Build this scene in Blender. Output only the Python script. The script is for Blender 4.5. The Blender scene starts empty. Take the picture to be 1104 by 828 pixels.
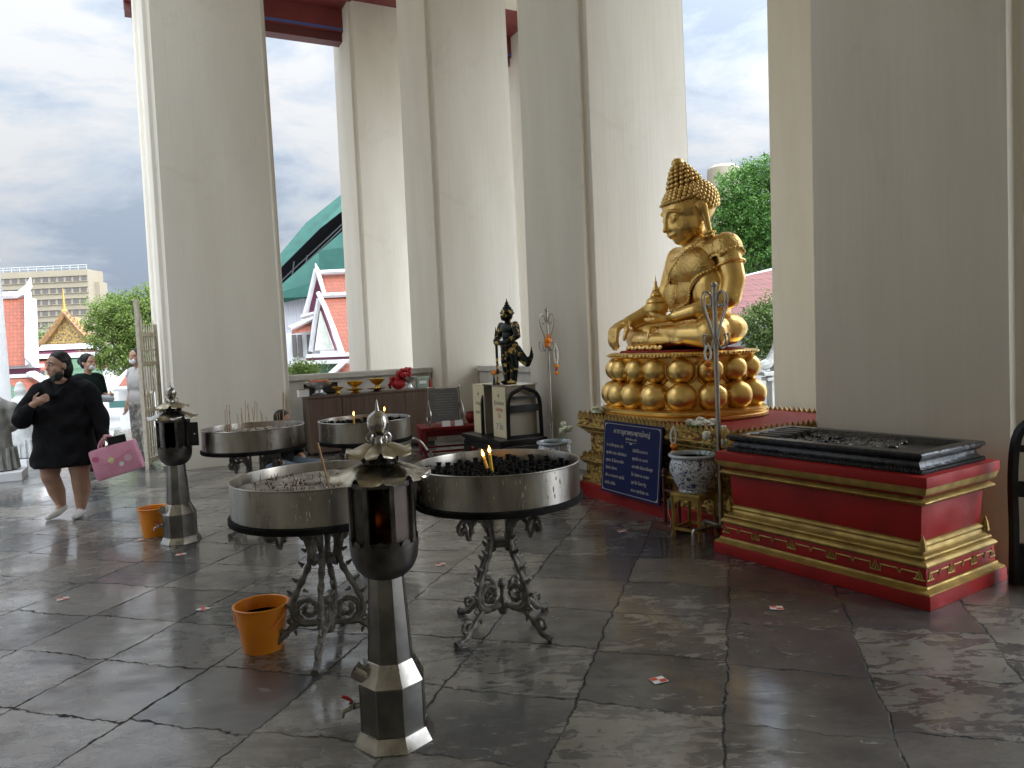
import bpy, bmesh, math, random
import numpy as np
from mathutils import Vector, Matrix
random.seed(7); np.random.seed(7)
PI = math.pi; rad = math.radians
scene = bpy.context.scene
COL = scene.collection

# ------------------------------------------------------------ camera
FPX, PITCH, ROLL, CAMH = 800.0, rad(3.15), rad(2.6), 1.5
cam_d = bpy.data.cameras.new('camera'); cam = bpy.data.objects.new('camera', cam_d); COL.objects.link(cam)
cam_d.sensor_width = 36; cam_d.lens = FPX/1104*36; cam_d.clip_end = 1500; cam_d.clip_start = 0.05
CM = Matrix.Rotation(PI/2-PITCH, 3, 'X') @ Matrix.Rotation(-ROLL, 3, 'Z')
cam.matrix_world = Matrix.Translation((0, 0, CAMH)) @ CM.to_4x4()
scene.camera = cam

# ------------------------------------------------------------ sky and light
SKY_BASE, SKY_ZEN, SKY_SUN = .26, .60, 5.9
SUN_EL, SUN_AZ = 50.0, 125.0          # azimuth: degrees clockwise from +Y
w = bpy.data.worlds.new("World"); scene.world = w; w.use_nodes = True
nt = w.node_tree; nt.nodes.clear()
def N(t, **k):
    n = nt.nodes.new(t)
    for a, b in k.items(): setattr(n, a, b)
    return n
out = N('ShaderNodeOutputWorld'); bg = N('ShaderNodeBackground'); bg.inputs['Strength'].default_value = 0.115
sky = N('ShaderNodeTexSky'); sky.sky_type = 'NISHITA'; sky.sun_disc = False
sky.sun_elevation = rad(SUN_EL); sky.sun_rotation = rad(SUN_AZ); sky.dust_density = 2.5; sky.air_density = 1.0
tc = N('ShaderNodeTexCoord'); mp = N('ShaderNodeMapping'); mp.inputs['Scale'].default_value = (1.0, 1.0, 2.6)
mp.inputs['Location'].default_value = (1.9, 1.5, .42)
n1 = N('ShaderNodeTexNoise'); n1.inputs['Scale'].default_value = 2.7; n1.inputs['Detail'].default_value = 9; n1.inputs['Roughness'].default_value = .60
n1.inputs['Distortion'].default_value = .35
n2 = N('ShaderNodeTexNoise'); n2.inputs['Scale'].default_value = 1.5; n2.inputs['Detail'].default_value = 6; n2.inputs['Roughness'].default_value = .5
cr = N('ShaderNodeValToRGB'); e = cr.color_ramp.elements
e[0].position = .40; e[0].color = (5.3, 6.3, 7.9, 1); e[1].position = .545; e[1].color = (9.4, 9.6, 9.9, 1)
m_ = e.new(.465) if hasattr(e, 'new') else None
m_.color = (7.2, 8.1, 9.3, 1)
cr2 = N('ShaderNodeValToRGB'); e = cr2.color_ramp.elements
e[0].position = .28; e[0].color = (.86, .86, .86, 1); e[1].position = .5; e[1].color = (1, 1, 1, 1)
mix = N('ShaderNodeMixRGB')
L = nt.links.new
L(tc.outputs['Generated'], mp.inputs['Vector']); L(mp.outputs[0], n1.inputs['Vector']); L(mp.outputs[0], n2.inputs['Vector'])
L(n1.outputs['Fac'], cr.inputs[0]); L(n2.outputs['Fac'], cr2.inputs[0]); L(cr2.outputs[0], mix.inputs[0])
L(sky.outputs[0], mix.inputs[1]); L(cr.outputs[0], mix.inputs[2])
# overcast sky: brighter overhead and around the veiled sun than near the horizon ahead
def M_(op, a, b):
    n = N('ShaderNodeMath'); n.operation = op
    for i, v in enumerate((a, b)):
        if isinstance(v, (int, float)): n.inputs[i].default_value = v
        else: L(v, n.inputs[i])
    return n.outputs[0]
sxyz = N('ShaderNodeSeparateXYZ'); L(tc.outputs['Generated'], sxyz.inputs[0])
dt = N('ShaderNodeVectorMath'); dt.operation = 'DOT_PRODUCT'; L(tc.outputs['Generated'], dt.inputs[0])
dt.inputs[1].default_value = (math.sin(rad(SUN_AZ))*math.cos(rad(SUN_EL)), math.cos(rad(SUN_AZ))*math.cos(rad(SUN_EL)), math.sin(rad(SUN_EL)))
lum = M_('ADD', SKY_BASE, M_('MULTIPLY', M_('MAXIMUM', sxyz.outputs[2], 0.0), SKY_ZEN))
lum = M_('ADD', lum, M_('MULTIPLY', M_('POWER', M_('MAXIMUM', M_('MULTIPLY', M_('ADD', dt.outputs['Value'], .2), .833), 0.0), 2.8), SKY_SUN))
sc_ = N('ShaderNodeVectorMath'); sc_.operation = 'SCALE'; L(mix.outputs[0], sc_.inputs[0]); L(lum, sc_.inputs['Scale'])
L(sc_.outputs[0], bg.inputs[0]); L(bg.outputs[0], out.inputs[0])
sd = bpy.data.lights.new('sun', 'SUN'); sd.energy = 0.5; sd.angle = rad(14); sd.color = (1, .96, .9)
so = bpy.data.objects.new('sun', sd); COL.objects.link(so)
_d = Vector((math.sin(rad(SUN_AZ))*math.cos(rad(SUN_EL)), math.cos(rad(SUN_AZ))*math.cos(rad(SUN_EL)), math.sin(rad(SUN_EL))))
so.rotation_euler = (-_d).to_track_quat('-Z', 'Y').to_euler()
scene.view_settings.view_transform = 'Standard'; scene.view_settings.look = 'None'
scene.view_settings.exposure = 0.93; scene.view_settings.gamma = 1
scene.render.engine = 'CYCLES'
scene.cycles.max_bounces = 10; scene.cycles.diffuse_bounces = 6; scene.cycles.glossy_bounces = 5

# ------------------------------------------------------------ pixel rays -> world points (photo is 1104 x 828)
def ray(px, py): return CM @ Vector(((px-552)/FPX, -(py-414)/FPX, -1))
def G(px, py, z=0.0):
    d = ray(px, py); t = (z-CAMH)/d.z; return Vector((0, 0, CAMH))+d*t
def W(px, py, Y):
    d = ray(px, py); return Vector((0, 0, CAMH))+d*(Y/d.y)
# building grid: u runs along 27 deg, s along 117 deg
BT = rad(27); BO = Vector((2.93, 4.3, 0)); BU = Vector((math.cos(BT), math.sin(BT), 0)); BV = Vector((-math.sin(BT), math.cos(BT), 0))
def B(u, s, z=0.0): return BO+BU*u+BV*s+Vector((0, 0, z))

# ------------------------------------------------------------ materials
MATS = {}
def mat(name, col, rough=.6, metal=0.0, col2=None, nscale=4.0, bump=0.0, bscale=40.0, spec=.5, stretch=(1, 1, 1), lo=.35, hi=.65, detail=6, rvar=0.0, coat=0, emit=None, estr=1, bdist=.01):
    if name in MATS: return MATS[name]
    m = bpy.data.materials.new(name); m.use_nodes = True; t = m.node_tree; p = t.nodes['Principled BSDF']
    p.inputs['Base Color'].default_value = (*col, 1); p.inputs['Roughness'].default_value = rough; p.inputs['Metallic'].default_value = metal
    p.inputs['Specular IOR Level'].default_value = spec; p.inputs['Coat Weight'].default_value = coat
    tcn = t.nodes.new('ShaderNodeTexCoord'); mpn = t.nodes.new('ShaderNodeMapping'); mpn.inputs['Scale'].default_value = stretch
    t.links.new(tcn.outputs['Object'], mpn.inputs[0])
    if col2 is not None or rvar:
        n = t.nodes.new('ShaderNodeTexNoise'); n.inputs['Scale'].default_value = nscale; n.inputs['Detail'].default_value = detail
        t.links.new(mpn.outputs[0], n.inputs['Vector'])
        r = t.nodes.new('ShaderNodeValToRGB'); r.color_ramp.elements[0].position = lo; r.color_ramp.elements[1].position = hi
        c2 = col2 if col2 is not None else col
        r.color_ramp.elements[0].color = (*col, 1); r.color_ramp.elements[1].color = (*c2, 1)
        t.links.new(n.outputs['Fac'], r.inputs[0]); t.links.new(r.outputs[0], p.inputs['Base Color'])
        if rvar:
            mr = t.nodes.new('ShaderNodeMapRange'); mr.inputs['From Min'].default_value = .3; mr.inputs['From Max'].default_value = .7
            mr.inputs['To Min'].default_value = max(.02, rough-rvar); mr.inputs['To Max'].default_value = min(1, rough+rvar)
            t.links.new(n.outputs['Fac'], mr.inputs['Value']); t.links.new(mr.outputs[0], p.inputs['Roughness'])
    if bump:
        n = t.nodes.new('ShaderNodeTexNoise'); n.inputs['Scale'].default_value = bscale; n.inputs['Detail'].default_value = 5
        t.links.new(mpn.outputs[0], n.inputs['Vector'])
        b = t.nodes.new('ShaderNodeBump'); b.inputs['Strength'].default_value = bump; b.inputs['Distance'].default_value = bdist
        t.links.new(n.outputs['Fac'], b.inputs['Height']); t.links.new(b.outputs[0], p.inputs['Normal'])
    if emit: p.inputs['Emission Color'].default_value = (*emit, 1); p.inputs['Emission Strength'].default_value = estr
    MATS[name] = m; return m
def pnodes(m):
    t = m.node_tree; return t, t.nodes['Principled BSDF'], (lambda ty: t.nodes.new(ty)), t.links.new

# plaster of the columns
def plaster():
    m = mat('plaster', (.70, .665, .59), .75); t, p, nn, ln = pnodes(m)
    tcn = nn('ShaderNodeTexCoord'); mpn = nn('ShaderNodeMapping'); mpn.inputs['Scale'].default_value = (1, 1, .22)
    ln(tcn.outputs['Object'], mpn.inputs[0])
    a = nn('ShaderNodeTexNoise'); a.inputs['Scale'].default_value = 1.6; a.inputs['Detail'].default_value = 8
    ln(mpn.outputs[0], a.inputs[0]); r = nn('ShaderNodeValToRGB')
    r.color_ramp.elements[0].position = .3; r.color_ramp.elements[0].color = (.655, .605, .505, 1)
    r.color_ramp.elements[1].position = .7; r.color_ramp.elements[1].color = (.74, .695, .60, 1)
    ln(a.outputs[0], r.inputs[0])
    # thin vertical brush marks and spots
    s = nn('ShaderNodeTexNoise'); s.inputs['Scale'].default_value = 26; s.inputs['Detail'].default_value = 3
    mp2 = nn('ShaderNodeMapping'); mp2.inputs['Scale'].default_value = (1, 1, .05); ln(tcn.outputs['Object'], mp2.inputs[0]); ln(mp2.outputs[0], s.inputs[0])
    mx = nn('ShaderNodeMixRGB'); mx.blend_type = 'MULTIPLY'; mx.inputs[0].default_value = .06; ln(r.outputs[0], mx.inputs[1]); ln(s.outputs[0], mx.inputs[2])
    # grime near the floor
    sx = nn('ShaderNodeSeparateXYZ'); ln(tcn.outputs['Object'], sx.inputs[0])
    mr = nn('ShaderNodeMapRange'); mr.inputs[1].default_value = .5; mr.inputs[2].default_value = 0; ln(sx.outputs['Z'], mr.inputs[0])
    ml = nn('ShaderNodeMath'); ml.operation = 'MULTIPLY'; ln(mr.outputs[0], ml.inputs[0]); ln(a.outputs[0], ml.inputs[1])
    m3 = nn('ShaderNodeMixRGB'); m3.inputs[2].default_value = (.38, .34, .28, 1); ln(ml.outputs[0], m3.inputs[0]); ln(mx.outputs[0], m3.inputs[1])
    st = nn('ShaderNodeTexNoise'); st.inputs['Scale'].default_value = .55; st.inputs['Detail'].default_value = 12; st.inputs['Roughness'].default_value = .7; st.inputs['Distortion'].default_value = .8; ln(tcn.outputs['Object'], st.inputs[0]); sr = nn('ShaderNodeValToRGB'); sr.color_ramp.elements[0].position = .56; sr.color_ramp.elements[1].position = .66; sr.color_ramp.elements[1].color = (.34, .34, .34, 1); ln(st.outputs[0], sr.inputs[0]); m5 = nn('ShaderNodeMixRGB'); m5.inputs[2].default_value = (.50, .45, .36, 1); ln(sr.outputs[0], m5.inputs[0]); ln(m3.outputs[0], m5.inputs[1]); m3 = m5
    v = nn('ShaderNodeTexVoronoi'); v.inputs['Scale'].default_value = 1.1; ln(tcn.outputs['Object'], v.inputs[0])
    lt = nn('ShaderNodeMath'); lt.operation = 'LESS_THAN'; lt.inputs[1].default_value = .012; ln(v.outputs['Distance'], lt.inputs[0])
    m4 = nn('ShaderNodeMixRGB'); m4.inputs[2].default_value = (.16, .12, .09, 1); ln(lt.outputs[0], m4.inputs[0]); ln(m3.outputs[0], m4.inputs[1])
    ln(m4.outputs[0], p.inputs['Base Color'])
    b = nn('ShaderNodeBump'); b.inputs['Strength'].default_value = .22; b.inputs['Distance'].default_value = .012
    ad = nn('ShaderNodeMath'); ad.operation = 'ADD'; ln(a.outputs[0], ad.inputs[0]); ln(s.outputs[0], ad.inputs[1])
    ln(ad.outputs[0], b.inputs['Height']); ln(b.outputs[0], p.inputs['Normal']); return m
PLASTER = plaster()

def slate():
    m = mat('slate floor', (.06, .06, .06), .3); t, p, nn, ln = pnodes(m)
    def math_(op, a, b=None, c=None):
        n = nn('ShaderNodeMath'); n.operation = op
        for i, v in enumerate((a, b, c)):
            if v is None: continue
            if isinstance(v, (int, float)): n.inputs[i].default_value = v
            else: ln(v, n.inputs[i])
        return n.outputs[0]
    def noise(vec, sc, det=6, rg=.55, dist=0):
        n = nn('ShaderNodeTexNoise'); n.inputs['Scale'].default_value = sc; n.inputs['Detail'].default_value = det
        n.inputs['Roughness'].default_value = rg; n.inputs['Distortion'].default_value = dist; ln(vec, n.inputs['Vector']); return n.outputs['Fac']
    def ramp(f, p0, c0, p1, c1):
        r = nn('ShaderNodeValToRGB'); r.color_ramp.elements[0].position = p0; r.color_ramp.elements[1].position = p1
        r.color_ramp.elements[0].color = (*c0, 1); r.color_ramp.elements[1].color = (*c1, 1); ln(f, r.inputs[0]); return r.outputs[0]
    def mixc(f, a, b, bt='MIX'):
        n = nn('ShaderNodeMixRGB'); n.blend_type = bt
        for i, v in enumerate((f, a, b)):
            if isinstance(v, (int, float)): n.inputs[i].default_value = v
            elif isinstance(v, tuple): n.inputs[i].default_value = (*v, 1)
            else: ln(v, n.inputs[i])
        return n.outputs[0]
    tcn = nn('ShaderNodeTexCoord'); O = tcn.outputs['Object']
    mpn = nn('ShaderNodeMapping'); mpn.inputs['Rotation'].default_value = (0, 0, rad(16.9)); mpn.inputs['Location'].default_value = (.0, .0, 0)
    ln(O, mpn.inputs[0]); sx = nn('ShaderNodeSeparateXYZ'); ln(mpn.outputs[0], sx.inputs[0])
    wa = math_('MULTIPLY', math_('SUBTRACT', noise(O, 1.5, 3), .5), .13)
    wb = math_('MULTIPLY', math_('SUBTRACT', noise(O, 11, 6, .7), .5), .10)
    wob = math_('ADD', wa, wb)
    X = math_('DIVIDE', math_('ADD', math_('ADD', sx.outputs[0], TX0), math_('MULTIPLY', wob, .6)), .60)
    cx = math_('FLOOR', X); wrow = nn('ShaderNodeTexWhiteNoise'); wrow.noise_dimensions = '1D'; ln(cx, wrow.inputs['W'])
    Y = math_('DIVIDE', math_('ADD', math_('ADD', math_('ADD', sx.outputs[1], TY0), math_('MULTIPLY', wrow.outputs['Value'], .13)), wob), .515); cy = math_('FLOOR', Y)
    fx = math_('SUBTRACT', X, cx); fy = math_('SUBTRACT', Y, cy)
    ex = math_('MULTIPLY', math_('MINIMUM', fx, math_('SUBTRACT', 1.0, fx)), .60)
    ey = math_('MULTIPLY', math_('MINIMUM', fy, math_('SUBTRACT', 1.0, fy)), .515)
    edge = math_('MINIMUM', ex, ey)
    cb = nn('ShaderNodeCombineXYZ'); ln(cx, cb.inputs[0]); ln(cy, cb.inputs[1])
    wn = nn('ShaderNodeTexWhiteNoise'); wn.noise_dimensions = '3D'; ln(cb.outputs[0], wn.inputs['Vector'])
    wsep = nn('ShaderNodeSeparateColor'); ln(wn.outputs['Color'], wsep.inputs[0])
    r1, r2, r3 = wsep.outputs[0], wsep.outputs[1], wsep.outputs[2]
    # per tile shifted coordinates so that every slab has its own grain
    sc = nn('ShaderNodeVectorMath'); sc.operation = 'SCALE'; sc.inputs['Scale'].default_value = 7.3; ln(wn.outputs['Color'], sc.inputs[0])
    av = nn('ShaderNodeVectorMath'); av.operation = 'ADD'; ln(O, av.inputs[0]); ln(sc.outputs[0], av.inputs[1]); TV = av.outputs[0]
    ms = nn('ShaderNodeMapping'); ms.inputs['Scale'].default_value = (1, 2.6, 1); ms.inputs['Rotation'].default_value = (0, 0, rad(20)); ln(TV, ms.inputs[0])
    g1 = noise(ms.outputs[0], 3.2, 9, .6, .6); g2 = noise(TV, 14, 8, .62, .3); g3 = noise(ms.outputs[0], 5.5, 10, .68, 1.1)
    base = mixc(math_('POWER', r1, 1.3), (.046, .050, .054), (.28, .255, .21)); base = mixc(math_('MULTIPLY', math_('GREATER_THAN', r3, .72), .55), base, (.036, .044, .058)); base = mixc(math_('MULTIPLY', math_('LESS_THAN', r3, .16), .5), base, (.10, .072, .048))
    fine = noise(TV, 55, 8, .75); base = mixc(math_('MULTIPLY', ramp(fine, .40, (0, 0, 0), .60, (1, 1, 1)), .45), base, mixc(.6, base, (.012, .012, .013)))
    base = mixc(ramp(g1, .38, (0, 0, 0), .62, (1, 1, 1)), mixc(.5, base, (.035, .036, .038)), base)
    flake = math_('GREATER_THAN', math_('ADD', math_('ADD', math_('MULTIPLY', g3, .6), math_('MULTIPLY', noise(TV, 2.6, 9, .66, .4), .42)), math_('MULTIPLY', r2, .15)), .63)
    flk = mixc(ramp(g2, .35, (0, 0, 0), .65, (1, 1, 1)), (.19, .172, .138), (.30, .275, .225))
    base = mixc(math_('MULTIPLY', flake, .70), base, flk)
    base = mixc(math_('MULTIPLY', ramp(g2, .45, (0, 0, 0), .75, (1, 1, 1)), .35), base, (.19, .18, .16))
    dark = ramp(noise(O, .8, 8, .68), .46, (0, 0, 0), .6, (1, 1, 1))
    base = mixc(math_('MULTIPLY', dark, .40), base, (.020, .022, .025))
    jw = math_('ADD', .0035, math_('MULTIPLY', math_('SUBTRACT', noise(O, 3.2, 6, .7), .38), .028))
    joint = nn('ShaderNodeMapRange'); joint.inputs[3].default_value = 1; joint.inputs[4].default_value = 0; ln(edge, joint.inputs[0]); ln(math_('MULTIPLY', jw, .45), joint.inputs[1]); ln(jw, joint.inputs[2])
    base = mixc(math_('MULTIPLY', joint.outputs[0], .58), base, (.018, .017, .016))
    ln(base, p.inputs['Base Color'])
    ro = math_('ADD', math_('MULTIPLY', g2, .26), math_('ADD', .03, math_('MULTIPLY', r3, .08)))
    ro = math_('ADD', ro, math_('MULTIPLY', flake, .12)); ro = math_('ADD', ro, math_('MULTIPLY', joint.outputs[0], .3))
    ln(ro, p.inputs['Roughness']); p.inputs['Specular IOR Level'].default_value = .8; p.inputs['IOR'].default_value = 1.5; p.inputs['Coat IOR'].default_value = 1.55
    wet = ramp(math_('ADD', math_('MULTIPLY', noise(O, 1.1, 7, .62), .75), math_('MULTIPLY', g1, .28)), .42, (.12, .12, .12), .58, (.95, .95, .95)); njt = math_('SUBTRACT', 1.0, joint.outputs[0]); ln(math_('MULTIPLY', wet, njt), p.inputs['Coat Weight']); ln(math_('MULTIPLY', njt, .8), p.inputs['Specular IOR Level']); p.inputs['Coat Roughness'].default_value = .09
    bc = nn('ShaderNodeBump'); bc.inputs['Strength'].default_value = .25; bc.inputs['Distance'].default_value = .006; ln(math_('ADD', g1, math_('MULTIPLY', r2, .3)), bc.inputs['Height']); ln(bc.outputs[0], p.inputs['Coat Normal'])
    h = math_('ADD', math_('MULTIPLY', g1, .55), math_('MULTIPLY', g2, .28)); h = math_('SUBTRACT', h, math_('MULTIPLY', flake, .13))
    riv = noise(ms.outputs[0], 16, 9, .72, 1.6); h = math_('ADD', h, math_('ADD', math_('MULTIPLY', fine, .12), math_('MULTIPLY', math_('ABSOLUTE', math_('SUBTRACT', riv, .5)), 1.1))); h = math_('SUBTRACT', h, math_('MULTIPLY', joint.outputs[0], .6))
    h = math_('ADD', h, math_('MULTIPLY', r2, .25))
    b = nn('ShaderNodeBump'); b.inputs['Strength'].default_value = .5; b.inputs['Distance'].default_value = .009; ln(h, b.inputs['Height']); ln(b.outputs[0], p.inputs['Normal'])
    return m
# tile phase: joint crossings measured at ground points
_q = Matrix.Rotation(rad(16.9), 3, 'Z') @ Vector((.674, 2.50, 0)); _q2 = Matrix.Rotation(rad(16.9), 3, 'Z') @ Vector((.92, 3.36, 0))
TX0 = -_q.x; TY0 = -_q2.y
SLATE = slate()

STEEL = mat('brushed steel', (.27, .25, .22), .33, 1.0, col2=(.44, .415, .37), nscale=9, stretch=(1, 1, .25), rvar=.10, bump=.08, bscale=30)
STEEL_W = mat('weathered steel', (.13, .122, .112), .40, .9, col2=(.26, .245, .22), nscale=6, lo=.4, hi=.7, rvar=.12, bump=.12, bscale=25)
STEEL_B = mat('polished steel', (.46, .44, .40), .24, 1.0, col2=(.30, .28, .25), nscale=12, rvar=.1)
STEEL_D = mat('sooty steel', (.04, .036, .033), .38, .85, col2=(.16, .145, .13), nscale=7, lo=.42, hi=.72, rvar=.15, bump=.15, bscale=25)
BRASSY = mat('stained petal steel', (.42, .38, .28), .38, 1.0, col2=(.25, .20, .12), nscale=14, rvar=.12)
IRON = mat('grey painted cast iron', (.11, .103, .09), .55, .35, col2=(.24, .222, .19), nscale=18, lo=.4, hi=.7, bump=.5, bscale=70)
BLACK = mat('black lacquer', (.005, .005, .006), .34, 0, col2=(.012, .012, .012), nscale=9, bump=.05, spec=.3)
BLACKM = mat('matt black', (.014, .014, .015), .6, 0, col2=(.028, .028, .03), nscale=20)
SOOT = mat('soot black', (.004, .004, .004), .8, 0, col2=(.014, .013, .012), nscale=12, bump=.3, spec=.15)
GOLD = mat('gold leaf', (.86, .60, .225), .33, 1.0, col2=(.72, .47, .15), nscale=4.5, rvar=.10, bump=.10, bscale=9)
GOLD_CURL = mat('gold leaf on hair', (.72, .49, .19), .32, 1.0, col2=(.5, .32, .1), nscale=9, rvar=.08)
GOLD_TR = mat('gold trim paint', (.40, .27, .065), .48, .45, col2=(.27, .175, .042), nscale=11, rvar=.12, bump=.2, bscale=45)
RED = mat('dark red lacquer', (.33, .010, .009), .50, 0, col2=(.23, .010, .008), nscale=4.2, rvar=.14, bump=.10, spec=.28)
REDT = mat('deeper red lacquer', (.16, .008, .008), .45, 0, col2=(.11, .006, .006), nscale=6, spec=.3)  # darker tone of the red lacquer for the low table, pot and jar
REDC = mat('red cushion paint', (.22, .012, .010), .6, 0, col2=(.28, .02, .014), nscale=8, spec=.2)
WOOD = mat('brown laminate', (.085, .052, .036), .5, 0, col2=(.15, .098, .07), nscale=6, stretch=(9, 9, .35), lo=.3, hi=.7, bump=.1, bscale=20)
REDWOOD = mat('red brown wood', (.12, .028, .016), .45, 0, col2=(.07, .018, .012), nscale=8, stretch=(5, 5, .6))
ORANGE = mat('orange plastic', (.86, .29, .014), .38, 0, col2=(.76, .24, .012), nscale=4, rvar=.08)
SAND = mat('grey incense ash', (.34, .31, .26), .9, 0, col2=(.16, .145, .12), nscale=26, bump=.8, bscale=70)
INCENSE = mat('incense stick tan', (.46, .29, .15), .8, 0, col2=(.34, .2, .1), nscale=30)
WAX = mat('yellow wax', (.85, .50, .05), .45, 0)
FLAME = mat('candle flame', (1, .55, .1), .5, emit=(1, .42, .07), estr=9)
EMBER = mat('ember glow', (.8, .15, .02), .5, emit=(1, .16, .02), estr=1.6)
SKIN = mat('skin', (.40, .235, .155), .5, 0, col2=(.34, .19, .125), nscale=8)
LIPM = mat('lips', (.38, .12, .09), .5)
HAIR = mat('black hair', (.006, .005, .0045), .5, 0, spec=.25, bump=.4, bscale=60, stretch=(1, 1, .2))
CLOTHB = mat('black cotton', (.0055, .0055, .0065), .85, 0, spec=.16, bump=.9, bscale=5.5, bdist=.05)
CLOTHG = mat('dark green uniform', (.006, .014, .011), .9, 0, spec=.1, bump=.4, bscale=9, bdist=.02)
SHIRT = mat('pale grey shirt', (.40, .38, .36), .8, 0, bump=.5, bscale=9, bdist=.03)
CAMO = mat('mottled grey cloth', (.34, .32, .28), .8, 0, col2=(.15, .14, .12), nscale=14, lo=.45, hi=.55)
JEANS = mat('blue grey jeans', (.06, .085, .11), .8, 0, bump=.3, bscale=20)
SOCK = mat('white sock', (.62, .60, .57), .85)
MASKW = mat('white face mask', (.72, .73, .74), .7)
PINK = mat('pink vinyl', (.62, .25, .36), .45, 0, col2=(.68, .31, .42), nscale=9)
PINKD = mat('deep pink print', (.52, .12, .22), .5)
YEL = mat('pale yellow charm', (.72, .70, .35), .5)
STONE = mat('grey carved granite', (.13, .128, .115), .85, 0, col2=(.22, .215, .195), nscale=12, bump=.6, bscale=35)
STONEL = mat('pale weathered granite', (.33, .34, .33), .85, 0, col2=(.44, .45, .43), nscale=9, bump=.5, bscale=30)
WHITEP = mat('white stucco', (.50, .50, .50), .8, 0, col2=(.42, .42, .42), nscale=2, bump=.1)
CREAM = mat('cream painted metal', (.52, .47, .38), .5, 0, col2=(.42, .37, .28), nscale=16)
CREAMB = mat('cream box paper', (.66, .58, .37), .55, 0, col2=(.60, .52, .33), nscale=4)
TAUPE = mat('grey beige board', (.30, .265, .21), .6, 0, col2=(.26, .23, .18), nscale=3)
TXTG = mat('grey print', (.16, .16, .15), .6)
TXTR = mat('red print', (.42, .05, .03), .6)
TXTB = mat('slate blue print', (.12, .15, .25), .6)
NAVY = mat('navy signboard', (.003, .008, .065), .5, 0, col2=(.004, .010, .08), nscale=3, spec=.2)
SIGNT = mat('faded sign lettering', (.48, .45, .40), .6)
SILVER = mat('stamped silver', (.62, .62, .62), .28, 1.0, bump=.8, bscale=60, col2=(.4, .4, .4), nscale=30)
GREENST = mat('dark green enamel', (.003, .009, .007), .33, .2, spec=.35, col2=(.62, .42, .13), nscale=15, lo=.54, hi=.60, bump=.6, bscale=40)
FACEG = mat('gold patched enamel', (.015, .016, .010), .3, .6, col2=(.62, .42, .13), nscale=22, lo=.40, hi=.55, bump=.5, bscale=50)
LEAFG = mat('lotus leaf green', (.10, .19, .06), .5, 0, col2=(.2, .32, .12), nscale=9)
LOTUS = mat('pale lotus bud', (.62, .68, .50), .5, 0, col2=(.72, .70, .62), nscale=7)
FLOWW = mat('white petals', (.78, .78, .70), .6)
FLOWO = mat('orange marigold', (.85, .28, .02), .7, 0, col2=(.7, .2, .02), nscale=50, bump=.6, bscale=90)
FLOWR = mat('red flowers', (.30, .008, .012), .6, 0, col2=(.45, .015, .02), nscale=40, bump=.5, bscale=60)
GLASSW = mat('dull window', (.10, .09, .085), .25)
BEIGEB = mat('beige concrete', (.235, .205, .15), .85, 0, col2=(.21, .18, .13), nscale=.2)
TEAL = mat('teal paint', (.05, .38, .38), .6)
PURPLE = mat('maroon fascia and shadow', (.14, .03, .06), .6)
GOLDMOS = mat('gold mosaic', (.42, .27, .07), .45, .3, col2=(.10, .08, .06), nscale=9, bump=1, bscale=9, lo=.4, hi=.6)
GNET = mat('green metal sheet', (.007, .065, .048), .75, 0, col2=(.005, .05, .04), nscale=1.5, stretch=(1, 1, 1), bump=.2)
DARKV = mat('dark void', (.003, .003, .0035), 1.0, spec=0)
BARK = mat('bark', (.08, .06, .045), .9, 0, col2=(.13, .1, .08), nscale=8, bump=.6, bscale=14)
PAVE = mat('pale courtyard paving', (.27, .27, .26), .8, 0, col2=(.22, .22, .21), nscale=.7)
EARTH = mat('ground', (.20, .195, .17), .9, 0, col2=(.2, .2, .17), nscale=.2)
BLUEP = mat('blue line paint', (.07, .10, .28), .5)
CEILR = mat('red painted ceiling', (.20, .035, .030), .5, 0, col2=(.15, .028, .025), nscale=2)
CEILD = mat('dark red eave board', (.10, .02, .018), .6)
GRIDW = mat('weathered cream sill', (.56, .54, .48), .75, 0, col2=(.46, .44, .38), nscale=5, bump=.2)
PLAQUE = mat('engraved grey plaque', (.13, .135, .14), .35, .4, col2=(.19, .195, .2), nscale=40, stretch=(1, 1, 4))
PAPER = mat('white card', (.7, .7, .68), .7)

def leafmat(name, c1, c2, trans=.35):
    m = mat(name, c1, .55); t, p, nn, ln = pnodes(m)
    a = nn('ShaderNodeNewGeometry'); r = nn('ShaderNodeValToRGB'); r.color_ramp.elements[0].color = (*c1, 1); r.color_ramp.elements[1].color = (*c2, 1)
    ln(a.outputs['Random Per Island'], r.inputs[0]); ln(r.outputs[0], p.inputs['Base Color'])
    tr = nn('ShaderNodeBsdfTranslucent'); ln(r.outputs[0], tr.inputs[0]); mx = nn('ShaderNodeMixShader'); mx.inputs[0].default_value = trans
    ln(p.outputs[0], mx.inputs[1]); ln(tr.outputs[0], mx.inputs[2])
    o = [x for x in t.nodes if x.type == 'OUTPUT_MATERIAL'][0]; ln(mx.outputs[0], o.inputs['Surface']); return m
LEAF1 = leafmat('bright leaves', (.075, .13, .022), (.20, .27, .06), .45)
LEAF2 = leafmat('deep leaves', (.03, .10, .015), (.11, .23, .035), .4)
LEAF3 = leafmat('shrub leaves', (.05, .10, .02), (.17, .24, .07), .4)

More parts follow.
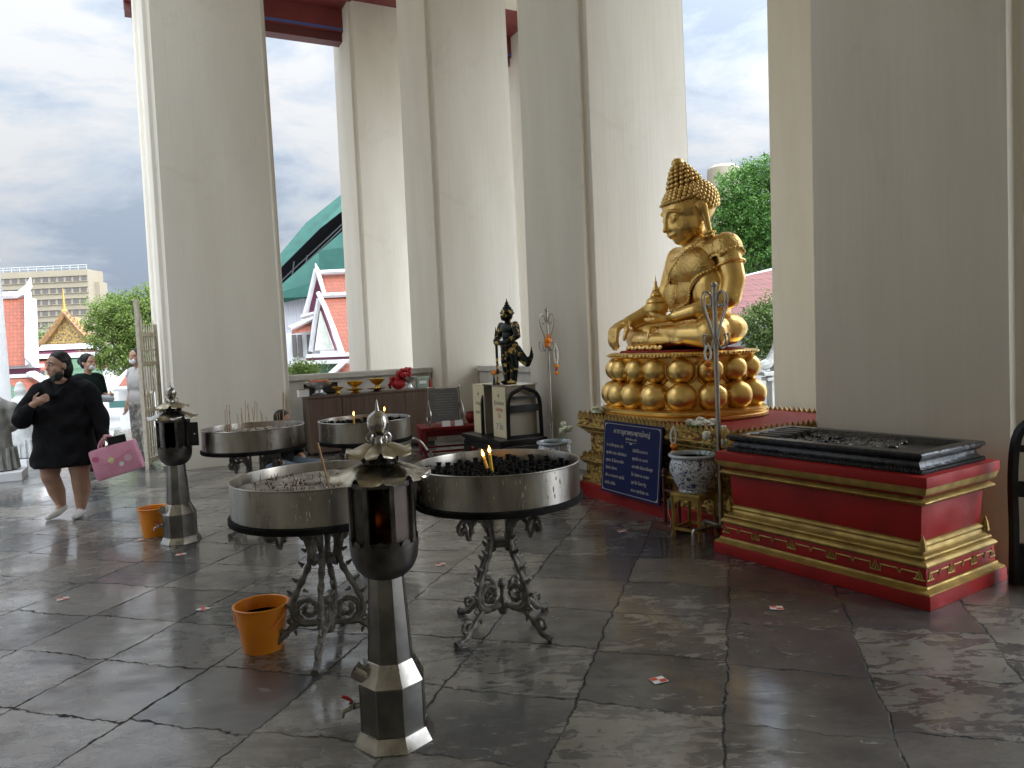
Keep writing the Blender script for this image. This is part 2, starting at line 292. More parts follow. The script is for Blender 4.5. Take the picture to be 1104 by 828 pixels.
def tilemat(name, c1, c2, sc=3.5, band=None):
    m = mat(name, c1, .6); t, p, nn, ln = pnodes(m)
    tcn = nn('ShaderNodeTexCoord'); b = nn('ShaderNodeTexBrick'); b.inputs['Scale'].default_value = sc
    b.inputs['Color1'].default_value = (*c1, 1); b.inputs['Color2'].default_value = (*c2, 1); b.inputs['Mortar'].default_value = (c1[0]*.5, c1[1]*.5, c1[2]*.5, 1)
    b.inputs['Mortar Size'].default_value = .03; b.inputs['Brick Width'].default_value = .5; b.inputs['Row Height'].default_value = .5
    sp = nn('ShaderNodeSeparateXYZ'); cbn = nn('ShaderNodeCombineXYZ'); ad_ = nn('ShaderNodeMath'); ad_.operation = 'ADD'
    ln(tcn.outputs['Object'], sp.inputs[0]); ln(sp.outputs[0], ad_.inputs[0]); ln(sp.outputs[1], ad_.inputs[1]); ln(ad_.outputs[0], cbn.inputs[0]); ln(sp.outputs[2], cbn.inputs[1]); ln(cbn.outputs[0], b.inputs['Vector']); ln(b.outputs['Color'], p.inputs['Base Color'])
    bp = nn('ShaderNodeBump'); bp.inputs['Strength'].default_value = .6; bp.inputs['Distance'].default_value = .03; ln(b.outputs['Fac'], bp.inputs['Height']); bp.invert = True
    ln(bp.outputs[0], p.inputs['Normal']); return m
ROOFO = tilemat('orange roof tiles', (.21, .052, .022), (.16, .038, .018))
ROOFG = tilemat('green roof tiles', (.035, .09, .045), (.05, .11, .06))
ROOFP = tilemat('dusty red roof tiles', (.15, .042, .036), (.12, .035, .03))

def porcelain():
    m = mat('blue and white porcelain', (.62, .65, .66), .18, coat=.4); t, p, nn, ln = pnodes(m)
    tcn = nn('ShaderNodeTexCoord'); n = nn('ShaderNodeTexNoise'); n.inputs['Scale'].default_value = 22; n.inputs['Detail'].default_value = 2; n.inputs['Distortion'].default_value = 1.6
    ln(tcn.outputs['Object'], n.inputs[0]); a = nn('ShaderNodeMath'); a.operation = 'SUBTRACT'; a.inputs[1].default_value = .5; ln(n.outputs[0], a.inputs[0])
    b = nn('ShaderNodeMath'); b.operation = 'ABSOLUTE'; ln(a.outputs[0], b.inputs[0]); r = nn('ShaderNodeValToRGB')
    r.color_ramp.elements[0].position = .028; r.color_ramp.elements[0].color = (.025, .045, .20, 1); r.color_ramp.elements[1].position = .045; r.color_ramp.elements[1].color = (.60, .63, .65, 1)
    ln(b.outputs[0], r.inputs[0]); ln(r.outputs[0], p.inputs['Base Color']); return m
PORC = porcelain()
PORCW = mat('pale glazed rim', (.42, .48, .54), .2, coat=.3)

def carved():
    m = mat('carved gold on red', (.45, .3, .07), .42, .6); t, p, nn, ln = pnodes(m)
    tcn = nn('ShaderNodeTexCoord'); v = nn('ShaderNodeTexVoronoi'); v.inputs['Scale'].default_value = 22; v.feature = 'F1'
    mp2 = nn('ShaderNodeMapping'); mp2.inputs['Scale'].default_value = (1, 1, 1.4); ln(tcn.outputs['Object'], mp2.inputs[0]); ln(mp2.outputs[0], v.inputs[0])
    n = nn('ShaderNodeTexNoise'); n.inputs['Scale'].default_value = 40; ln(tcn.outputs['Object'], n.inputs[0])
    r = nn('ShaderNodeValToRGB'); r.color_ramp.elements[0].position = .40; r.color_ramp.elements[0].color = (.50, .34, .085, 1)
    r.color_ramp.elements[1].position = .72; r.color_ramp.elements[1].color = (.16, .06, .018, 1); ln(v.outputs['Distance'], r.inputs[0])
    ln(r.outputs[0], p.inputs['Base Color'])
    a = nn('ShaderNodeMath'); a.operation = 'MULTIPLY_ADD'; a.inputs[1].default_value = -1; ln(v.outputs['Distance'], a.inputs[0]); ln(n.outputs[0], a.inputs[2])
    b = nn('ShaderNodeBump'); b.inputs['Strength'].default_value = .9; b.inputs['Distance'].default_value = .012; ln(a.outputs[0], b.inputs['Height']); ln(b.outputs[0], p.inputs['Normal']); return m
CARVED = carved()
def brocade():
    m = mat('gold brocade sash', (.66, .45, .16), .42, 1.0); t, p, nn, ln = pnodes(m)
    tcn = nn('ShaderNodeTexCoord'); v = nn('ShaderNodeTexVoronoi'); v.inputs['Scale'].default_value = 42; ln(tcn.outputs['Object'], v.inputs[0])
    b = nn('ShaderNodeBump'); b.inputs['Strength'].default_value = .8; b.inputs['Distance'].default_value = .006; b.invert = True; ln(v.outputs['Distance'], b.inputs['Height']); ln(b.outputs[0], p.inputs['Normal']); return m
BROC = brocade()

# ------------------------------------------------------------ mesh helpers
class MB:
    def __init__(s): s.v = []; s.f = []
    def add(s, vs, fs):
        o = len(s.v); s.v += [Vector(a) for a in vs]; s.f += [tuple(i+o for i in f) for f in fs]; return s
    def box(s, c, size, rz=0, M=None):
        hx, hy, hz = size[0]/2, size[1]/2, size[2]/2; R = Matrix.Rotation(rz, 3, 'Z') if M is None else M; c = Vector(c)
        vs = [c+R @ Vector((x*hx, y*hy, z*hz)) for x in (-1, 1) for y in (-1, 1) for z in (-1, 1)]
        return s.add(vs, [(0, 1, 3, 2), (4, 6, 7, 5), (0, 4, 5, 1), (2, 3, 7, 6), (0, 2, 6, 4), (1, 5, 7, 3)])
    def prism(s, poly, z0, z1, sc=1.0, c=(0, 0), sc0=1.0):
        n = len(poly); cx, cy = c
        vs = [(cx+(x-cx)*sc0, cy+(y-cy)*sc0, z0) for x, y in poly]+[(cx+(x-cx)*sc, cy+(y-cy)*sc, z1) for x, y in poly]
        return s.add(vs, [tuple(range(n))[::-1], tuple(range(n, 2*n))]+[(i, (i+1) % n, n+(i+1) % n, n+i) for i in range(n)])
    def slab(s, pts, nrm, th):
        """polygon in space, thickened along nrm"""
        n = len(pts); nv = Vector(nrm).normalized()*th
        vs = [Vector(p) for p in pts]+[Vector(p)+nv for p in pts]
        return s.add(vs, [tuple(range(n))[::-1], tuple(range(n, 2*n))]+[(i, (i+1) % n, n+(i+1) % n, n+i) for i in range(n)])
    def lathe(s, prof, seg=32, c=(0, 0, 0), ang0=0, M=None, sx=1, sy=1):
        c = Vector(c); vs = []; fs = []
        for r, z in prof:
            for k in range(seg):
                a = ang0+2*PI*k/seg; p = Vector((r*sx*math.cos(a), r*sy*math.sin(a), z)); vs.append(c+(M @ p if M is not None else p))
        for i in range(len(prof)-1):
            for k in range(seg):
                fs.append((i*seg+k, i*seg+(k+1) % seg, (i+1)*seg+(k+1) % seg, (i+1)*seg+k))
        if prof[0][0] > 1e-5: fs.append(tuple(range(seg))[::-1])
        if prof[-1][0] > 1e-5: fs.append(tuple(range((len(prof)-1)*seg, len(prof)*seg)))
        return s.add(vs, fs)
    def tube(s, path, r, seg=8, cap=True, flat=None):
        P = [Vector(p) for p in path]; n = len(P)
        if not hasattr(r, '__len__'): r = [r]*n
        vs = []; fs = []; T = (P[1]-P[0]).normalized()
        up = Vector((0, 0, 1)) if abs(T.z) < .9 else Vector((1, 0, 0))
        if flat is not None: up = Vector(flat)
        nx = T.cross(up).normalized()
        for i in range(n):
            T = (P[min(i+1, n-1)]-P[max(i-1, 0)]); T = T.normalized() if T.length > 1e-9 else Vector((0, 0, 1))
            if flat is not None: ny = Vector(flat).normalized(); nx = T.cross(ny).normalized()
            else:
                nx = nx-T*nx.dot(T); nx = nx.normalized() if nx.length > 1e-6 else T.orthogonal().normalized(); ny = T.cross(nx).normalized()
            for k in range(seg):
                a = 2*PI*k/seg; vs.append(P[i]+(nx*math.cos(a)+ny*math.sin(a))*r[i])
        for i in range(n-1):
            for k in range(seg): fs.append((i*seg+k, i*seg+(k+1) % seg, (i+1)*seg+(k+1) % seg, (i+1)*seg+k))
        if cap: fs.append(tuple(range(seg))[::-1]); fs.append(tuple(range((n-1)*seg, n*seg)))
        return s.add(vs, fs)
    def ell(s, c, r, M=None, seg=20, rings=12):
        if not hasattr(r, '__len__'): r = (r, r, r)
        c = Vector(c); vs = [];
        for i in range(1, rings):
            th = PI*i/rings
            for k in range(seg):
                a = 2*PI*k/seg; p = Vector((r[0]*math.sin(th)*math.cos(a), r[1]*math.sin(th)*math.sin(a), r[2]*math.cos(th)))
                vs.append(c+(M @ p if M is not None else p))
        top = Vector((0, 0, r[2])); bot = -top
        vs.append(c+(M @ top if M is not None else top)); vs.append(c+(M @ bot if M is not None else bot)); nt_ = len(vs)-2
        fs = []
        for i in range(rings-2):
            for k in range(seg): fs.append((i*seg+k, (i+1)*seg+k, (i+1)*seg+(k+1) % seg, i*seg+(k+1) % seg))
        for k in range(seg):
            fs.append((nt_, k, (k+1) % seg)); b0 = (rings-2)*seg; fs.append((nt_+1, b0+(k+1) % seg, b0+k))
        return s.add(vs, fs)
    def cap(s, p0, r0, p1, r1, seg=14):
        """tapered capsule"""
        p0 = Vector(p0); p1 = Vector(p1); d = p1-p0; Ln = d.length; T = d/Ln if Ln > 1e-6 else Vector((0, 0, 1))
        path = []; rr = []
        for a in (90, 60, 30): path.append(p0-T*r0*math.sin(rad(a))); rr.append(max(1e-4, r0*math.cos(rad(a))))
        for t in (0, .5, 1): path.append(p0+d*t); rr.append(r0+(r1-r0)*t)
        for a in (30, 60, 90): path.append(p1+T*r1*math.sin(rad(a))); rr.append(max(1e-4, r1*math.cos(rad(a))))
        return s.tube(path, rr, seg)
    def chain(s, pts, rs):
        for i in range(len(pts)-1): s.cap(pts[i], rs[i], pts[i+1], rs[i+1])
        return s
    def build(s, name, m, parent=None, smooth=35, bevel=0, loc=None):
        me = bpy.data.meshes.new(name); me.from_pydata([tuple(v) for v in s.v], [], s.f); me.update()
        bm = bmesh.new(); bm.from_mesh(me); bmesh.ops.recalc_face_normals(bm, faces=bm.faces)
        if bevel:
            es = [e_ for e_ in bm.edges if len(e_.link_faces) == 2 and e_.calc_face_angle(0) > rad(40)]
            bmesh.ops.bevel(bm, geom=es, offset=bevel, segments=2, affect='EDGES', clamp_overlap=True, profile=.6)
        bm.to_mesh(me); bm.free()
        me.materials.append(m)
        if smooth: me.polygons.foreach_set('use_smooth', [True]*len(me.polygons)); me.set_sharp_from_angle(angle=rad(smooth))
        o = bpy.data.objects.new(name, me); COL.objects.link(o)
        if parent is not None: o.parent = parent
        if loc is not None: o.location = loc
        return o
def organic(name, mb, m, parent, voxel=.012, smooth=6, factor=.5, disp=None):
    me = bpy.data.meshes.new(name+'_t'); me.from_pydata([tuple(v) for v in mb.v], [], mb.f); me.update()
    bm = bmesh.new(); bm.from_mesh(me); bmesh.ops.recalc_face_normals(bm, faces=bm.faces); bm.to_mesh(me); bm.free()
    o = bpy.data.objects.new(name+'_t', me); COL.objects.link(o)
    r = o.modifiers.new('r', 'REMESH'); r.mode = 'VOXEL'; r.voxel_size = voxel; r.adaptivity = 0
    if smooth: s_ = o.modifiers.new('s', 'SMOOTH'); s_.iterations = smooth; s_.factor = factor
    dg = bpy.context.evaluated_depsgraph_get(); dg.update()
    me2 = bpy.data.meshes.new_from_object(o.evaluated_get(dg)); me2.name = name
    bpy.data.objects.remove(o); bpy.data.meshes.remove(me)
    me2.materials.clear(); me2.materials.append(m); me2.polygons.foreach_set('use_smooth', [True]*len(me2.polygons))
    if disp:
        co = np.empty(len(me2.vertices)*3); me2.vertices.foreach_get('co', co); co = disp(co.reshape(-1, 3)); me2.vertices.foreach_set('co', co.ravel()); me2.update()
    o = bpy.data.objects.new(name, me2); COL.objects.link(o); o.parent = parent; return o
def catmull(pts, n=6):
    P = [Vector(p) for p in pts]; P = [P[0]*2-P[1]]+P+[P[-1]*2-P[-2]]; out_ = []
    for i in range(1, len(P)-2):
        for k in range(n):
            t = k/n; a, b, c, d = P[i-1:i+3]
            out_.append(.5*((2*b)+(c-a)*t+(2*a-5*b+4*c-d)*t*t+(3*b-a-3*c+d)*t**3))
    out_.append(P[-2]); return out_
def tag(o, label=None, cat=None, group=None, kind=None):
    if label: o['label'] = label
    if cat: o['category'] = cat
    if group: o['group'] = group
    if kind: o['kind'] = kind
    return o
def thing(name, label, cat, loc=(0, 0, 0), rz=0, group=None):
    o = bpy.data.objects.new(name, None); COL.objects.link(o); o.empty_display_size = .1
    o.location = loc; o.rotation_euler = (0, 0, rz); return tag(o, label, cat, group)
def copy_tree(o, parent=None):
    c = o.copy(); COL.objects.link(c); c.parent = parent
    for ch in list(o.children): copy_tree(ch, c)
    return c
def struct(o): o['kind'] = 'structure'; return o
def facing(dx, dy): return math.atan2(dx, -dy)
def text(s_, size, m, parent, M, name='lettering', extrude=.0015, align='CENTER'):
    c = bpy.data.curves.new(name, 'FONT'); c.body = s_; c.size = size; c.extrude = extrude; c.align_x = align; c.align_y = 'CENTER'; c.resolution_u = 3
    t_ = bpy.data.objects.new(name+'_t', c); COL.objects.link(t_)
    dg = bpy.context.evaluated_depsgraph_get(); dg.update(); me = bpy.data.meshes.new_from_object(t_.evaluated_get(dg)); bpy.data.objects.remove(t_)
    me.transform(M); me.materials.clear(); me.materials.append(m); me.name = name
    o = bpy.data.objects.new(name, me); COL.objects.link(o); o.parent = parent; return o
def textline(lines, size, step, m, parent, M, name='lettering', align='LEFT'):
    return text('\n'.join(lines), size, m, parent, M, name, align=align)

# ============================================================ SETTING
GZ = -0.9
struct(MB().add([(-400, -300, GZ), (400, -300, GZ), (400, 500, GZ), (-400, 500, GZ)], [(0, 1, 2, 3)]).build('ground', EARTH, smooth=0))
cy = MB(); cy.prism([tuple(B(u, s).xy) for u, s in ((-30, -14), (26, -14), (26, 52), (-30, 52))], GZ-.05, GZ+.02)
struct(cy.build('courtyard', PAVE, smooth=0))
pf = MB(); pf.prism([tuple(B(u, s).xy) for u, s in ((-13, -10), (8, -10), (8, 15.8), (-5.0, 15.8), (-5.0, 10.55), (-13, 10.55))], GZ-.04, 0)
struct(pf.build('floor', SLATE, smooth=0))

def column_at(u, s, wd, label, w2=None, h=9.0):
    hw = wd/2; n = .085
    def prof(k):
        H = hw*k; pts = []
        for a in range(4):
            R = Matrix.Rotation(a*PI/2, 2)
            for p in ((H, -H+n), (H, H-n), (H-n*.55, H-n*.9), (H-n*.75, H-n*.75), (H-n*.9, H-n*.55), (H-n, H)):
                if p == (H, -H+n): continue
                q = R @ Vector(p); pts.append(tuple(q))
            q = Matrix.Rotation((a+1)*PI/2, 2) @ Vector((H, -H+n)); pts.append(tuple(q))
        return pts
    p0 = prof(1); p1 = prof(.945); m = len(p0); mb = MB()
    mb.add([(x, y, 0) for x, y in p0]+[(x, y, h) for x, y in p1], [tuple(range(m))[::-1], tuple(range(m, 2*m))]+[(i, (i+1) % m, m+(i+1) % m, m+i) for i in range(m)])
    o = mb.build('column', PLASTER, smooth=25, bevel=.006); o.location = B(u, s); o.rotation_euler = (0, 0, BT)
    return tag(o, label, 'column', 'square columns of the porch')
column_at(.78, .73, 1.56, 'wide shaded square column rising behind the red footprint plinth')
column_at(.78, 5.23, 1.56, 'square column behind the hook stand between the dark guardian statue and the golden statue')
column_at(.78, 9.73, 1.56, 'square column at the right end of the wooden cabinet, behind the grey plaque on the red table')
column_at(.78, 14.18, 1.56, 'farther square column rising behind the gold bowls and red flowers on the cabinet')
column_at(-3.38, 9.12, 1.60, 'broad beige column by the iron gate, left of the wooden cabinet')
column_at(-3.38, 13.75, 1.56, 'far column showing as a thin strip just left of the broad column by the gate')
column_at(4.95, 5.1, 1.56, 'pale column seen beside the wide shaded column, right of the golden statue')
column_at(4.95, .3, 1.56, 'column hidden to the right behind the wide shaded column')
column_at(4.95, 14.18, 1.56, 'distant pale column seen through the thin gap by the guardian statue')
column_at(.78, -3.9, 1.56, 'column standing to the right of the viewer outside the picture')

# porch ceiling (unseen part made cream to bounce light inside), beams
ce = MB(); ce.prism([(-4.7, -9.5), (6.4, -9.5), (6.4, 12.6), (-4.7, 12.6)], 8.98, 9.3); ce.prism([(-8.2, -9.5), (-4.703, -9.5), (-4.703, 6), (-8.2, 6)], 8.98, 9.3)
c_ = ce.build('porch_ceiling', mat('cream bounce ceiling', (.66, .60, .48), .8, 0, col2=(.6, .54, .42), nscale=1), smooth=0); c_.location = BO; c_.rotation_euler = (0, 0, BT); struct(c_)
ce = MB(); ce.prism([(-4.2, 12.603), (6.4, 12.603), (6.4, 14.6), (-4.2, 14.6)], 8.98, 9.3); c_ = ce.build('eave_soffit', CEILR, smooth=0); c_.location = BO; c_.rotation_euler = (0, 0, BT); struct(c_)
def beam(a, b, z0, z1, th, label):
    A = Vector(a); Bv = Vector(b); d = (Bv-A); ang = math.atan2(d.y, d.x); r = thing('roof_beam', label, 'beam', B(*((A+Bv)/2)), BT+ang, 'beams between the column tops')
    MB().box((0, 0, (z0+z1)/2), (d.length, th, z1-z0)).build('beam_board', CEILR, r, smooth=0)
    MB().box((0, 0, z0-.09), (d.length-.01, th*.62, .18)).build('lower_board', CEILD, r, smooth=0)
    k = MB()
    for sg in (-1, 1): k.box((0, sg*(th/2+.004), z0+.05), (d.length-.02, .008, .06))
    k.build('blue_stripe', BLUEP, r, smooth=0); return r
beam((-4.25, 14.2), (.2, 14.2), 8.50, 8.975, .5, 'dark red beam with a blue stripe across the top of the opening above the cabinet')
beam((1.4, 14.2), (6.2, 14.2), 8.50, 8.975, .5, 'short piece of red beam seen high in the thin gap by the guardian statue')
beam((.78, 1.6), (.78, 4.4), 8.50, 8.975, .5, 'beam over the golden statue above the picture')
beam((.78, 6.1), (.78, 8.9), 8.50, 8.975, .5, 'beam over the guardian statue above the picture')
beam((4.95, 5.9), (4.95, 13.4), 8.50, 8.975, .5, 'red beam end in the thin gap right of the distant pale column')
# unseen temple hall walls beside and behind the viewer, sized to shade the columns
def wall(name, u0, s0, u1, s1, z1, label, m=PLASTER, th=.4):
    a, b = Vector((u0, s0)), Vector((u1, s1)); d = b-a; r = MB().box((0, 0, z1/2), (d.length, th, z1)).build(name, m, smooth=0)
    r.location = B(*((a+b)/2)); r.rotation_euler = (0, 0, BT+math.atan2(d.y, d.x)); return tag(r, label, 'wall')
wall('hall_shade_wall', -8.0, -7.4, -8.0, 3.4, 8.975, 'unseen plastered hall wall left of the viewer, sized to shade the porch')
wall('hall_shade_wall', -7.79, -7.0, 1.6, -7.0, 8.975, 'unseen plastered hall wall behind the viewer, sized to shade the columns')
def sill(u0, s0, u1, s1, label):
    a, b = Vector((u0, s0)), Vector((u1, s1)); d = b-a
    r = thing('low_wall', label, 'low wall', B(*((a+b)/2)), BT+math.atan2(d.y, d.x))
    MB().box((0, 0, .53), (d.length, .26, 1.06)).build('wall_body', GRIDW, r, smooth=0)
    MB().box((0, 0, 1.105), (d.length, .36, .09)).build('coping', GRIDW, r, smooth=0, bevel=.012); return r
sill(-2.59, 9.6, -.01, 9.6, 'low cream wall with coping behind the offering bowls on the cabinet')
sill(.78, 6.03, .78, 8.93, 'low cream wall behind the dark guardian statue')

# ------------------------------------------------ trees and shrubs
def foliage(name, m, parent, blobs, nclump, nleaf, size, rng):
    """leaf quads grouped in clumps that fill irregular blobs ((centre),(radii))"""
    V = []; F = []; vols = np.array([b[1][0]*b[1][1]*b[1][2] for b in blobs]); pr = vols/vols.sum()
    cnt = 0
    for _ in range(nclump):
        b = blobs[rng.choice(len(blobs), p=pr)]; d = rng.normal(size=3); d /= np.linalg.norm(d); rr = rng.uniform(.35, 1.08)**.7*(1.28 if rng.random() < .10 else 1)
        c = np.array(b[0])+d*np.array(b[1])*rr; cs = rng.uniform(.5, 1.3)
        for _k in range(nleaf):
            p = c+rng.normal(size=3)*size*2.4*cs*np.array([1, 1, .7]); n = rng.normal(size=3)+np.array([0, 0, .8]); n /= np.linalg.norm(n)
            t = np.cross(n, rng.normal(size=3)); t /= np.linalg.norm(t); q = np.cross(n, t); s1 = size*rng.uniform(.6, 1.3); s2 = s1*.45
            V += [p-t*s1, p-q*s2-t*s1*.1, p+t*s1, p+q*s2-t*s1*.1]; F.append((cnt, cnt+1, cnt+2, cnt+3)); cnt += 4
    me = bpy.data.meshes.new(name); me.from_pydata([tuple(v) for v in V], [], F); me.update(); me.materials.append(m)
    o = bpy.data.objects.new(name, me); COL.objects.link(o); o.parent = parent; return o
def tree(label, px, py_c, Y, blobs, m, seed, nclump, nleaf, size, h0=GZ, group=None, trunk_r=.18, name='tree'):
    c = W(px, py_c, Y); rng = np.random.default_rng(seed); t = thing(name, label, 'tree' if name == 'tree' else 'bush', (c.x, c.y, h0), 0, group)
    bl = [((b[0][0], b[0][1], b[0][2]+c.z-h0), b[1]) for b in blobs]
    foliage('crown', m, t, bl, nclump, nleaf, size, rng)
    k = MB(); hc = c.z-h0; k.tube(catmull([(0, 0, 0), (.05, 0, hc*.4), (-.05, .05, hc*.75), (0, 0, hc*1.05)], 4), [trunk_r*(1-.6*i/12) for i in range(13)], 8)
    for b in bl:
        e_ = Vector(b[0]); s_ = Vector((0, 0, hc*random.uniform(.45, .8))); k.tube(catmull([s_, (s_+e_)/2+Vector((0, 0, .1)), e_+Vector((0, 0, b[1][2]*.4))], 4), [trunk_r*.42*(1-.8*i/8) for i in range(9)], 6)
    k.build('trunk', BARK, t); return t
tree('bright yellow green tree behind the iron gate', 138, 362, 30,
     [((-.2, 0, .9), (1.2, 1.0, .8)), ((-1.15, .1, .55), (.8, .6, .35)), ((.6, 0, .3), (1.1, 1, 1.0)), ((-.5, -.2, -.3), (1.0, .8, .7)), ((.3, 0, -1.1), (1.1, .9, .6)), ((-1.0, 0, -.9), (.5, .5, .5)), ((1.0, 0, 1.4), (.7, .7, .7))], LEAF1, 3, 1100, 36, .052)
tree('large deep green tree behind the golden statue', 812, 232, 24,
     [((-.5, 0, .8), (.8, .8, .7)), ((.5, 0, 1.3), (.8, .8, .6)), ((-.2, 0, 0), (1.2, 1, .7)), ((.6, 0, -.6), (1.1, 1, .8)), ((-.8, 0, -.5), (.6, .6, .5)), ((0, 0, -1.3), (1.2, .8, .6)), ((.9, 0, -1.25), (.9, .8, .5)), ((1.7, 0, .3), (1.2, 1, 1.5))], LEAF2, 5, 1900, 38, .048)
tree('pale leaved bush right of the golden statue in front of the red roof', 832, 352, 17,
     [((-.2, 0, 0), (.55, .5, .55)), ((.3, 0, .35), (.6, .5, .5)), ((-.1, 0, -.5), (.6, .5, .4)), ((.5, 0, -.3), (.5, .5, .6))], LEAF3, 8, 520, 24, .04, name='bush', trunk_r=.06)
tree('small green bush just outside behind the silver offering tray', 326, 398, 19,
     [((0, 0, 0), (.3, .3, .2)), ((.2, 0, .05), (.25, .25, .15)), ((-.2, 0, -.1), (.3, .3, .2))], LEAF1, 9, 130, 18, .04, name='bush', trunk_r=.03)
tree('dark green tree behind the golden pavilion roof', 42, 372, 52,
     [((0, 0, 0), (1.6, 1, 1)), ((2.0, 0, .6), (1.2, 1, 1)), ((4.5, 0, 1.0), (.9, 1, .8)), ((-1.5, 0, -1.5), (1.5, 1, 1.2))], LEAF3, 11, 300, 20, .12)

# ------------------------------------------------ far buildings
def poly(mb, pts, th, back=(0, 1, 0)):
    return mb.slab([W(*p) for p in pts], back, th)
def bldg(name, label, px, Y, cat='building'):
    c = W(px, 400, Y); return thing(name, label, cat, (c.x, c.y, GZ))
def local(mb, r):
    for v in mb.v: v -= r.location
    return mb
def part(name, mb, m, r, **k): return local(mb, r).build(name, m, r, **k)
# beige office block
r = bldg('office_block', 'beige multi-storey office block with rows of dark windows far behind the temple roofs', 20, 160, 'office block')
YO = 160
k = MB(); a = W(-260, 306, YO); b = W(94, 290, YO); k.box(((a.x+b.x)/2, YO+3, (b.z+GZ)/2), (b.x-a.x, 6, b.z-GZ)); part('wall', k, BEIGEB, r, smooth=0)
k = MB(); c = W(98, 306, YO+6); k.box((b.x+.5, YO+4, (c.z+GZ)/2), (1.1, 3, c.z-GZ)); part('side_tower', k, BEIGEB, r, smooth=0)
k = MB()
for zz in (.5, 1.0): k.tube([(a.x, YO+.5, b.z+zz), (b.x-.3, YO+.5, b.z+zz)], .06, 4)
for i in range(40): xx = a.x+(b.x-a.x-.4)*i/39; k.tube([(xx, YO+.5, b.z-.05), (xx, YO+.5, b.z+1.05)], .05, 4)
part('roof_railing', k, STONEL, r, smooth=0)
for row, y0 in enumerate((300.3, 312.6, 324.6, 336.6, 348.6, 360.6)):
    for i in range(16):
        px = 90.5-i*8.35-(row*.15); p = W(px, y0+.0-(94-px)*-.0, YO-.06)
        z = W(90, y0-.5, YO).z
        k = MB(); k.box((p.x, YO-.03, z), (1.12, .12, 1.05)); f = part('window', k, GLASSW, r, smooth=0)
k = MB()
for row, y0 in enumerate((300.3, 312.6, 324.6, 336.6, 348.6, 360.6)):
    z = W(90, y0-.5, YO).z
    for sgn in (-.62, .62): k.box(((a.x+b.x)/2, YO-.12, z+sgn), (b.x-a.x-.2, .25, .12))
part('ledge', k, BEIGEB, r, smooth=0)

# temple hall with the big orange roof at the left edge
r = bldg('temple_hall', 'temple hall at the left edge with a steep orange tiled roof and white gable edge', -40, 27, 'temple')
k = MB(); poly(k, [(-220, 329, 29), (27, 319, 29), (27, 394, 25.6), (-220, 404, 25.6)], .15); part('upper_roof', k, ROOFO, r, smooth=0)
k = MB(); poly(k, [(26.5, 322, 28.6), (34, 322, 28.8), (36, 390, 25.6), (27, 394, 25.4)], .3)
k.tube([W(-220, 328, 28.9), W(20, 318.5, 28.9), W(27, 314, 28.9), W(31.5, 308, 28.9), W(33, 299, 28.9)], [.16, .16, .17, .12, .02], 8)
k.tube([W(30, 315, 28.7), W(31, 360, 27), W(31.5, 385, 25.7), W(38, 392, 25.3), W(37, 384, 25.3)], [.12, .13, .14, .12, .03], 8); part('gable_edge', k, WHITEP, r)
k = MB(); poly(k, [(31, 330, 28.9), (35, 345, 29), (38, 392, 29), (30, 392, 29)], .25); part('gable_wall', k, PURPLE, r, smooth=0)
k = MB(); poly(k, [(-220, 404, 25.8), (38, 392.5, 25.8), (38, 396.5, 25.8), (-220, 408, 25.8)], .5); poly(k, [(-220, 415, 25.5), (30, 403, 25.5), (30, 407, 25.5), (-220, 418, 25.5)], .5); poly(k, [(28, 402, 25.3), (33, 400, 25.3), (52, 411, 24.2), (49, 416, 24.2)], .25); poly(k, [(-220, 448, 23), (24, 437, 23), (24, 440, 23), (-220, 452, 23)], .5); part('cornice', k, WHITEP, r, smooth=0)
k = MB(); poly(k, [(-220, 408, 26), (36, 396.5, 26), (36, 404, 26), (-220, 416, 26)], .4); poly(k, [(-220, 452, 23.2), (24, 440, 23.2), (24, 443, 23.2), (-220, 455, 23.2)], .4); part('fascia', k, PURPLE, r, smooth=0)  # upper strip: purple shadow under the white ledge put into colour; lower strip maroon
k = MB(); poly(k, [(-220, 418, 25.6), (30, 407, 25.6), (49, 415, 24), (60, 436, 23), (-220, 448, 23)], .15); part('lower_roof', k, ROOFO, r, smooth=0)
k = MB(); poly(k, [(-220, 428, 24.7), (6, 411, 24.9), (36, 434, 22.95), (-220, 444, 22.95)], .04, (0, 1, 0)); part('green_tile_field', k, ROOFG, r, smooth=0)
k = MB(); z1 = W(20, 442, 24).z; a = W(-220, 450, 24.2); b = W(44, 440, 24.2); k.box(((a.x+b.x)/2, 26.3, (z1+GZ)/2), (b.x-a.x, 4, z1-GZ)); part('wall', k, WHITEP, r, smooth=0)
k = MB(); a = W(26, 450, 24.2); b = W(39, 450, 24.2); k.box(((a.x+b.x)/2, 24.25, (z1+GZ)/2-.1), (b.x-a.x, .12, z1-GZ-.3)); part('teal_door', k, TEAL, r, smooth=0)
k = MB(); a = W(16.5, 450, 24.2); b = W(20, 450, 24.2); k.box(((a.x+b.x)/2, 24.25, -.30), (b.x-a.x, .12, .7)); part('window', k, DARKV, r, smooth=0)
# white lamp pillar at the very left
t = thing('white_pillar', 'smooth white pillar cut by the left edge, behind the grey statue', 'pillar', G(1, 470, GZ)*1); p = W(1, 400, 17); t.location = (p.x, p.y, GZ)
k = MB(); zt = W(1, 268, 17).z-GZ; k.lathe([(.20, 0), (.20, .3), (.16, .35), (.15, zt-.3), (.17, zt-.25), (.15, zt-.12), (.1, zt), (0, zt+.02)], 20); k.build('shaft', WHITEP, t)
MB().box((0, 0, .12), (.55, .55, .24)).build('base', WHITEP, t, smooth=0, bevel=.01)

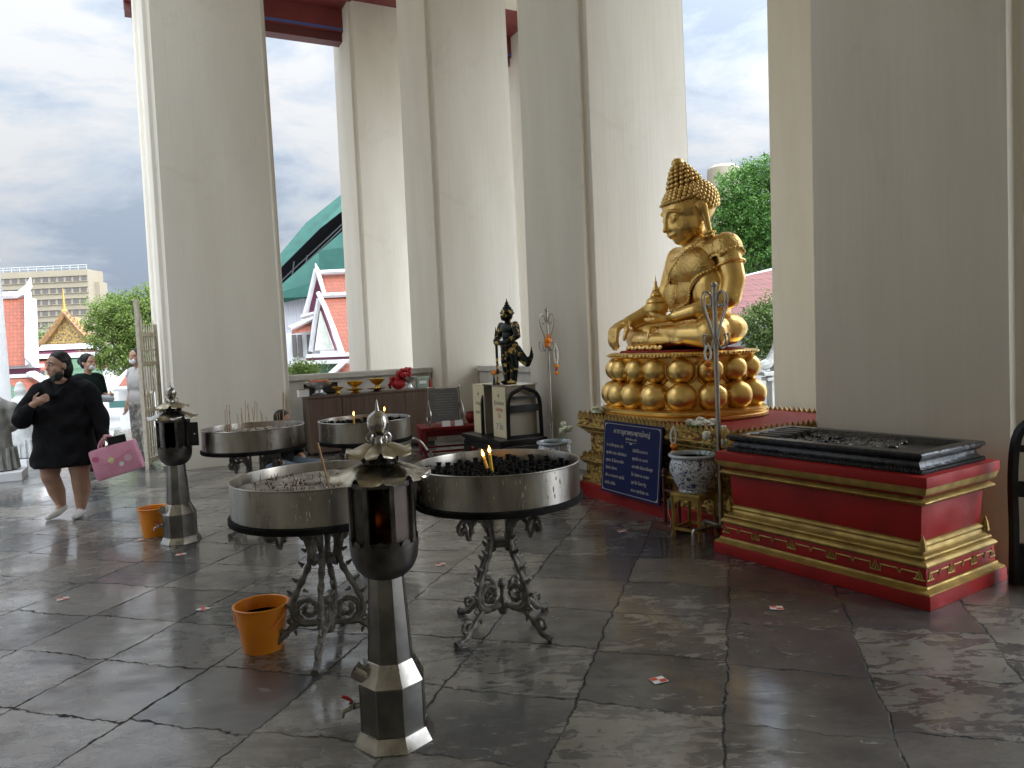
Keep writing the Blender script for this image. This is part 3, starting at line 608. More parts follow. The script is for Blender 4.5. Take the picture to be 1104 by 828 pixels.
# golden gabled pavilion
r = bldg('golden_pavilion', 'small pavilion with a gold mosaic gable and thin spire, above the women', 72, 42, 'pavilion')
k = MB(); poly(k, [(70, 341, 42), (47, 371, 42), (97, 370, 42)], 1.2); part('gable', k, GOLDMOS, r, smooth=0)
k = MB()
for a, b in (((70, 337), (43, 372)), ((70, 337), (102, 370))):
    k.tube([W(*a, 41.8), W((a[0]+b[0])/2, (a[1]+b[1])/2+2, 41.8), W(*b, 41.8), W(b[0]+(2 if b[0] > 70 else -2), b[1]-5, 41.8)], [.16, .15, .18, .03], 6)
    for i in range(9):
        q = W(a[0]+(b[0]-a[0])*(i+.5)/9, a[1]+(b[1]-a[1])*(i+.5)/9, 41.7); k.tube([q, q+Vector((.1 if b[0] > 70 else -.1, 0, .22))], [.07, .01], 5)
part('gable_board', k, mat('aged gilt board', (.30, .17, .06), .5, .3, col2=(.16, .09, .05), nscale=6), r)
k = MB(); base = W(70, 341, 42.5); h = W(70, 311, 42.5).z-base.z; k.lathe([(.28, -.3), (.30, 0), (.16, .12), (.2, .3), (.09, .42), (.07, h*.5), (.02, h), (0, h+.02)], 10, (base.x, base.y, base.z)); part('spire', k, GOLD_TR, r)
k = MB(); poly(k, [(70, 341, 42.9), (44, 373, 42.9), (101, 371, 42.9)], 4.5); part('upper_roof', k, mat('dark glazed tiles', (.12, .10, .085), .5, col2=(.2, .13, .08), nscale=9), r, smooth=0)
k = MB(); poly(k, [(45, 372, 41.6), (100, 370, 41.6), (106, 375, 41.2), (40, 378, 41.2)], .4); poly(k, [(36, 382.5, 41), (112, 379, 41), (116, 384, 40.6), (34, 387, 40.6)], .4); poly(k, [(112, 379, 40.9), (104, 376, 41), (124, 390, 39.5), (122, 394, 39.5)], .3); part('cornice', k, WHITEP, r, smooth=0)
k = MB(); poly(k, [(38, 378, 41.4), (106, 375, 41.4), (110, 379.5, 41.2), (37, 383, 41.2)], .4); part('fascia', k, PURPLE, r, smooth=0)
k = MB(); poly(k, [(36, 387, 41.2), (114, 383.5, 41.2), (121, 396, 39), (30, 400, 39)], .15); poly(k, [(48, 408, 38.8), (108, 405, 38.8), (112, 412, 38), (40, 415, 38)], .15); part('lower_roof', k, ROOFO, r, smooth=0)
k = MB(); poly(k, [(66, 386, 40.9), (100, 384.5, 40.9), (95, 397, 38.9), (70, 398, 38.9)], .05); poly(k, [(60, 398, 38.95), (106, 396, 38.95), (110, 405, 38.5), (55, 408, 38.5)], .15); part('green_tile_field', k, ROOFG, r, smooth=0)
k = MB()
for px in (44, 60, 76, 92, 108):
    p = W(px, 410, 40.5); k.box((p.x, p.y, (p.z+.6+GZ)/2), (.28, .28, p.z+.6-GZ))
part('post', k, WHITEP, r, smooth=0)
r = bldg('temple_roof', 'dark gable with a white edge showing right of the gold pavilion spire', 97, 60, 'temple roof')
k = MB(); poly(k, [(88, 348, 60), (106, 368, 60), (88, 369, 60)], 3); part('gable', k, mat('dark slate tiles', (.09, .085, .08), .6), r, smooth=0)
k = MB(); k.tube([W(86.5, 345, 59.8), W(89, 347, 59.8), W(99, 358, 59.8), W(107, 367, 59.8)], [.05, .22, .22, .15], 6); part('gable_edge', k, WHITEP, r)
k = MB(); p = W(97, 372, 61); k.box((p.x, p.y+1, (p.z+GZ)/2), (2.2, 2, p.z-GZ)); part('wall', k, WHITEP, r, smooth=0)
# small shrine roof near the gate
r = bldg('small_shrine', 'little shrine with an orange roof and white edges between the women and the gate', 139, 26, 'shrine')
k = MB(); poly(k, [(134, 404, 26), (150, 403, 26), (152, 416, 25), (124, 418, 25)], .12); part('roof', k, ROOFO, r, smooth=0)
k = MB(); k.tube([W(123, 419, 24.9), W(133, 405, 25.9), W(137, 398, 25.9)], [.07, .08, .01], 6); k.tube([W(123, 419.5, 24.9), W(153, 418, 24.9)], .09, 6); k.tube([W(134, 404, 25.9), W(152, 403, 25.9)], .07, 6); part('roof_edge', k, WHITEP, r)
k = MB(); a = W(128, 430, 25.6); b = W(150, 430, 25.6); z1 = W(138, 419, 25.6).z; k.box(((a.x+b.x)/2, 26.2, (z1+GZ)/2), (b.x-a.x, 1.2, z1-GZ)); part('wall', k, WHITEP, r, smooth=0)
k = MB(); a = W(124, 436, 24); k.box((a.x+.1, a.y, a.z), (.55, .06, .22)); o = part('notice_board', k, mat('dark teal board', (.03, .09, .08), .5), r, smooth=0)

# green sheeted building under repair
r = bldg('sheeted_building', 'tall roof wrapped in green metal sheets and scaffolding, seen above the cabinet', 340, 55, 'building')
k = MB(); poly(k, [(285, 294, 52), (330, 240, 55), (400, 184, 58), (400, 203, 57), (345, 246, 54), (285, 306, 51)], .12); poly(k, [(285, 331, 49.8), (400, 222, 52), (400, 305, 50), (285, 322, 49.5)], .1)
poly(k, [(344, 270, 49.4), (385, 265, 49.4), (385, 291, 49.4), (344, 293, 49.4)], .1); poly(k, [(285, 320, 49.2), (385, 290, 49.2), (385, 318, 49.2), (285, 322, 49.2)], .1); part('sheet_cladding', k, GNET, r, smooth=0)
k = MB(); poly(k, [(285, 300, 58.5), (400, 196, 60), (400, 318, 60), (285, 322, 58)], 3); part('roof_void_shade', k, DARKV, r, smooth=0)  # near-black slab: the shade between the metal sheets put into its colour
k = MB()
for i in range(7):
    a = W(300+i*14, 312-i*6.5, 55); k.tube([a, a+Vector((.3, 0, 1.6))], .05, 5)
for i in range(2): k.tube([W(300, 312-i*6, 55), W(390, 226-i*4, 56)], .05, 5)
part('scaffold', k, mat('dark scaffold pipe', (.04, .045, .045), .7), r)
k = MB(); a = W(285, 320, 50); b = W(400, 320, 50); z1 = W(330, 321, 50).z; k.box(((a.x+b.x)/2, 54, (z1+GZ)/2), (b.x-a.x, 7, z1-GZ)); part('wall', k, mat('grey mesh wall', (.24, .24, .26), .8, col2=(.32, .32, .34), nscale=2, stretch=(6, 6, .3)), r, smooth=0)
# orange temple gable
r = bldg('temple_gable', 'orange roofed temple with white stepped gable edges seen through the opening above the cabinet', 350, 30, 'temple')
k = MB(); poly(k, [(341, 293, 30), (400, 290, 30), (400, 317, 29), (347, 319, 29)], .12); poly(k, [(347, 320, 28.8), (400, 318, 28.8), (400, 386, 26), (372, 386, 26)], .12); poly(k, [(316, 352, 29), (338, 344, 29.5), (336, 357, 29), (314, 360, 28.5)], .12); poly(k, [(352, 412, 25.2), (374, 392, 25.6), (400, 391, 25.6), (400, 412, 25.2)], .12); part('roof', k, ROOFO, r, smooth=0)
k = MB(); k.tube([W(340, 284, 29.8), W(342, 291, 29.8), W(350, 318, 28.8)], [.02, .09, .08], 6); k.tube([W(343, 316, 28.7), W(350, 330, 28.3), W(360, 355, 27.3), W(370, 383, 26)], [.09, .10, .10, .09], 6)
k.tube([W(341, 294, 29.7), W(400, 291, 29.7)], .10, 6); k.tube([W(345, 319, 28.7), W(400, 316, 28.7)], .11, 6)
k.tube([W(341, 290, 29.9), W(334, 320, 29.9), W(326, 349, 29.9)], .10, 6); k.tube([W(344, 322, 29), W(339, 350, 29), W(335, 379, 29)], .10, 6); k.tube([W(312, 354, 28.4), W(338, 343, 29.3)], .09, 6); k.tube([W(325, 342, 29.4), W(339, 338, 29.4)], .09, 6)
poly(k, [(330, 382, 25.9), (400, 379, 25.9), (400, 383, 25.9), (330, 386, 25.9)], .4); poly(k, [(330, 389, 25.7), (400, 386, 25.7), (400, 391, 25.7), (330, 393, 25.7)], .4); poly(k, [(343, 412, 25), (350, 412, 25), (376, 388, 25.4), (369, 388, 25.4)], .12)
part('white_edging', k, WHITEP, r, smooth=30)
k = MB(); poly(k, [(340, 292, 30.2), (332, 346, 30.2), (341, 346, 30.2), (347, 318, 30.2)], .3); poly(k, [(344, 322, 29.1), (338, 378, 29.1), (362, 378, 29.1)], .3); part('maroon_gable', k, PURPLE, r, smooth=0); k = MB(); poly(k, [(330, 386, 26), (400, 383, 26), (400, 387, 26), (330, 389, 26)], .3); part('fascia', k, PURPLE, r, smooth=0)
k = MB(); poly(k, [(345, 335, 28.4), (339, 378, 28.4), (360, 377, 28.4)], .12); part('gable_panel', k, mat('pale green plaster relief', (.50, .54, .46), .7, col2=(.62, .63, .56), nscale=9, bump=.5), r, smooth=0)
k = MB(); poly(k, [(330, 393, 25.9), (369, 391, 25.9), (343, 413, 25.9), (330, 413, 25.9)], .1); part('green_tile_field', k, ROOFG, r, smooth=0)
k = MB(); a = W(310, 400, 29.5); b = W(345, 400, 29.5); z1 = W(325, 358, 29.5).z; k.box(((a.x+b.x)/2, 31, (z1+GZ)/2), (b.x-a.x, 2.6, z1-GZ)); a = W(330, 400, 26.6); b = W(405, 400, 26.6); z1 = W(360, 391, 26.6).z; k.box(((a.x+b.x)/2, 28, (z1+GZ)/2), (b.x-a.x, 2.2, z1-GZ)); part('wall', k, WHITEP, r, smooth=0)
for px in (317, 323, 333):
    p = W(px, 373, 29.6); k = MB(); k.box((p.x, 29.68, p.z), (.16, .1, .9)); part('window', k, GLASSW, r, smooth=0)
# red roof right
r = bldg('red_roof_hall', 'long hall with a dusty red roof and grey ridge behind the bush at right', 830, 19, 'temple')
k = MB(); poly(k, [(770, 305, 19), (900, 275, 19), (900, 330, 17.5), (770, 350, 17.5)], .15); part('roof', k, ROOFP, r, smooth=0)
k = MB(); poly(k, [(780, 302, 19), (900, 272, 19), (900, 286, 18.9), (780, 312, 18.9)], .3); part('ridge', k, STONEL, r, smooth=0)
k = MB(); a = W(770, 380, 18.2); b = W(900, 380, 18.2); z1 = W(835, 338, 18).z; k.box(((a.x+b.x)/2, 19.3, (z1+GZ)/2), (b.x-a.x, 1.6, z1-GZ)); part('wall', k, WHITEP, r, smooth=0)
r = bldg('beige_tower', 'rounded beige rooftop peeking above the tree right of the gold head', 762, 140, 'building')
k = MB(); p = W(780, 188, 140); q = W(780, 176, 140); k.lathe([(3.0, GZ), (3.0, p.z), (2.9, p.z+1), (2.0, q.z-.4), (0, q.z)], 20, (p.x, p.y, 0)); part('wall', k, BEIGEB, r)
# parapet and stone gate ornament in the yard at right
r = bldg('yard_wall', 'low white yard wall with a red cap behind the lotus throne', 825, 21, 'wall')
k = MB(); a = W(770, 410, 21); b = W(900, 410, 21); z1 = W(818, 408, 21).z; k.box(((a.x+b.x)/2, 21.2, (z1+GZ)/2), (b.x-a.x, .4, z1-GZ)); part('wall_body', k, WHITEP, r, smooth=0)
k = MB(); k.box(((a.x+b.x)/2, 21.2, z1+.06), (b.x-a.x, .55, .12)); part('cap', k, PURPLE, r, smooth=0)
k = MB(); a = W(812, 430, 20.9); k.box((a.x, 20.98, (z1+GZ)/2), (.28, .08, z1-GZ-.5)); part('teal_panel', k, TEAL, r, smooth=0)
p = W(836, 420, 15); t = thing('stone_gateway', 'weathered pale stone moon gate edge with a scrolled bracket right of the lotus throne', 'stone gate', (p.x, p.y, GZ))
k = MB(); zt = W(828, 400, 15).z-GZ; k.box((.02, 0, zt/2), (.30, .35, zt)); k.box((-.04, 0, zt-.05), (.5, .42, .08)); k.box((-.02, 0, zt-.16), (.4, .38, .07)); k.build('jamb', STONEL, t, smooth=0, bevel=.015)
k = MB(); k.tube(catmull([(-.34, 0, zt-.02), (-.3, 0, zt+.10), (-.12, 0, zt+.16), (.0, 0, zt+.34), (.14, 0, zt+.62), (.34, 0, zt+.8)], 5), [.05+.06*min(1, i/8) for i in range(26)], 8); k.box((.1, 0, zt+.13), (.3, .2, .28)); k.build('scroll_arch', STONEL, t)
k = MB(); k.box((.30, .1, zt/2), (.22, .2, zt)); k.build('dark_door', mat('dark door leaf', (.05, .055, .06), .6), t, smooth=0)
p = W(829, 444, 12.5); t = MB().box((0, 0, 0), (1.4, .3, .08)); o = t.build('stone_bench', WHITEP, smooth=0, bevel=.01); o.location = (p.x+.3, p.y, p.z); tag(o, 'white ledge top glimpsed beyond the right end of the gold railing', 'ledge')
MB().box((0, 0, (GZ-p.z)/2-.02), (1.2, .22, p.z-GZ-.04)).build('bench_base', WHITEP, o, smooth=0)
# ============================================================ OBJECTS
# ------------------------------------------------ round burner tables on cast iron legs
def spiral(cx, cz, r0, r1, a0, a1, n=14):
    return [(cx+(r0+(r1-r0)*i/n)*math.cos(a0+(a1-a0)*i/n), 0, cz+(r0+(r1-r0)*i/n)*math.sin(a0+(a1-a0)*i/n)) for i in range(n+1)]
def iron_leg():
    m = MB(); fl = (0, 1, 0)
    def bar(path, r, n=5):
        P = catmull(path, n); rr = [r*(1+.18*math.sin(i*1.3)) for i in range(len(P))]; m.tube(P, rr, 8)
    # top bracket volute, sweeping down to the waist, out to the belly and in to the hub
    bar(spiral(.262, .578, .012, .068, -2.2, -2.2+2.15*PI, 16)[:-1]+[(.262, 0, .648)], .0105, 3); bar([(.262, 0, .648), (.215, 0, .660), (.150, 0, .648), (.102, 0, .60), (.080, 0, .53), (.072, 0, .47)], .0155, 3)
    m.ell((.262, 0, .578), (.016, .013, .016), seg=10, rings=8)
    bar([(.072, 0, .47), (.085, 0, .42), (.115, 0, .36), (.155, 0, .285), (.178, 0, .22), (.172, 0, .165), (.135, 0, .135), (.08, 0, .128), (.02, 0, .13)], .0160)
    bar([(.10, 0, .56), (.135, 0, .60), (.175, 0, .605), (.20, 0, .575), (.195, 0, .55)], .011)
    bar([(.06, 0, .685), (.062, 0, .60), (.055, 0, .50), (.05, 0, .44), (.06, 0, .43)], .012)
    # inner scroll above the hub
    bar([(.165, 0, .155)]+[(.13, 0, .14)]+spiral(.098, .20, .062, .016, -.9, -.9+2.6*PI, 16), .0135, 3)
    # foot
    bar([(.10, 0, .13), (.165, 0, .125), (.215, 0, .085), (.265, 0, .04), (.315, 0, .019), (.345, 0, .016)], .0175)
    bar([(.225, 0, .075)]+spiral(.268, .078, .036, .010, PI*.95, PI*.95-2.3*PI, 14), .0095, 3)
    # cast leaves along the stems
    for (x, z, dx, dz, s) in ((.09, .50, .03, .012, 1), (.108, .425, .032, .02, 1.1), (.065, .43, -.022, .006, .8), (.145, .345, .03, .02, 1), (.118, .30, -.03, -.012, .9), (.178, .28, .026, .022, 1), (.192, .215, .03, .016, 1),
                             (.155, .235, -.024, .01, .8), (.19, .16, .024, -.02, .9), (.21, .668, .012, .03, .8), (.15, .675, -.01, .022, .8), (.24, .085, .02, .026, .8), (.19, .135, .026, .014, 1), (.17, .095, -.006, -.026, .9), (.335, .02, .012, .016, 1)):
        m.tube([(x, 0, z), (x+dx*.4, 0, z+dz*.4), (x+dx*.72, 0, z+dz*.9)], [.012*s, .009*s, .004*s], 7); m.ell((x+dx*.7, 0, z+dz*.85), .0062*s, seg=8, rings=6)
    m.box((.19, 0, .663), (.16, .03, .012))
    return m
LEGMB = iron_leg()
def burner_table(label, x, y, rz, R=.43, fill='ash', zrim=.885):
    t = thing('burner_table', label, 'offering table', (x, y, 0), rz, 'round burner tables on iron legs')
    lg = None
    for k in range(4):
        if lg is None: lg = LEGMB.build('leg', IRON, t); o = lg
        else: o = lg.copy(); COL.objects.link(o); o.parent = t
        o.rotation_euler = (0, 0, k*PI/2+PI/4)
    m = MB(); m.lathe([(.0, .075), (.022, .08), (.032, .10), (.034, .135), (.022, .16), (.013, .18), (.015, .215), (.024, .235), (.017, .262), (0, .268)], 14)
    m.build('hub', IRON, t); m = MB(); m.lathe([(0, .44), (.055, .445), (.062, .46), (.055, .475), (0, .48)], 14); m.build('waist_collar', IRON, t)
    m = MB(); m.lathe([(R+.010, .686), (R+.016, .690), (R+.016, .712), (R+.004, .716), (0, .716)][::-1], 64); m.lathe([(0, .684), (R+.010, .684), (R+.010, .686)], 64); m.build('base_ring', SOOT, t)
    zb = .718
    m = MB(); m.lathe([(R, zb), (R, zrim-.006), (R+.004, zrim-.004), (R+.006, zrim), (R+.003, zrim+.004), (R-.004, zrim+.003), (R-.006, zrim-.004), (R-.008, zb+.004), (R-.008, zb)], 72)
    m.box((R+.0005, 0, (zb+zrim)/2-.004), (.003, .03, zrim-zb-.012)); m.build('pan_wall', STEEL, t)
    zf = zrim-(.05 if fill == 'ash' else .06)
    m = MB(); vs = []; fs = []; nr, ns = 14, 48; rng = random.Random(int(x*100))
    for i in range(nr+1):
        for k in range(ns):
            r_ = (R-.009)*i/nr; a = 2*PI*k/ns; z = zf+(.012*math.sin(a*3+i)+rng.uniform(-.006, .006))*(1 if fill == 'ash' else .3)*(i < nr)
            vs.append((r_*math.cos(a), r_*math.sin(a), z))
    for i in range(nr):
        for k in range(ns): fs.append((i*ns+k, i*ns+(k+1) % ns, (i+1)*ns+(k+1) % ns, (i+1)*ns+k))
    m.add(vs, fs); m.build('ash_bed' if fill == 'ash' else 'soot_tray', SAND if fill == 'ash' else SOOT, t)
    if fill == 'ash':
        sb = MB()
        for k in range(70):
            rr = (R-.04)*math.sqrt(rng.random()); a = rng.uniform(0, 2*PI); p_ = Vector((rr*math.cos(a), rr*math.sin(a), zf-.01)); sb.tube([p_, p_+Vector((rng.uniform(-.02, .02), rng.uniform(-.02, .02), rng.uniform(.02, .055)))], .0018, 4)
        for k in range(60):
            rr = (R-.05)*math.sqrt(rng.random()); a = rng.uniform(0, 2*PI); sb.ell((rr*math.cos(a), rr*math.sin(a), zf+.006), (rng.uniform(.004, .012), .006, .005), seg=6, rings=4)
        o = sb.build('burnt_stubs', mat('burnt stub', (.16, .05, .03), .9, col2=(.05, .04, .03), nscale=60), t); o['kind'] = 'stuff'
    wx = MB()
    for k in range(46):
        a = rng.choice((3.6, 4.0, 4.9, 5.4))+rng.gauss(0, .16); z = rng.uniform(zb+.01, zrim-.01); l_ = rng.uniform(.003, .016); wx.ell(((R+.0005)*math.cos(a), (R+.0005)*math.sin(a), z), (.0025, .0025, l_), seg=6, rings=5)
    o = wx.build('wax_spatter', mat('dried wax', (.45, .40, .26), .6), t); o['kind'] = 'stuff'
    if fill == 'cups':
        cu = MB(); cu.lathe([(.0125, 0), (.0135, .034), (.0165, .036), (.0165, .040), (.0115, .040), (.010, .022), (0, .022)], 10)
        first = None; n = 0
        for ring in range(1, 8):
            rr = .055*ring-.01; cnt = {1: 5, 2: 9, 3: 13, 4: 16, 5: 18, 6: 19, 7: 20}[ring]
            for k in range(cnt):
                a = 2*PI*k/cnt+ring*.37+rng.uniform(-.05, .05)
                if n >= 98: break
                if first is None: first = cu.build('candle_cup', SOOT, t); o = first
                else: o = first.copy(); COL.objects.link(o); o.parent = t
                o.location = (rr*math.cos(a), rr*math.sin(a), zf+.0005); o.rotation_euler = (rng.uniform(-.08, .08), rng.uniform(-.08, .08), 0); n += 1
        e_ = MB()
        for k in range(150):
            rr = (R-.03)*math.sqrt(rng.random()); a = rng.uniform(0, 2*PI); e_.ell((rr*math.cos(a), rr*math.sin(a), zf+.004), (.008*rng.uniform(.5, 1.5), .008, .006), seg=6, rings=4)
        o = e_.build('spent_wick_litter', SOOT, t); o['kind'] = 'stuff'
    return t
T1 = burner_table('round steel candle table with black cups and two lit yellow candles, nearest at centre', -.10, 3.85, rad(2), fill='cups')
T2 = burner_table('round steel ash table partly behind the large foreground lantern, beside the orange bucket', -.985, 3.70, rad(47), fill='ash')
T3 = burner_table('round steel table holding many incense sticks in front of the broad beige column', -2.24, 6.36, rad(20), R=.42, fill='ash')
T4 = burner_table('farthest round steel candle table in front of the wooden cabinet', -1.33, 6.6, rad(5), R=.40, fill='cups')

def flame_mb(s=1.0):
    m = MB(); m.lathe([(0, 0), (.005*s, .004*s), (.0075*s, .012*s), (.006*s, .022*s), (.0025*s, .032*s), (0, .040*s)], 10); return m
def candle(p, h, tilt, label, group='lit yellow candles', fl=True):
    t = thing('lit_candle', label, 'candle', p, 0, group); t.rotation_euler = tilt
    MB().lathe([(0, 0), (.0085, 0), (.008, h*.5), (.0075, h-.003), (.004, h), (0, h)], 10).build('wax_stick', WAX, t)
    if fl:
        flame_mb().build('flame', FLAME, t, loc=(0, 0, h+.004)); MB().tube([(0, 0, h-.002), (.001, 0, h+.008)], .001, 5).build('wick', SOOT, t)
    return t
c1 = G(529, 507, .80)
def on_table(T, px, py, z): return G(px, py, z)
p = G(531, 512, .825); candle((p.x, p.y-.02, .825), .115, (rad(3), rad(-4), 0), 'taller lit yellow candle standing in the nearest candle table')
candle((p.x-.018, p.y+.005, .825), .095, (rad(-3), rad(-14), 0), 'shorter bent yellow candle leaning beside the taller lit one', fl=True)
p = G(382, 458, .825); candle((p.x*6.5/p.y, 6.5, .825), .10, (0, 0, 0), 'thin yellow candle burning in the farthest candle table, left of the lantern ball')
p = G(414, 456, .825); candle((p.x*6.6/p.y, 6.6, .825), .12, (0, rad(4), 0), 'small lit candle just behind the lantern ball in the farthest table')

def incense(x, y, z, h, tx, ty, label, r=.0026, grp='incense sticks standing in the ash'):
    m = MB(); m.tube([(0, 0, -.03), (0, 0, h*.5), (0, 0, h)], [r*.6, r, r], 5); o = m.build('incense_stick', INCENSE); o.location = (x, y, z); o.rotation_euler = (tx, ty, 0); return tag(o, label, 'incense', grp)
rg = random.Random(4)
pxs = [(244, .20), (246, .24), (248.5, .23), (250, .19), (258, .17), (261, .2), (262.5, .16), (265, .26), (268, .23), (271, .22), (273, .26), (275, .2), (277, .24), (283, .17), (285, .15), (290, .13), (301, .16), (303, .15)]
for i, (px, h) in enumerate(pxs):
    q = G(px, 466-(px-244)*.05, .80); yy = 6.36+rg.uniform(-.16, .16); xx = q.x*yy/q.y
    incense(xx, yy, .835, h*1.05, rg.uniform(-.12, .12), rg.uniform(-.13, .1), 'thin tan incense stick in the crowded steel table by the broad column')
q = G(305, 455, .80); incense(q.x*6.2/q.y, 6.2, .835, .34, 0, .05, 'tallest thick incense stick near the right rim of the incense table', r=.006, grp='thick incense sticks')
q = G(355, 522, .80); incense(q.x*3.55/q.y, 3.55, .83, .24, .04, rad(-10), 'single thick tan incense stick leaning in the ash table behind the foreground lantern', r=.0058, grp='thick incense sticks')

# ------------------------------------------------ steel oil lanterns
def octa(r, z, a0=PI/8): return [(r*math.cos(a0+k*PI/4), r*math.sin(a0+k*PI/4), z) for k in range(8)]
def loft8(rings, a0=PI/8, close=True):
    m = MB(); vs = []; fs = []
    for r, z in rings: vs += octa(r, z, a0)
    for i in range(len(rings)-1):
        for k in range(8): fs.append((i*8+k, i*8+(k+1) % 8, (i+1)*8+(k+1) % 8, (i+1)*8+k))
    fs.append(tuple(range(8))[::-1]); fs.append(tuple(range((len(rings)-1)*8, len(rings)*8))); return m.add(vs, fs)
def petal_ring(n, r0, z0, r1, z1, wdt, a0=0, th=.0022, up=.02):
    """drooping scalloped sheet petals, curled at the tip"""
    ms = []
    for k in range(n):
        a = a0+2*PI*k/n; m = MB(); NS, NT = 8, 8; top = []; bot = []
        hw0 = math.tan(PI/n)*r0*.98
        for i in range(NS+1):
            t = i/NS; r = r0+(r1-r0)*t; q_ = min(1, t/.55); q_ = q_*q_*(3-2*q_)
            hw = hw0+(wdt-hw0)*q_ if t <= .55 else wdt*math.sqrt(max(.0004, 1-((t-.55)/.46)**2))
            zc = z0+(z1-z0)*t**1.25+up*max(0, t-.75)**1.5*3
            for j in range(NT+1):
                s = (j/NT*2-1); y = s*hw; zz = zc-.30*wdt*abs(s)**2*min(1, t*1.8)
                top.append(Vector((r*math.cos(a)-y*math.sin(a), r*math.sin(a)+y*math.cos(a), zz)))
        n_ = len(top); vs = top+[v-Vector((0, 0, th)) for v in top]; fs = []
        for i in range(NS):
            for j in range(NT):
                q = (i*(NT+1)+j, i*(NT+1)+j+1, (i+1)*(NT+1)+j+1, (i+1)*(NT+1)+j); fs.append(q); fs.append(tuple(x+n_ for x in q[::-1]))
        for i in range(NS): fs += [(i*(NT+1), (i+1)*(NT+1), (i+1)*(NT+1)+n_, i*(NT+1)+n_), (i*(NT+1)+NT, i*(NT+1)+NT+n_, (i+1)*(NT+1)+NT+n_, (i+1)*(NT+1)+NT)]
        m.add(vs, fs); ms.append(m)
    return ms
def lantern(label, x, y, rz, S=1.0, open_door=False):
    t = thing('oil_lantern', label, 'oil lantern', (x, y, 0), rz, 'steel oil lanterns on octagonal posts'); t.scale = (S, S, S)
    loft8([(.158, 0), (.160, .006), (.134, .055), (.1295, .0555)]).build('foot_skirt', STEEL_B, t, smooth=20, bevel=.0015)
    loft8([(.128, .054), (.128, .235), (.1275, .2355)]).build('base_tank', STEEL_W, t, smooth=20, bevel=.0012)
    loft8([(.1305, .236), (.1305, .240), (.091, .318), (.0895, .319)]).build('shoulder', STEEL_B, t, smooth=20, bevel=.0012)
    loft8([(.0875, .318), (.068, .64)]).build('post', STEEL_W, t, smooth=20, bevel=.0012)
    m = MB()
    for k in range(8):
        a = PI/8+k*PI/4; m.tube([(.0878*math.cos(a), .0878*math.sin(a), .321), (.0685*math.cos(a), .0685*math.sin(a), .638)], .0022, 6); m.tube([(.1285*math.cos(a), .1285*math.sin(a), .057), (.1285*math.cos(a), .1285*math.sin(a), .235)], .0022, 6)
    m.build('edge_seams', mat('worn weld seam', (.20, .185, .165), .4, .9), t)
    m = MB(); prof = [(0, .628), (.055, .630), (.085, .645), (.110, .672), (.124, .705), (.130, .745), (.131, .772), (.127, .772), (.126, .745), (.118, .705), (.10, .672), (0, .66)]; m.lathe(prof, 40)
    for k in range(16):
        a = 2*PI*k/16; r_ = .1305
        vs = [(r_*math.cos(a+d), r_*math.sin(a+d), z) for d, z in ((-.19, .768), (.19, .768), (.12, .787), (0, .796), (-.12, .787))]+[((r_-.003)*math.cos(a+d), (r_-.003)*math.sin(a+d), z) for d, z in ((-.19, .768), (.19, .768), (.12, .787), (0, .796), (-.12, .787))]
        m.add(vs, [(0, 1, 2, 3, 4), (9, 8, 7, 6, 5)]+[(i, 5+i, 5+(i+1) % 5, (i+1) % 5) for i in range(5)])
    m.build('bowl', STEEL_D, t)
    # eight sided lamp housing: corner posts, glass panes, one pane open / missing
    m = MB(); rh = .1235
    for k in range(8):
        a = PI/8+k*PI/4; m.box((rh*math.cos(a), rh*math.sin(a), .885), (.012, .018, .245), a)
        b = a+PI/8; d = rh*math.cos(PI/8); m.box((d*math.cos(b), d*math.sin(b), .998), (.008, .088, .018), b); m.box((d*math.cos(b), d*math.sin(b), .776), (.008, .088, .018), b)
    m.build('lamp_frame', STEEL_D, t, smooth=20)
    pane = mat('smoked pane', (.012, .011, .010), .18, .2, col2=(.05, .045, .04), nscale=9); pane2 = mat('fogged pink pane', (.095, .068, .056), .45, .1, col2=(.14, .10, .085), nscale=6)
    d = (rh-.006)*math.cos(PI/8)
    for k in range(8):
        b = PI/4+k*PI/4
        if open_door and k in (5, ): continue
        if not open_door and k == 5: continue
        m = MB(); m.box((d*math.cos(b), d*math.sin(b), .887), (.003, .082, .205), b); m.build('pane', pane2 if ((k == 6) and not open_door) else (STEEL if k in (0, 3) else pane), t, smooth=0)
    if open_door:
        b = PI/4+6*PI/4; m = MB(); m.box((.165, -.075, .885), (.085, .004, .19), rad(-8)); m.build('open_pane', BLACK, t, smooth=0)
        m = MB(); m.ell((.178, -.082, .885), .010, seg=8, rings=6); m.build('pane_knob', STEEL_B, t)
    m = MB(); m.lathe([(0, .662), (.05, .664), (.05, .70), (.045, .705), (0, .705)], 16); m.build('oil_cup', SOOT, t)
    f = flame_mb(1.1 if not open_door else .5); f.build('flame', EMBER, t, loc=(-.055, -.075, .765) if not open_door else (0, 0, .71))
    m = MB(); m.lathe([(0, .998), (.124, .998), (.126, 1.004), (.10, 1.014), (.064, 1.030), (.064, 1.06), (0, 1.06)], 8, ang0=PI/8); m.build('lamp_cap', STEEL_D, t, smooth=20)
    for m in petal_ring(6, .058, 1.074, .190, 1.022, .082, a0=rad(8), up=.05): m.build('large_petal', STEEL_B if random.random() < .5 else BRASSY, t, smooth=50)
    m = MB(); m.lathe([(.066, 1.045), (.068, 1.05), (.068, 1.118), (.066, 1.122), (0, 1.122)], 24)
    m.build('vent_neck', STEEL_D, t)
    m = MB()
    for k in range(10):
        a = 2*PI*k/10; m.lathe([(.0115, -.002), (.0115, .003), (0, .003)], 10, (.067*math.cos(a), .067*math.sin(a), 1.086), M=Matrix.Rotation(a, 3, 'Z') @ Matrix.Rotation(PI/2, 3, 'Y'))
    m.build('vent_holes', SOOT, t)
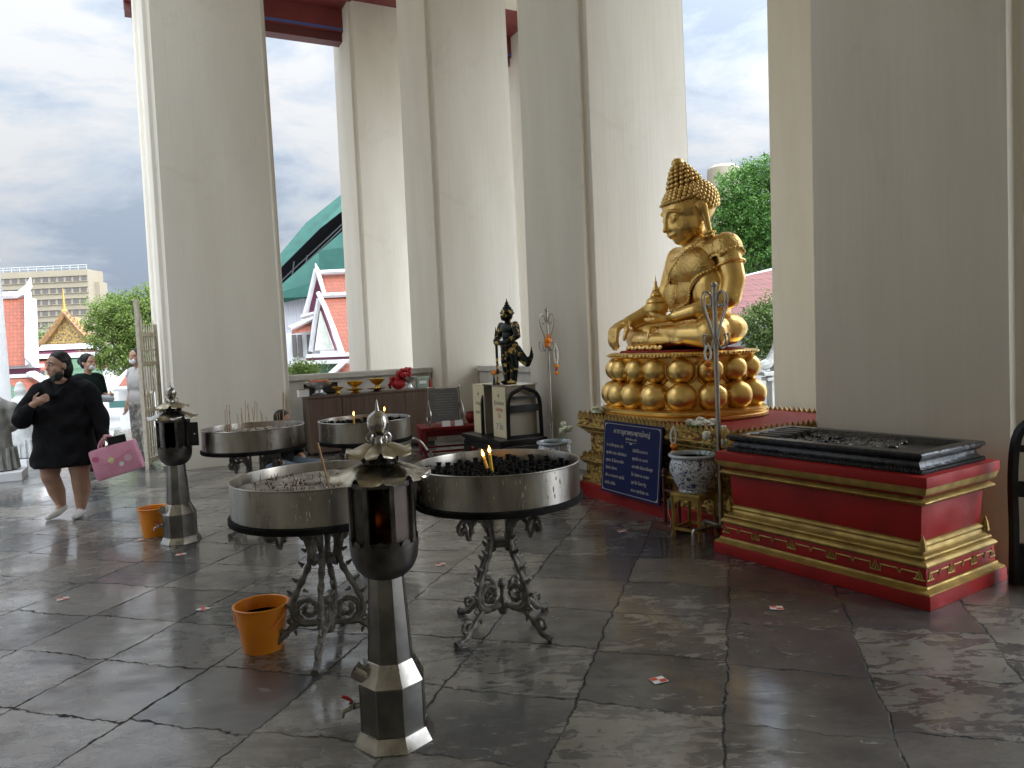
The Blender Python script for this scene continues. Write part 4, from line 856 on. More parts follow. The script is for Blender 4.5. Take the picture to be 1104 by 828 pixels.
    for m in petal_ring(6, .040, 1.148, .138, 1.106, .058, a0=rad(38), up=.05): m.build('small_petal', BRASSY, t, smooth=50)
    m = MB()
    for k in range(5):
        a = rad(25)+2*PI*k/5; ca, sa = math.cos(a), math.sin(a); pts = [(.03+.018*math.cos(q)*(1-q/14), 1.165+.018*math.sin(q)*(1-q/14)) for q in [-1.6+i*.45 for i in range(12)]]
        m.tube([(r_*ca, r_*sa, z) for r_, z in pts], .0042, 6)
    m.build('scroll_ring', STEEL_B, t)
    m = MB(); m.lathe([(0, 1.12), (.022, 1.125), (.014, 1.16), (.012, 1.175), (.030, 1.186), (.040, 1.208), (.0415, 1.226), (.036, 1.248), (.020, 1.262), (.010, 1.268), (.0075, 1.275), (.003, 1.305), (0, 1.312)], 28); m.build('ball_finial', STEEL_B, t)
    # filler spout and tap on the left side
    M_ = Matrix.Rotation(rad(-55), 3, 'Y'); m = MB(); m.lathe([(.030, 0), (.030, .055), (.034, .056), (.034, .062), (.026, .062), (.026, .02), (0, .02)], 20, (-.085, -.035, .255), M=M_); m.build('filler_spout', STEEL_B, t)
    m = MB(); m.lathe([(0, .021), (.0255, .021), (.0255, .0225), (0, .0225)], 18, (-.085, -.035, .255), M=M_); m.build('spout_hole', SOOT, t)
    m = MB(); m.tube([(-.10, -.03, .155), (-.145, -.045, .15), (-.180, -.057, .140), (-.186, -.059, .120)], [.011, .009, .0085, .0075], 10); m.lathe([(.013, -.012), (.013, .012), (0, .014)], 10, (-.148, -.045, .156)); o = m.build('tap', STEEL_B, t)
    m = MB(); m.tube([(-.148, -.045, .166), (-.154, -.047, .180), (-.168, -.05, .190), (-.185, -.052, .198)], [.006, .006, .0075, .006], 8); m.build('tap_handle', mat('red tap lever', (.35, .02, .015), .4), o)
    return t
lantern('large sooty steel lantern with curled petals dominating the foreground', -.515, 2.80, rad(4), 1.0)
lantern('smaller looking steel lantern with its door open beside the far orange bucket', -2.77, 6.02, rad(10), 1.0, open_door=True)

# ------------------------------------------------ buckets
def bucket(label, x, y, h, r1, r0, rz, swing):
    t = thing('orange_bucket', label, 'bucket', (x, y, 0), rz, 'orange plastic buckets')
    m = MB(); m.lathe([(0, .004), (r0*.96, .004), (r0, 0), (r0+.003, .012), (r1-.004, h-.03), (r1-.003, h-.012), (r1+.008, h-.010), (r1+.010, h-.003), (r1+.004, h), (r1-.004, h-.003), (r1-.008, h-.03), (r0-.003, .014), (0, .014)], 44); m.build('shell', ORANGE, t)
    m = MB(); m.lathe([(0, h*.72), (r0+(r1-r0)*.70, h*.72)], 32); m.build('water', mat('orange tinted water', (.55, .13, .01), .06), t)
    P = []
    for i in range(17):
        a = PI*i/16; P.append((math.cos(a)*(r1+.012), -math.sin(a)*(r1+.014)*math.cos(swing), h-.022-math.sin(a)*(r1+.01)*math.sin(swing)))
    m = MB(); m.tube(P, .0042, 7); m.ell((r1+.008, 0, h-.022), .010, seg=8, rings=6); m.ell((-r1-.008, 0, h-.022), .010, seg=8, rings=6); m.build('handle', mat('pale orange plastic', (.80, .25, .04), .4), t); return t
q = G(283, 700); bucket('orange plastic bucket of water standing near the foot of the ash table', q.x, q.y+.02, .235, .131, .098, rad(-12), rad(48))
q = G(167, 577); bucket('orange bucket half hidden behind the far lantern', q.x, q.y, .245, .118, .09, rad(160), rad(70))

# ------------------------------------------------ garland hook stands
def hook_stand(label, x, y, rz, H=1.87):
    t = thing('garland_stand', label, 'hook stand', (x, y, 0), rz, 'steel garland stands with heart shaped hooks'); Z = H-.0
    MB().tube([(0, 0, .09), (0, 0, 1.0), (0, 0, Z-.03)], .0165, 16).build('pole', STEEL, t)
    MB().ell((0, 0, Z-.02), .022, seg=14, rings=10).build('ball_knob', STEEL_B, t)
    def arm(k, a, pts, r):
        ca, sa = math.cos(a), math.sin(a); m = MB(); P = catmull([(x_*ca, x_*sa, z) for x_, z in pts], 4); m.tube(P, r, 7); e_ = P[-1]; m.ell(e_, .010, seg=8, rings=6); m.build(k, STEEL, t)
    for k in range(4):
        a = k*PI/2+PI/8
        arm('heart_arm', a, [(.018, Z-.42), (.055, Z-.30), (.105, Z-.19), (.115, Z-.11), (.085, Z-.065), (.045, Z-.085), (.028, Z-.14), (.045, Z-.175), (.07, Z-.165)], .0055)
        arm('hook', a+.25, [(.016, Z-.40), (.045, Z-.47), (.09, Z-.465), (.115, Z-.41), (.105, Z-.375)], .006)
    for k, (a, L_) in enumerate(((PI*1.12, .24), (PI*.12, .24), (PI*.62, .2), (PI*1.62, .2))):
        ca, sa = math.cos(a), math.sin(a); MB().tube([(0, 0, .105), (L_*.5*ca, L_*.5*sa, .103), (L_*ca, L_*sa, .10), (L_*ca*1.02, L_*sa*1.02, .09), (L_*ca*1.02, L_*sa*1.02, 0)], .0135, 10).build('foot_tube', STEEL, t)
    return t
q = G(778, 582); hook_stand('near steel hook stand in front of the golden statue', q.x, q.y, rad(0))
HS = q.copy()
q2 = Vector((.42, 8.30, 0)); hook_stand('far steel hook stand with a marigold garland, in front of the shaded column', q2.x, q2.y, rad(20))
def garland(label, x, y, z, L_, fl=True, white=True):
    t = thing('garland', label, 'garland', (x, y, z), 0, 'hanging flower garlands')
    m = MB()
    for sg in (-1, 1):
        P = catmull([(0, 0, 0), (sg*.02, 0, -L_*.25), (sg*.016, 0, -L_*.5), (0, 0, -L_*.62)], 5)
        for p_ in P: m.ell(p_, .0095, seg=8, rings=6)
    m.build('jasmine_loop', FLOWW, t)
    m = MB(); m.ell((0, 0, -L_*.68), (.03, .03, .022), seg=12, rings=8); m.ell((0, 0, -L_*.90), (.026, .026, .02), seg=12, rings=8); m.build('marigold_ball', FLOWO, t)
    m = MB(); m.ell((0, 0, -L_*.78), (.014, .014, .014), seg=10, rings=6); m.tube([(0, 0, -L_*.55), (0, 0, -L_)], .003, 5); m.build('tassel', FLOWR, t); return t
garland('white and orange garland hanging from the near hook stand over the lotus throne', HS.x-.075, HS.y-.06, 1.43, .20)
garland('long pale garland hanging from the right hook of the far stand', .50, 8.22, 1.47, .36)
g_ = thing('marigold_bunch', 'orange marigold bunch wound round the far hook stand pole', 'flowers', (.42, 8.28, 1.51)); MB().ell((0, 0, 0), (.045, .045, .04)).ell((-.01, -.02, -.05), (.03, .03, .03)).ell((.01, -.01, .045), (.022, .022, .03)).build('marigold_head', FLOWO, g_)
q = B(-.80, 2.12, .80); garland('short garland with yellow rosette hanging on the gold pedestal rail left of the lotus pot', q.x, q.y, .78, .22)

# ------------------------------------------------ black footprint on its red plinth
PU = Vector((.79, -1.25, 0)).normalized(); PV = Vector((-PU.y, PU.x, 0)); PL, PW = 1.48, .82
pc = (Vector((1.34, 5.05, 0))+Vector((2.13, 3.80, 0)))/2+PV*PW/2
PZ = math.atan2(PU.y, PU.x)
t = thing('red_plinth', 'long dark red plinth with gold mouldings under the black footprint slab', 'plinth', pc, PZ)
def rectp(a, b): return [(-a, -b), (a, -b), (a, b), (-a, b)]
hl, hw = PL/2, PW/2
def tier(name, m, i0, i1, z0, z1, bev=.004):
    k = MB(); a0, b0, a1, b1 = hl-i0, hw-i0, hl-i1, hw-i1
    k.add([(x, y, z0) for x, y in rectp(a0, b0)]+[(x, y, z1) for x, y in rectp(a1, b1)], [(3, 2, 1, 0), (4, 5, 6, 7), (0, 1, 5, 4), (1, 2, 6, 5), (2, 3, 7, 6), (3, 0, 4, 7)]); return k.build(name, m, t, smooth=20, bevel=bev)
def moulding(name, m, prof):
    k = MB(); vs = []; fs = []
    for ins, z in prof: vs += [(x, y, z) for x, y in rectp(hl-ins, hw-ins)]
    for i in range(len(prof)-1):
        for j in range(4): fs.append((i*4+j, i*4+(j+1) % 4, (i+1)*4+(j+1) % 4, (i+1)*4+j))
    fs.append((3, 2, 1, 0)); n = len(vs)-4; fs.append((n, n+1, n+2, n+3)); return k.add(vs, fs).build(name, m, t, smooth=50)
def half_round(z0, z1, ins, bulge, n=6): return [(ins-bulge*math.sin(PI*i/n), z0+(z1-z0)*i/n) for i in range(n+1)]
tier('bottom_board', RED, 0, 0, 0, .075)
moulding('gold_ledge', GOLD_TR, [(.006, .0755), (.006, .085), (.03, .098), (.034, .112)])
tier('lattice_band', RED, .042, .046, .1125, .205)
moulding('gold_cornice', GOLD_TR, half_round(.2055, .235, .045, .012)+[(.05, .24)]+half_round(.245, .265, .062, .008)+[(.075, .27), (.085, .295)]+half_round(.30, .325, .088, .008)+[(.098, .333)])
tier('side_panel', RED, .098, .085, .3335, .535)
moulding('gold_bead', GOLD_TR, [(.09, .5355)]+half_round(.538, .577, .062, .024)+[(.075, .58)])
tier('neck_board', RED, .062, .060, .5805, .595)
moulding('gold_cove', GOLD_TR, [(.045, .5955), (.038, .602), (.034, .612), (.030, .628), (.026, .640)])
tier('top_board', RED, .022, .022, .6405, .700)
k = MB()       # raised gold lattice line with small spires
def lattice(k, L_, place, n):
    st = L_/n
    for i in range(n+1):
        x = -L_/2+i*st
        if i < n:
            for (xa, za, xb, zb) in ((.03, .148, .03, .178), (.03, .178, st/2-.012, .178), (st/2-.012, .178, st/2, .155), (st/2, .155, st/2+.012, .178), (st/2+.012, .178, st-.03, .178), (st-.03, .178, st-.03, .148)):
                A_ = place(x+xa, za); B_ = place(x+xb, zb); k.tube([A_, B_], .0045, 6)
        if 0 < i < n or True:
            xx = min(max(x, -L_/2+.03), L_/2-.03)
            k.tube([place(xx-.032, .142), place(xx+.032, .142)], .005, 6); k.tube([place(xx-.02, .143), place(xx-.012, .166), place(xx, .196)], [.005, .005, .0015], 6); k.tube([place(xx+.02, .143), place(xx+.012, .166), place(xx, .196)], [.005, .005, .0015], 6); k.tube([place(xx, .145), place(xx, .172)], [.008, .003], 6)
fr = lambda sy: (lambda x, z: Vector((x, sy*(hw-.043), z)))
lattice(k, PL-.10, fr(-1), 5); lattice(k, PL-.10, fr(1), 5)
sd_ = lambda sx_: (lambda y, z: Vector((sx_*(hl-.043), y, z)))
lattice(k, PW-.10, sd_(1), 3); lattice(k, PW-.10, sd_(-1), 3)
k.build('gold_lattice', GOLD_TR, t)
for sx_ in (-1, 1):
    for sy in (-1, 1):
        k = MB(); x0, y0 = sx_*(hl-.078), sy*(hw-.078); k.tube([(x0, y0, .29), (x0, y0, .335), (x0, y0, .375)], [.022, .016, .002], 6); k.ell((x0, y0, .30), .014, seg=8, rings=6); k.build('corner_leaf', GOLD_TR, t)
# the footprint slab
f = thing('footprint_slab', 'glossy black carved footprint tray lying on the red plinth', 'footprint slab', pc+Vector((0, 0, .7005)), PZ)
a, b = hl-.075, hw-.075
k = MB(); vs = []; fs = []
prof = [(0, 0), (0, .018), (.02, .03), (.03, .045), (.035, .062), (.018, .07), (.008, .085), (0, .086), (-.002, .104), (.006, .112), (.075, .112), (.105, .088), (.12, .080)]
for ins, z in prof: vs += [(x, y, z) for x, y in rectp(a-ins, b-ins)]
for i in range(len(prof)-1):
    for j in range(4): fs.append((i*4+j, i*4+(j+1) % 4, (i+1)*4+(j+1) % 4, (i+1)*4+j))
fs.append((3, 2, 1, 0)); n_ = len(vs)-4; fs.append((n_, n_+1, n_+2, n_+3)); k.add(vs, fs)
k.build('tray', mat('glossy black lacquer relief', (.010, .010, .011), .22, 0, col2=(.022, .022, .023), nscale=20, bump=.6, bscale=26, bdist=.008, spec=.35), f, smooth=25, bevel=.002)
k = MB()
for i in range(66):
    x = -a+2*a*(i+.5)/66
    for sy in (-1, 1): k.ell((x, sy*(b-.004), .012), (.0085, .008, .016), seg=6, rings=5)
for i in range(33):
    y = -b+2*b*(i+.5)/33
    for sx_ in (-1, 1): k.ell((sx_*(a-.004), y, .012), (.008, .0085, .016), seg=6, rings=5)
k.build('fringe_moulding', BLACK, f)
for i in range(5):
    y = -b+.15+i*(2*b-.30)/4; k = MB(); k.cap((-a+.10, y, .078), .034, (-a+.32-.02*abs(i-1), y, .078), .037); k.build('toe', BLACK, f)
k = MB(); k.ell((.16, 0, .070), (a-.42, b-.16, .026), seg=36, rings=12); rgn = random.Random(3)
for i in range(90):
    k.ell((rgn.uniform(-a+.36, a-.30), rgn.uniform(-b+.16, b-.16), .090), (rgn.uniform(.008, .028), rgn.uniform(.008, .022), rgn.uniform(.006, .014)), Matrix.Rotation(rgn.uniform(0, 3), 3, 'Z'), seg=8, rings=6)
k.build('sole_relief', mat('wet black relief', (.012, .012, .013), .16, 0, bump=.7, bscale=30, coat=.5), f)

# ------------------------------------------------ golden statue pedestal (building axes)
US, SS0, SS1 = -.75, 1.50, 3.62; UE = .70
PDc = B((US+UE)/2, (SS0+SS1)/2); hu, hs = (UE-US)/2, (SS1-SS0)/2
t = thing('gold_pedestal', 'long pedestal of carved gold tiers on a red base carrying the golden statue', 'pedestal', PDc, BT)
def ped(name, m, prof, sm=30):
    k = MB(); vs = []; fs = []
    for ins, z in prof: vs += [(x, y, z) for x, y in rectp(hu-ins, hs-ins)]
    for i in range(len(prof)-1):
        for j in range(4): fs.append((i*4+j, i*4+(j+1) % 4, (i+1)*4+(j+1) % 4, (i+1)*4+j))
    fs.append((3, 2, 1, 0)); n = len(vs)-4; fs.append((n, n+1, n+2, n+3)); return k.add(vs, fs).build(name, m, t, smooth=sm)
ped('red_base', RED, [(0, 0), (0, .125), (.012, .135)])
ped('lower_tier', CARVED, [(.02, .1355), (.02, .18), (.05, .20), (.055, .30), (.03, .32), (.01, .34), (.005, .365), (.02, .375)])
ped('waist_tier', CARVED, [(.09, .3755), (.09, .60)])
ped('upper_tier', CARVED, [(.07, .6005), (.05, .63), (.02, .65), (.0, .665), (.0, .695), (.012, .70), (.012, .738), (.0, .742), (0, .757)])
ped('red_top', REDC, [(.03, .7575), (.03, .7755)])
def cresting(z, ins, h, step, name):
    k = MB()
    def tooth(p, d, nrm):
        w_ = step*.46; th = .010; P = [(-w_, 0), (w_, 0), (w_*.95, h*.45), (w_*.35, h*.8), (w_*.15, h*1.1), (-w_*.25, h*.8), (-w_*.9, h*.45)]
        k.slab([p+d*x+Vector((0, 0, y)) for x, y in P], nrm, th)
    for sy in (-1, 1):
        n = int(2*(hu-ins)/step)
        for i in range(n): tooth(Vector((-(hu-ins)+(i+.5)*2*(hu-ins)/n, sy*(hs-ins), z)), Vector((1, 0, 0)), Vector((0, -sy, 0)))
        n = int(2*(hs-ins)/step)
        for i in range(n): tooth(Vector((sy*(hu-ins), -(hs-ins)+(i+.5)*2*(hs-ins)/n, z)), Vector((0, 1, 0)), Vector((-sy, 0, 0)))
    return k.build(name, GOLD_TR, t, smooth=0)
cresting(.757, .004, .055, .055, 'rail_cresting'); cresting(.3755, .025, .045, .055, 'lower_cresting')
k = MB()
for z, ins in ((.680, -.003), (.625, .052), (.352, .004), (.20, .046)):
    for sy in (-1, 1):
        k.tube([(-(hu-ins), sy*(hs-ins), z), (hu-ins, sy*(hs-ins), z)], .008, 6); k.tube([(sy*(hu-ins), -(hs-ins), z), (sy*(hu-ins), hs-ins, z)], .008, 6)
k.build('rail_beading', GOLD_TR, t)

# lotus throne
LC = B(-.06, 2.90, .776); LR = BT-PI/2       # local x = towards the viewer (building -s), local y = building +u; statue faces local -y
t = thing('lotus_throne', 'golden lotus throne with two rows of round bulging petals under the seated statue', 'lotus throne', LC, LR); t.scale = (1, 1, .943)
ax, ay = .70, .56
def sup(a_, rx, ry, n=2.6):
    c, s = math.cos(a_), math.sin(a_); return Vector((rx*math.copysign(abs(c)**(2/n), c), ry*math.copysign(abs(s)**(2/n), s), 0))
def suplathe(prof, n=72):
    m = MB(); vs = []; fs = []
    for kx, z in prof:
        for k in range(n): p_ = sup(2*PI*k/n, ax+kx, ay+kx); vs.append((p_.x, p_.y, z))
    for i in range(len(prof)-1):
        for k in range(n): fs.append((i*n+k, i*n+(k+1) % n, (i+1)*n+(k+1) % n, (i+1)*n+k))
    fs.append(tuple(range(n))[::-1]); fs.append(tuple(range((len(prof)-1)*n, len(prof)*n))); return m.add(vs, fs)
suplathe([(.06, 0), (.075, .012), (.075, .035), (.05, .05), (.065, .065), (.065, .085), (.03, .10)]).build('base_moulding', GOLD, t)
suplathe([(-.04, .09), (-.05, .16), (-.09, .30), (-.085, .42), (-.07, .52), (-.05, .565)]).build('core', GOLD, t)
suplathe([(-.045, .566), (-.015, .575), (0, .585), (0, .605), (-.01, .612), (-.02, .618)]).build('top_plate', GOLD, t)
m = MB()
NB = 110
for k in range(NB):
    p_ = sup(2*PI*k/NB, ax+.002, ay+.002); m.ell((p_.x, p_.y, .597), .0125, seg=6, rings=5)
m.build('bead_rim', GOLD, t)
# equal arc length positions
def arcpos(n, rx, ry, off=0):
    S = [sup(2*PI*i/720, rx, ry) for i in range(721)]; d = [0]
    for i in range(720): d.append(d[-1]+(S[i+1]-S[i]).length)
    out_ = []
    for k in range(n):
        tgt = (k+off)/n*d[-1]; i = next(i for i in range(720) if d[i+1] >= tgt); a_ = 2*PI*i/720; out_.append((S[i], math.atan2(S[(i+1) % 720].y-S[i-1].y, S[(i+1) % 720].x-S[i-1].x)-PI/2))
    return out_
for row, (n, z, rb, kx, off) in enumerate(((15, .212, .134, -.045, 0), (15, .455, .118, -.075, .0))):
    for (p_, ang) in arcpos(n, ax+kx, ay+kx, off+.25):
        m = MB(); R_ = Matrix.Rotation(ang, 3, 'Z')
        m.ell((p_.x, p_.y, z), (rb*.93, rb*1.0, rb), R_, seg=24, rings=16)
        # shell like collar around the bulge
        P = []
        for i in range(15):
            a_ = -PI*.5-PI*.62+(2*PI*.62)*i/14; P.append(p_+R_ @ Vector((.012-.03*math.cos(a_+PI/2), math.cos(a_)*(rb+.014), 0))+Vector((0, 0, z+math.sin(a_)*(rb+.012))))
        m.tube(P, [.006+.010*math.sin(PI*i/14) for i in range(15)], 8); m.build('petal', GOLD, t)
m = suplathe([(-.11, .6185), (-.105, .622), (-.11, .632), (-.12, .638)]); m.build('red_cushion', REDC, t)

# ------------------------------------------------ golden seated statue
S_ = thing('golden_statue', 'large golden seated figure holding a bowl in its lap', 'statue', B(.03, 2.80, .776+.6385*.943-.002), LR-rad(7)); S_.scale = (1.07, 1.03, 1.02)
E_ = MB()
# folded legs: figure faces -y, its left is +x (nearest the viewer)
E_.ell((0, .12, .14), (.30, .25, .17)); E_.ell((0, .05, .10), (.36, .30, .12))
E_.chain([(-.20, .05, .13), (-.44, -.16, .13), (-.55, -.24, .115)], [.155, .135, .115])
E_.chain([(.20, .05, .14), (.44, -.14, .14), (.55, -.22, .125)], [.165, .150, .13])
E_.chain([(-.56, -.25, .10), (-.30, -.37, .085), (.0, -.40, .085), (.20, -.36, .085)], [.10, .082, .065, .055])     # right shin in front
E_.chain([(.56, -.22, .11), (.34, -.33, .125), (.02, -.32, .15), (-.20, -.25, .16)], [.115, .09, .072, .055])      # left shin
E_.ell((-.27, -.20, .175), (.11, .06, .045)); E_.ell((.30, -.37, .08), (.11, .05, .045))
E_.ell((.34, .02, .16), (.20, .24, .15)); E_.ell((-.32, .02, .15), (.2, .22, .14))
# torso
E_.ell((0, .12, .32), (.27, .20, .20)); E_.ell((0, .10, .52), (.27, .19, .22)); E_.ell((0, .08, .72), (.32, .20, .21)); E_.ell((-.13, -.03, .72), (.17, .11, .13)); E_.ell((.13, -.03, .72), (.17, .11, .13))
E_.ell((.21, .06, .50), (.16, .18, .24)); E_.ell((-.20, .06, .50), (.12, .17, .22)); E_.cap((-.29, .10, .83), .118, (.29, .10, .83), .118); E_.ell((0, .09, .90), (.24, .13, .09))
E_.chain([(0, .08, .90), (0, .05, 1.02)], [.150, .128])
for z_ in (.955, .985): E_.lathe([(.0, z_-.012), (.134, z_-.006), (.140, z_), (.134, z_+.006), (0, z_+.012)], 24, (0, .06, 0))
# arms
E_.chain([(-.35, .10, .85), (-.43, .04, .58), (-.45, -.02, .44)], [.108, .088, .080]); E_.chain([(-.45, -.02, .44), (-.51, -.20, .33), (-.55, -.33, .275)], [.082, .072, .055])
E_.chain([(.35, .10, .85), (.44, .10, .58), (.44, .06, .42)], [.112, .095, .088]); E_.chain([(.44, .06, .42), (.30, -.18, .325), (.14, -.29, .285)], [.090, .070, .050])
# right hand spread over the knee, fingers hanging down the shin
E_.ell((-.56, -.385, .255), (.07, .075, .045), Matrix.Rotation(rad(25), 3, 'X'))
for i, (dx, L_) in enumerate(((-.055, .17), (-.018, .20), (.018, .205), (.053, .185))):
    E_.chain([(-.56+dx, -.43, .245), (-.56+dx*1.15, -.485, .20), (-.56+dx*1.2, -.50, .20-L_*.55), (-.56+dx*1.2, -.485, .20-L_*.9)], [.027, .025, .022, .017])
E_.chain([(-.50, -.36, .25), (-.455, -.40, .21), (-.44, -.435, .15), (-.45, -.445, .105)], [.028, .026, .022, .017])
# left hand palm up under the bowl
E_.ell((.06, -.33, .275), (.11, .085, .032))
for i, (dy, L_) in enumerate(((-.06, .15), (-.022, .17), (.015, .165), (.048, .14))):
    E_.chain([(-.01, -.33+dy, .275), (-.01-L_*.5, -.335+dy, .265), (-.01-L_, -.33+dy, .28)], [.024, .022, .017])
E_.chain([(.10, -.38, .285), (.05, -.43, .31), (-.01, -.43, .325)], [.028, .024, .018])
# head, turned slightly down
HC = Vector((0, -.025, 1.180)); RX = Matrix.Rotation(rad(-6), 3, 'Z') @ Matrix.Rotation(rad(18), 3, 'X'); HS_ = 1.09
def hd(x, y, z): return HC+RX @ (Vector((x, y, z))*HS_)
E_.ell(hd(0, .02, .06), (.205, .225, .21), RX); E_.ell(hd(0, -.035, -.055), (.18, .185, .175), RX); E_.ell(hd(0, -.07, -.14), (.125, .12, .085), RX); E_.ell(hd(0, -.145, -.165), (.045, .04, .038))
E_.chain([hd(0, -.190, .055), hd(0, -.218, -.02), hd(0, -.228, -.050)], [.016, .019, .026]); E_.ell(hd(-.024, -.208, -.056), .017); E_.ell(hd(.024, -.208, -.056), .017)
for sg in (-1, 1):
    E_.chain([hd(sg*.018, -.19, .06), hd(sg*.06, -.19, .085), hd(sg*.11, -.165, .078), hd(sg*.145, -.13, .045)], [.009, .009, .008, .006])
    E_.ell(hd(sg*.072, -.163, .024), (.044, .024, .020), RX)
    E_.chain([hd(sg*.03, -.184, .010), hd(sg*.07, -.186, .003), hd(sg*.112, -.165, .012)], [.005, .006, .004])
    E_.ell(hd(sg*.080, -.125, -.07), (.055, .05, .055))
    E_.chain([hd(sg*.185, .02, .075), hd(sg*.205, .035, .03), hd(sg*.198, .03, -.06), hd(sg*.188, .025, -.17), hd(sg*.175, .03, -.205)], [.022, .036, .030, .026, .020]); E_.ell(hd(sg*.205, .02, .04), (.018, .045, .06))
E_.chain([hd(-.055, -.188, -.104), hd(-.02, -.208, -.100), hd(.02, -.208, -.100), hd(.055, -.188, -.104)], [.007, .013, .013, .007]); E_.chain([hd(-.04, -.190, -.122), hd(0, -.203, -.126), hd(.04, -.190, -.122)], [.008, .0135, .008])
body = organic('body', E_, GOLD, S_, voxel=.0105, smooth=5, factor=.5)
# hair: cap, curls, topknot
m = MB(); m.ell(hd(0, .052, .072), (.215, .228, .204), RX, seg=28, rings=18)
for (zc, r_) in ((.235, .120), (.285, .100), (.335, .078), (.375, .056)): m.ell(hd(0, .055, zc), (r_*1.08, r_*1.08, .055), RX)
def keepface(co):
    inv = np.array(RX.transposed()); l = (co-np.array(HC))@inv.T/HS_; lim = np.where(l[:, 2] > .135, -.5, -.02-.9*np.clip(l[:, 2]-.10, 0, .03)*1.5); l[:, 1] = np.maximum(l[:, 1], lim); return np.array(HC)+(l*HS_)@np.array(RX.transposed())
hair = organic('hair', m, GOLD_CURL, S_, voxel=.012, smooth=3, disp=keepface)
m = MB(); cr_ = .0255
for i in range(12):
    th = rad(22+i*8.0); rr = math.sin(th); n = max(4, int(2*PI*rr*.222/.044))
    for k in range(n):
        a_ = 2*PI*(k+.5*(i % 2))/n; d_ = Vector((math.cos(a_)*rr, math.sin(a_)*rr, math.cos(th))); loc = Vector((0, .05, .075))+Vector((d_.x*.203, d_.y*.215, d_.z*.192))
        if loc.z < .135 and loc.y < .0+.06*(.135-loc.z)/.1: continue
        m.ell(hd(*loc), (cr_, cr_, cr_), seg=9, rings=7)
for j, (zc, r_) in enumerate(((.262, .128), (.298, .110), (.332, .092), (.364, .074), (.392, .055))):
    n = int(2*PI*r_/.039)
    for k in range(n): a_ = 2*PI*(k+.5*(j % 2))/n; m.ell(hd(r_*math.cos(a_), .055+r_*math.sin(a_), zc), .0225, seg=9, rings=7)
for k in range(34):
    a_ = PI+PI*(k)/33; m.ell(hd(.190*math.cos(a_), .01+.186*math.sin(a_), .126+.022*abs(math.sin(a_))), .0115, seg=7, rings=5)
m.build('curls', GOLD_CURL, hair)
m = MB(); m.lathe([(.0, -.02), (.046, -.01), (.055, .012), (.048, .036), (.028, .052), (0, .058)], 20, hd(0, .055, .412)); m.build('topknot', GOLD, hair)
# sash over the left shoulder
def wrap_band(src, name, m_, parent, test, off, thick):
    """cloth laid over part of the body surface: the faces that pass test, lifted along the normals"""
    bm = bmesh.new(); bm.from_mesh(src.data); bm.normal_update()
    bmesh.ops.delete(bm, geom=[f_ for f_ in bm.faces if not test(f_.calc_center_median())], context='FACES')
    isl = []; seen = set()
    for f_ in bm.faces:
        if f_ in seen: continue
        st_ = [f_]; cur = []; seen.add(f_)
        while st_:
            q_ = st_.pop(); cur.append(q_)
            for e_ in q_.edges:
                for g_ in e_.link_faces:
                    if g_ not in seen: seen.add(g_); st_.append(g_)
        isl.append(cur)
    isl.sort(key=len); drop = [f_ for c_ in isl[:-1] for f_ in c_]
    if drop: bmesh.ops.delete(bm, geom=drop, context='FACES')
    for _ in range(6): bmesh.ops.smooth_vert(bm, verts=bm.verts, factor=.5, use_axis_x=True, use_axis_y=True, use_axis_z=True)
    bm.normal_update(); nr_ = {v: v.normal.copy() for v in bm.verts}
    edge = [v.co.copy()+nr_[v]*off for v in bm.verts if v.is_boundary]
    for v in bm.verts: v.co += nr_[v]*off
    be = [e_ for e_ in bm.edges if e_.is_boundary]; r_ = bmesh.ops.extrude_edge_only(bm, edges=be); 
    for v in r_['geom']:
        if isinstance(v, bmesh.types.BMVert): v.co -= v.normal*thick if v.normal.length > .1 else Vector((0, 0, 0))
    me = bpy.data.meshes.new(name); bm.to_mesh(me); bm.free(); me.materials.append(m_); me.polygons.foreach_set('use_smooth', [True]*len(me.polygons))
    o = bpy.data.objects.new(name, me); COL.objects.link(o); o.parent = parent; return o, edge
def in_sash(c):
    q_ = (c.x-.05)*(-.69)+(c.z-.70)*.72
    if c.x < -.335 or c.z < .36 or c.z > 1.01: return False
    if c.z < .78 and c.x > .325: return False
    if c.x > .50 or (c.x > .30 and c.z < .80 and c.y < .0): return False
    if c.y < -.20 and c.z < .44: return False
    return -.20 < q_ < .115
sash, hem = wrap_band(body, 'sash', BROC, S_, in_sash, .024, .036)
m = MB(); used_ = []
for p_ in hem:
    if all((p_-u_).length > .026 for u_ in used_): used_.append(p_)
for p_ in used_: m.ell(p_, .0125, seg=8, rings=6)
o = m.build('beaded_hem', GOLD, sash); o['kind'] = 'stuff'
m = MB(); m.tube([(.400+.116*math.cos(a_), .10+.116*math.sin(a_), .70+.035*math.cos(a_)) for a_ in [2*PI*i/24 for i in range(25)]], .010, 7); m.build('arm_band', GOLD, S_)
# wavy cloth hem in front of the legs
m = MB()
for i in range(9):
    x_ = -.36+i*.065; m.ell((x_, -.455+.0*i, .022+.004*(i % 2)), (.04, .016, .026), Matrix.Rotation(rad(20*(1 if i % 2 else -1)), 3, 'Y'), seg=12, rings=8)
m.build('cloth_hem', GOLD, S_)
m = MB(); m.tube([(-.02+.0*math.cos(a_), -.37+.090*math.cos(a_), .11+.092*math.sin(a_)) for a_ in [2*PI*i/22 for i in range(23)]], .008, 7); m.build('trouser_band', GOLD, S_)
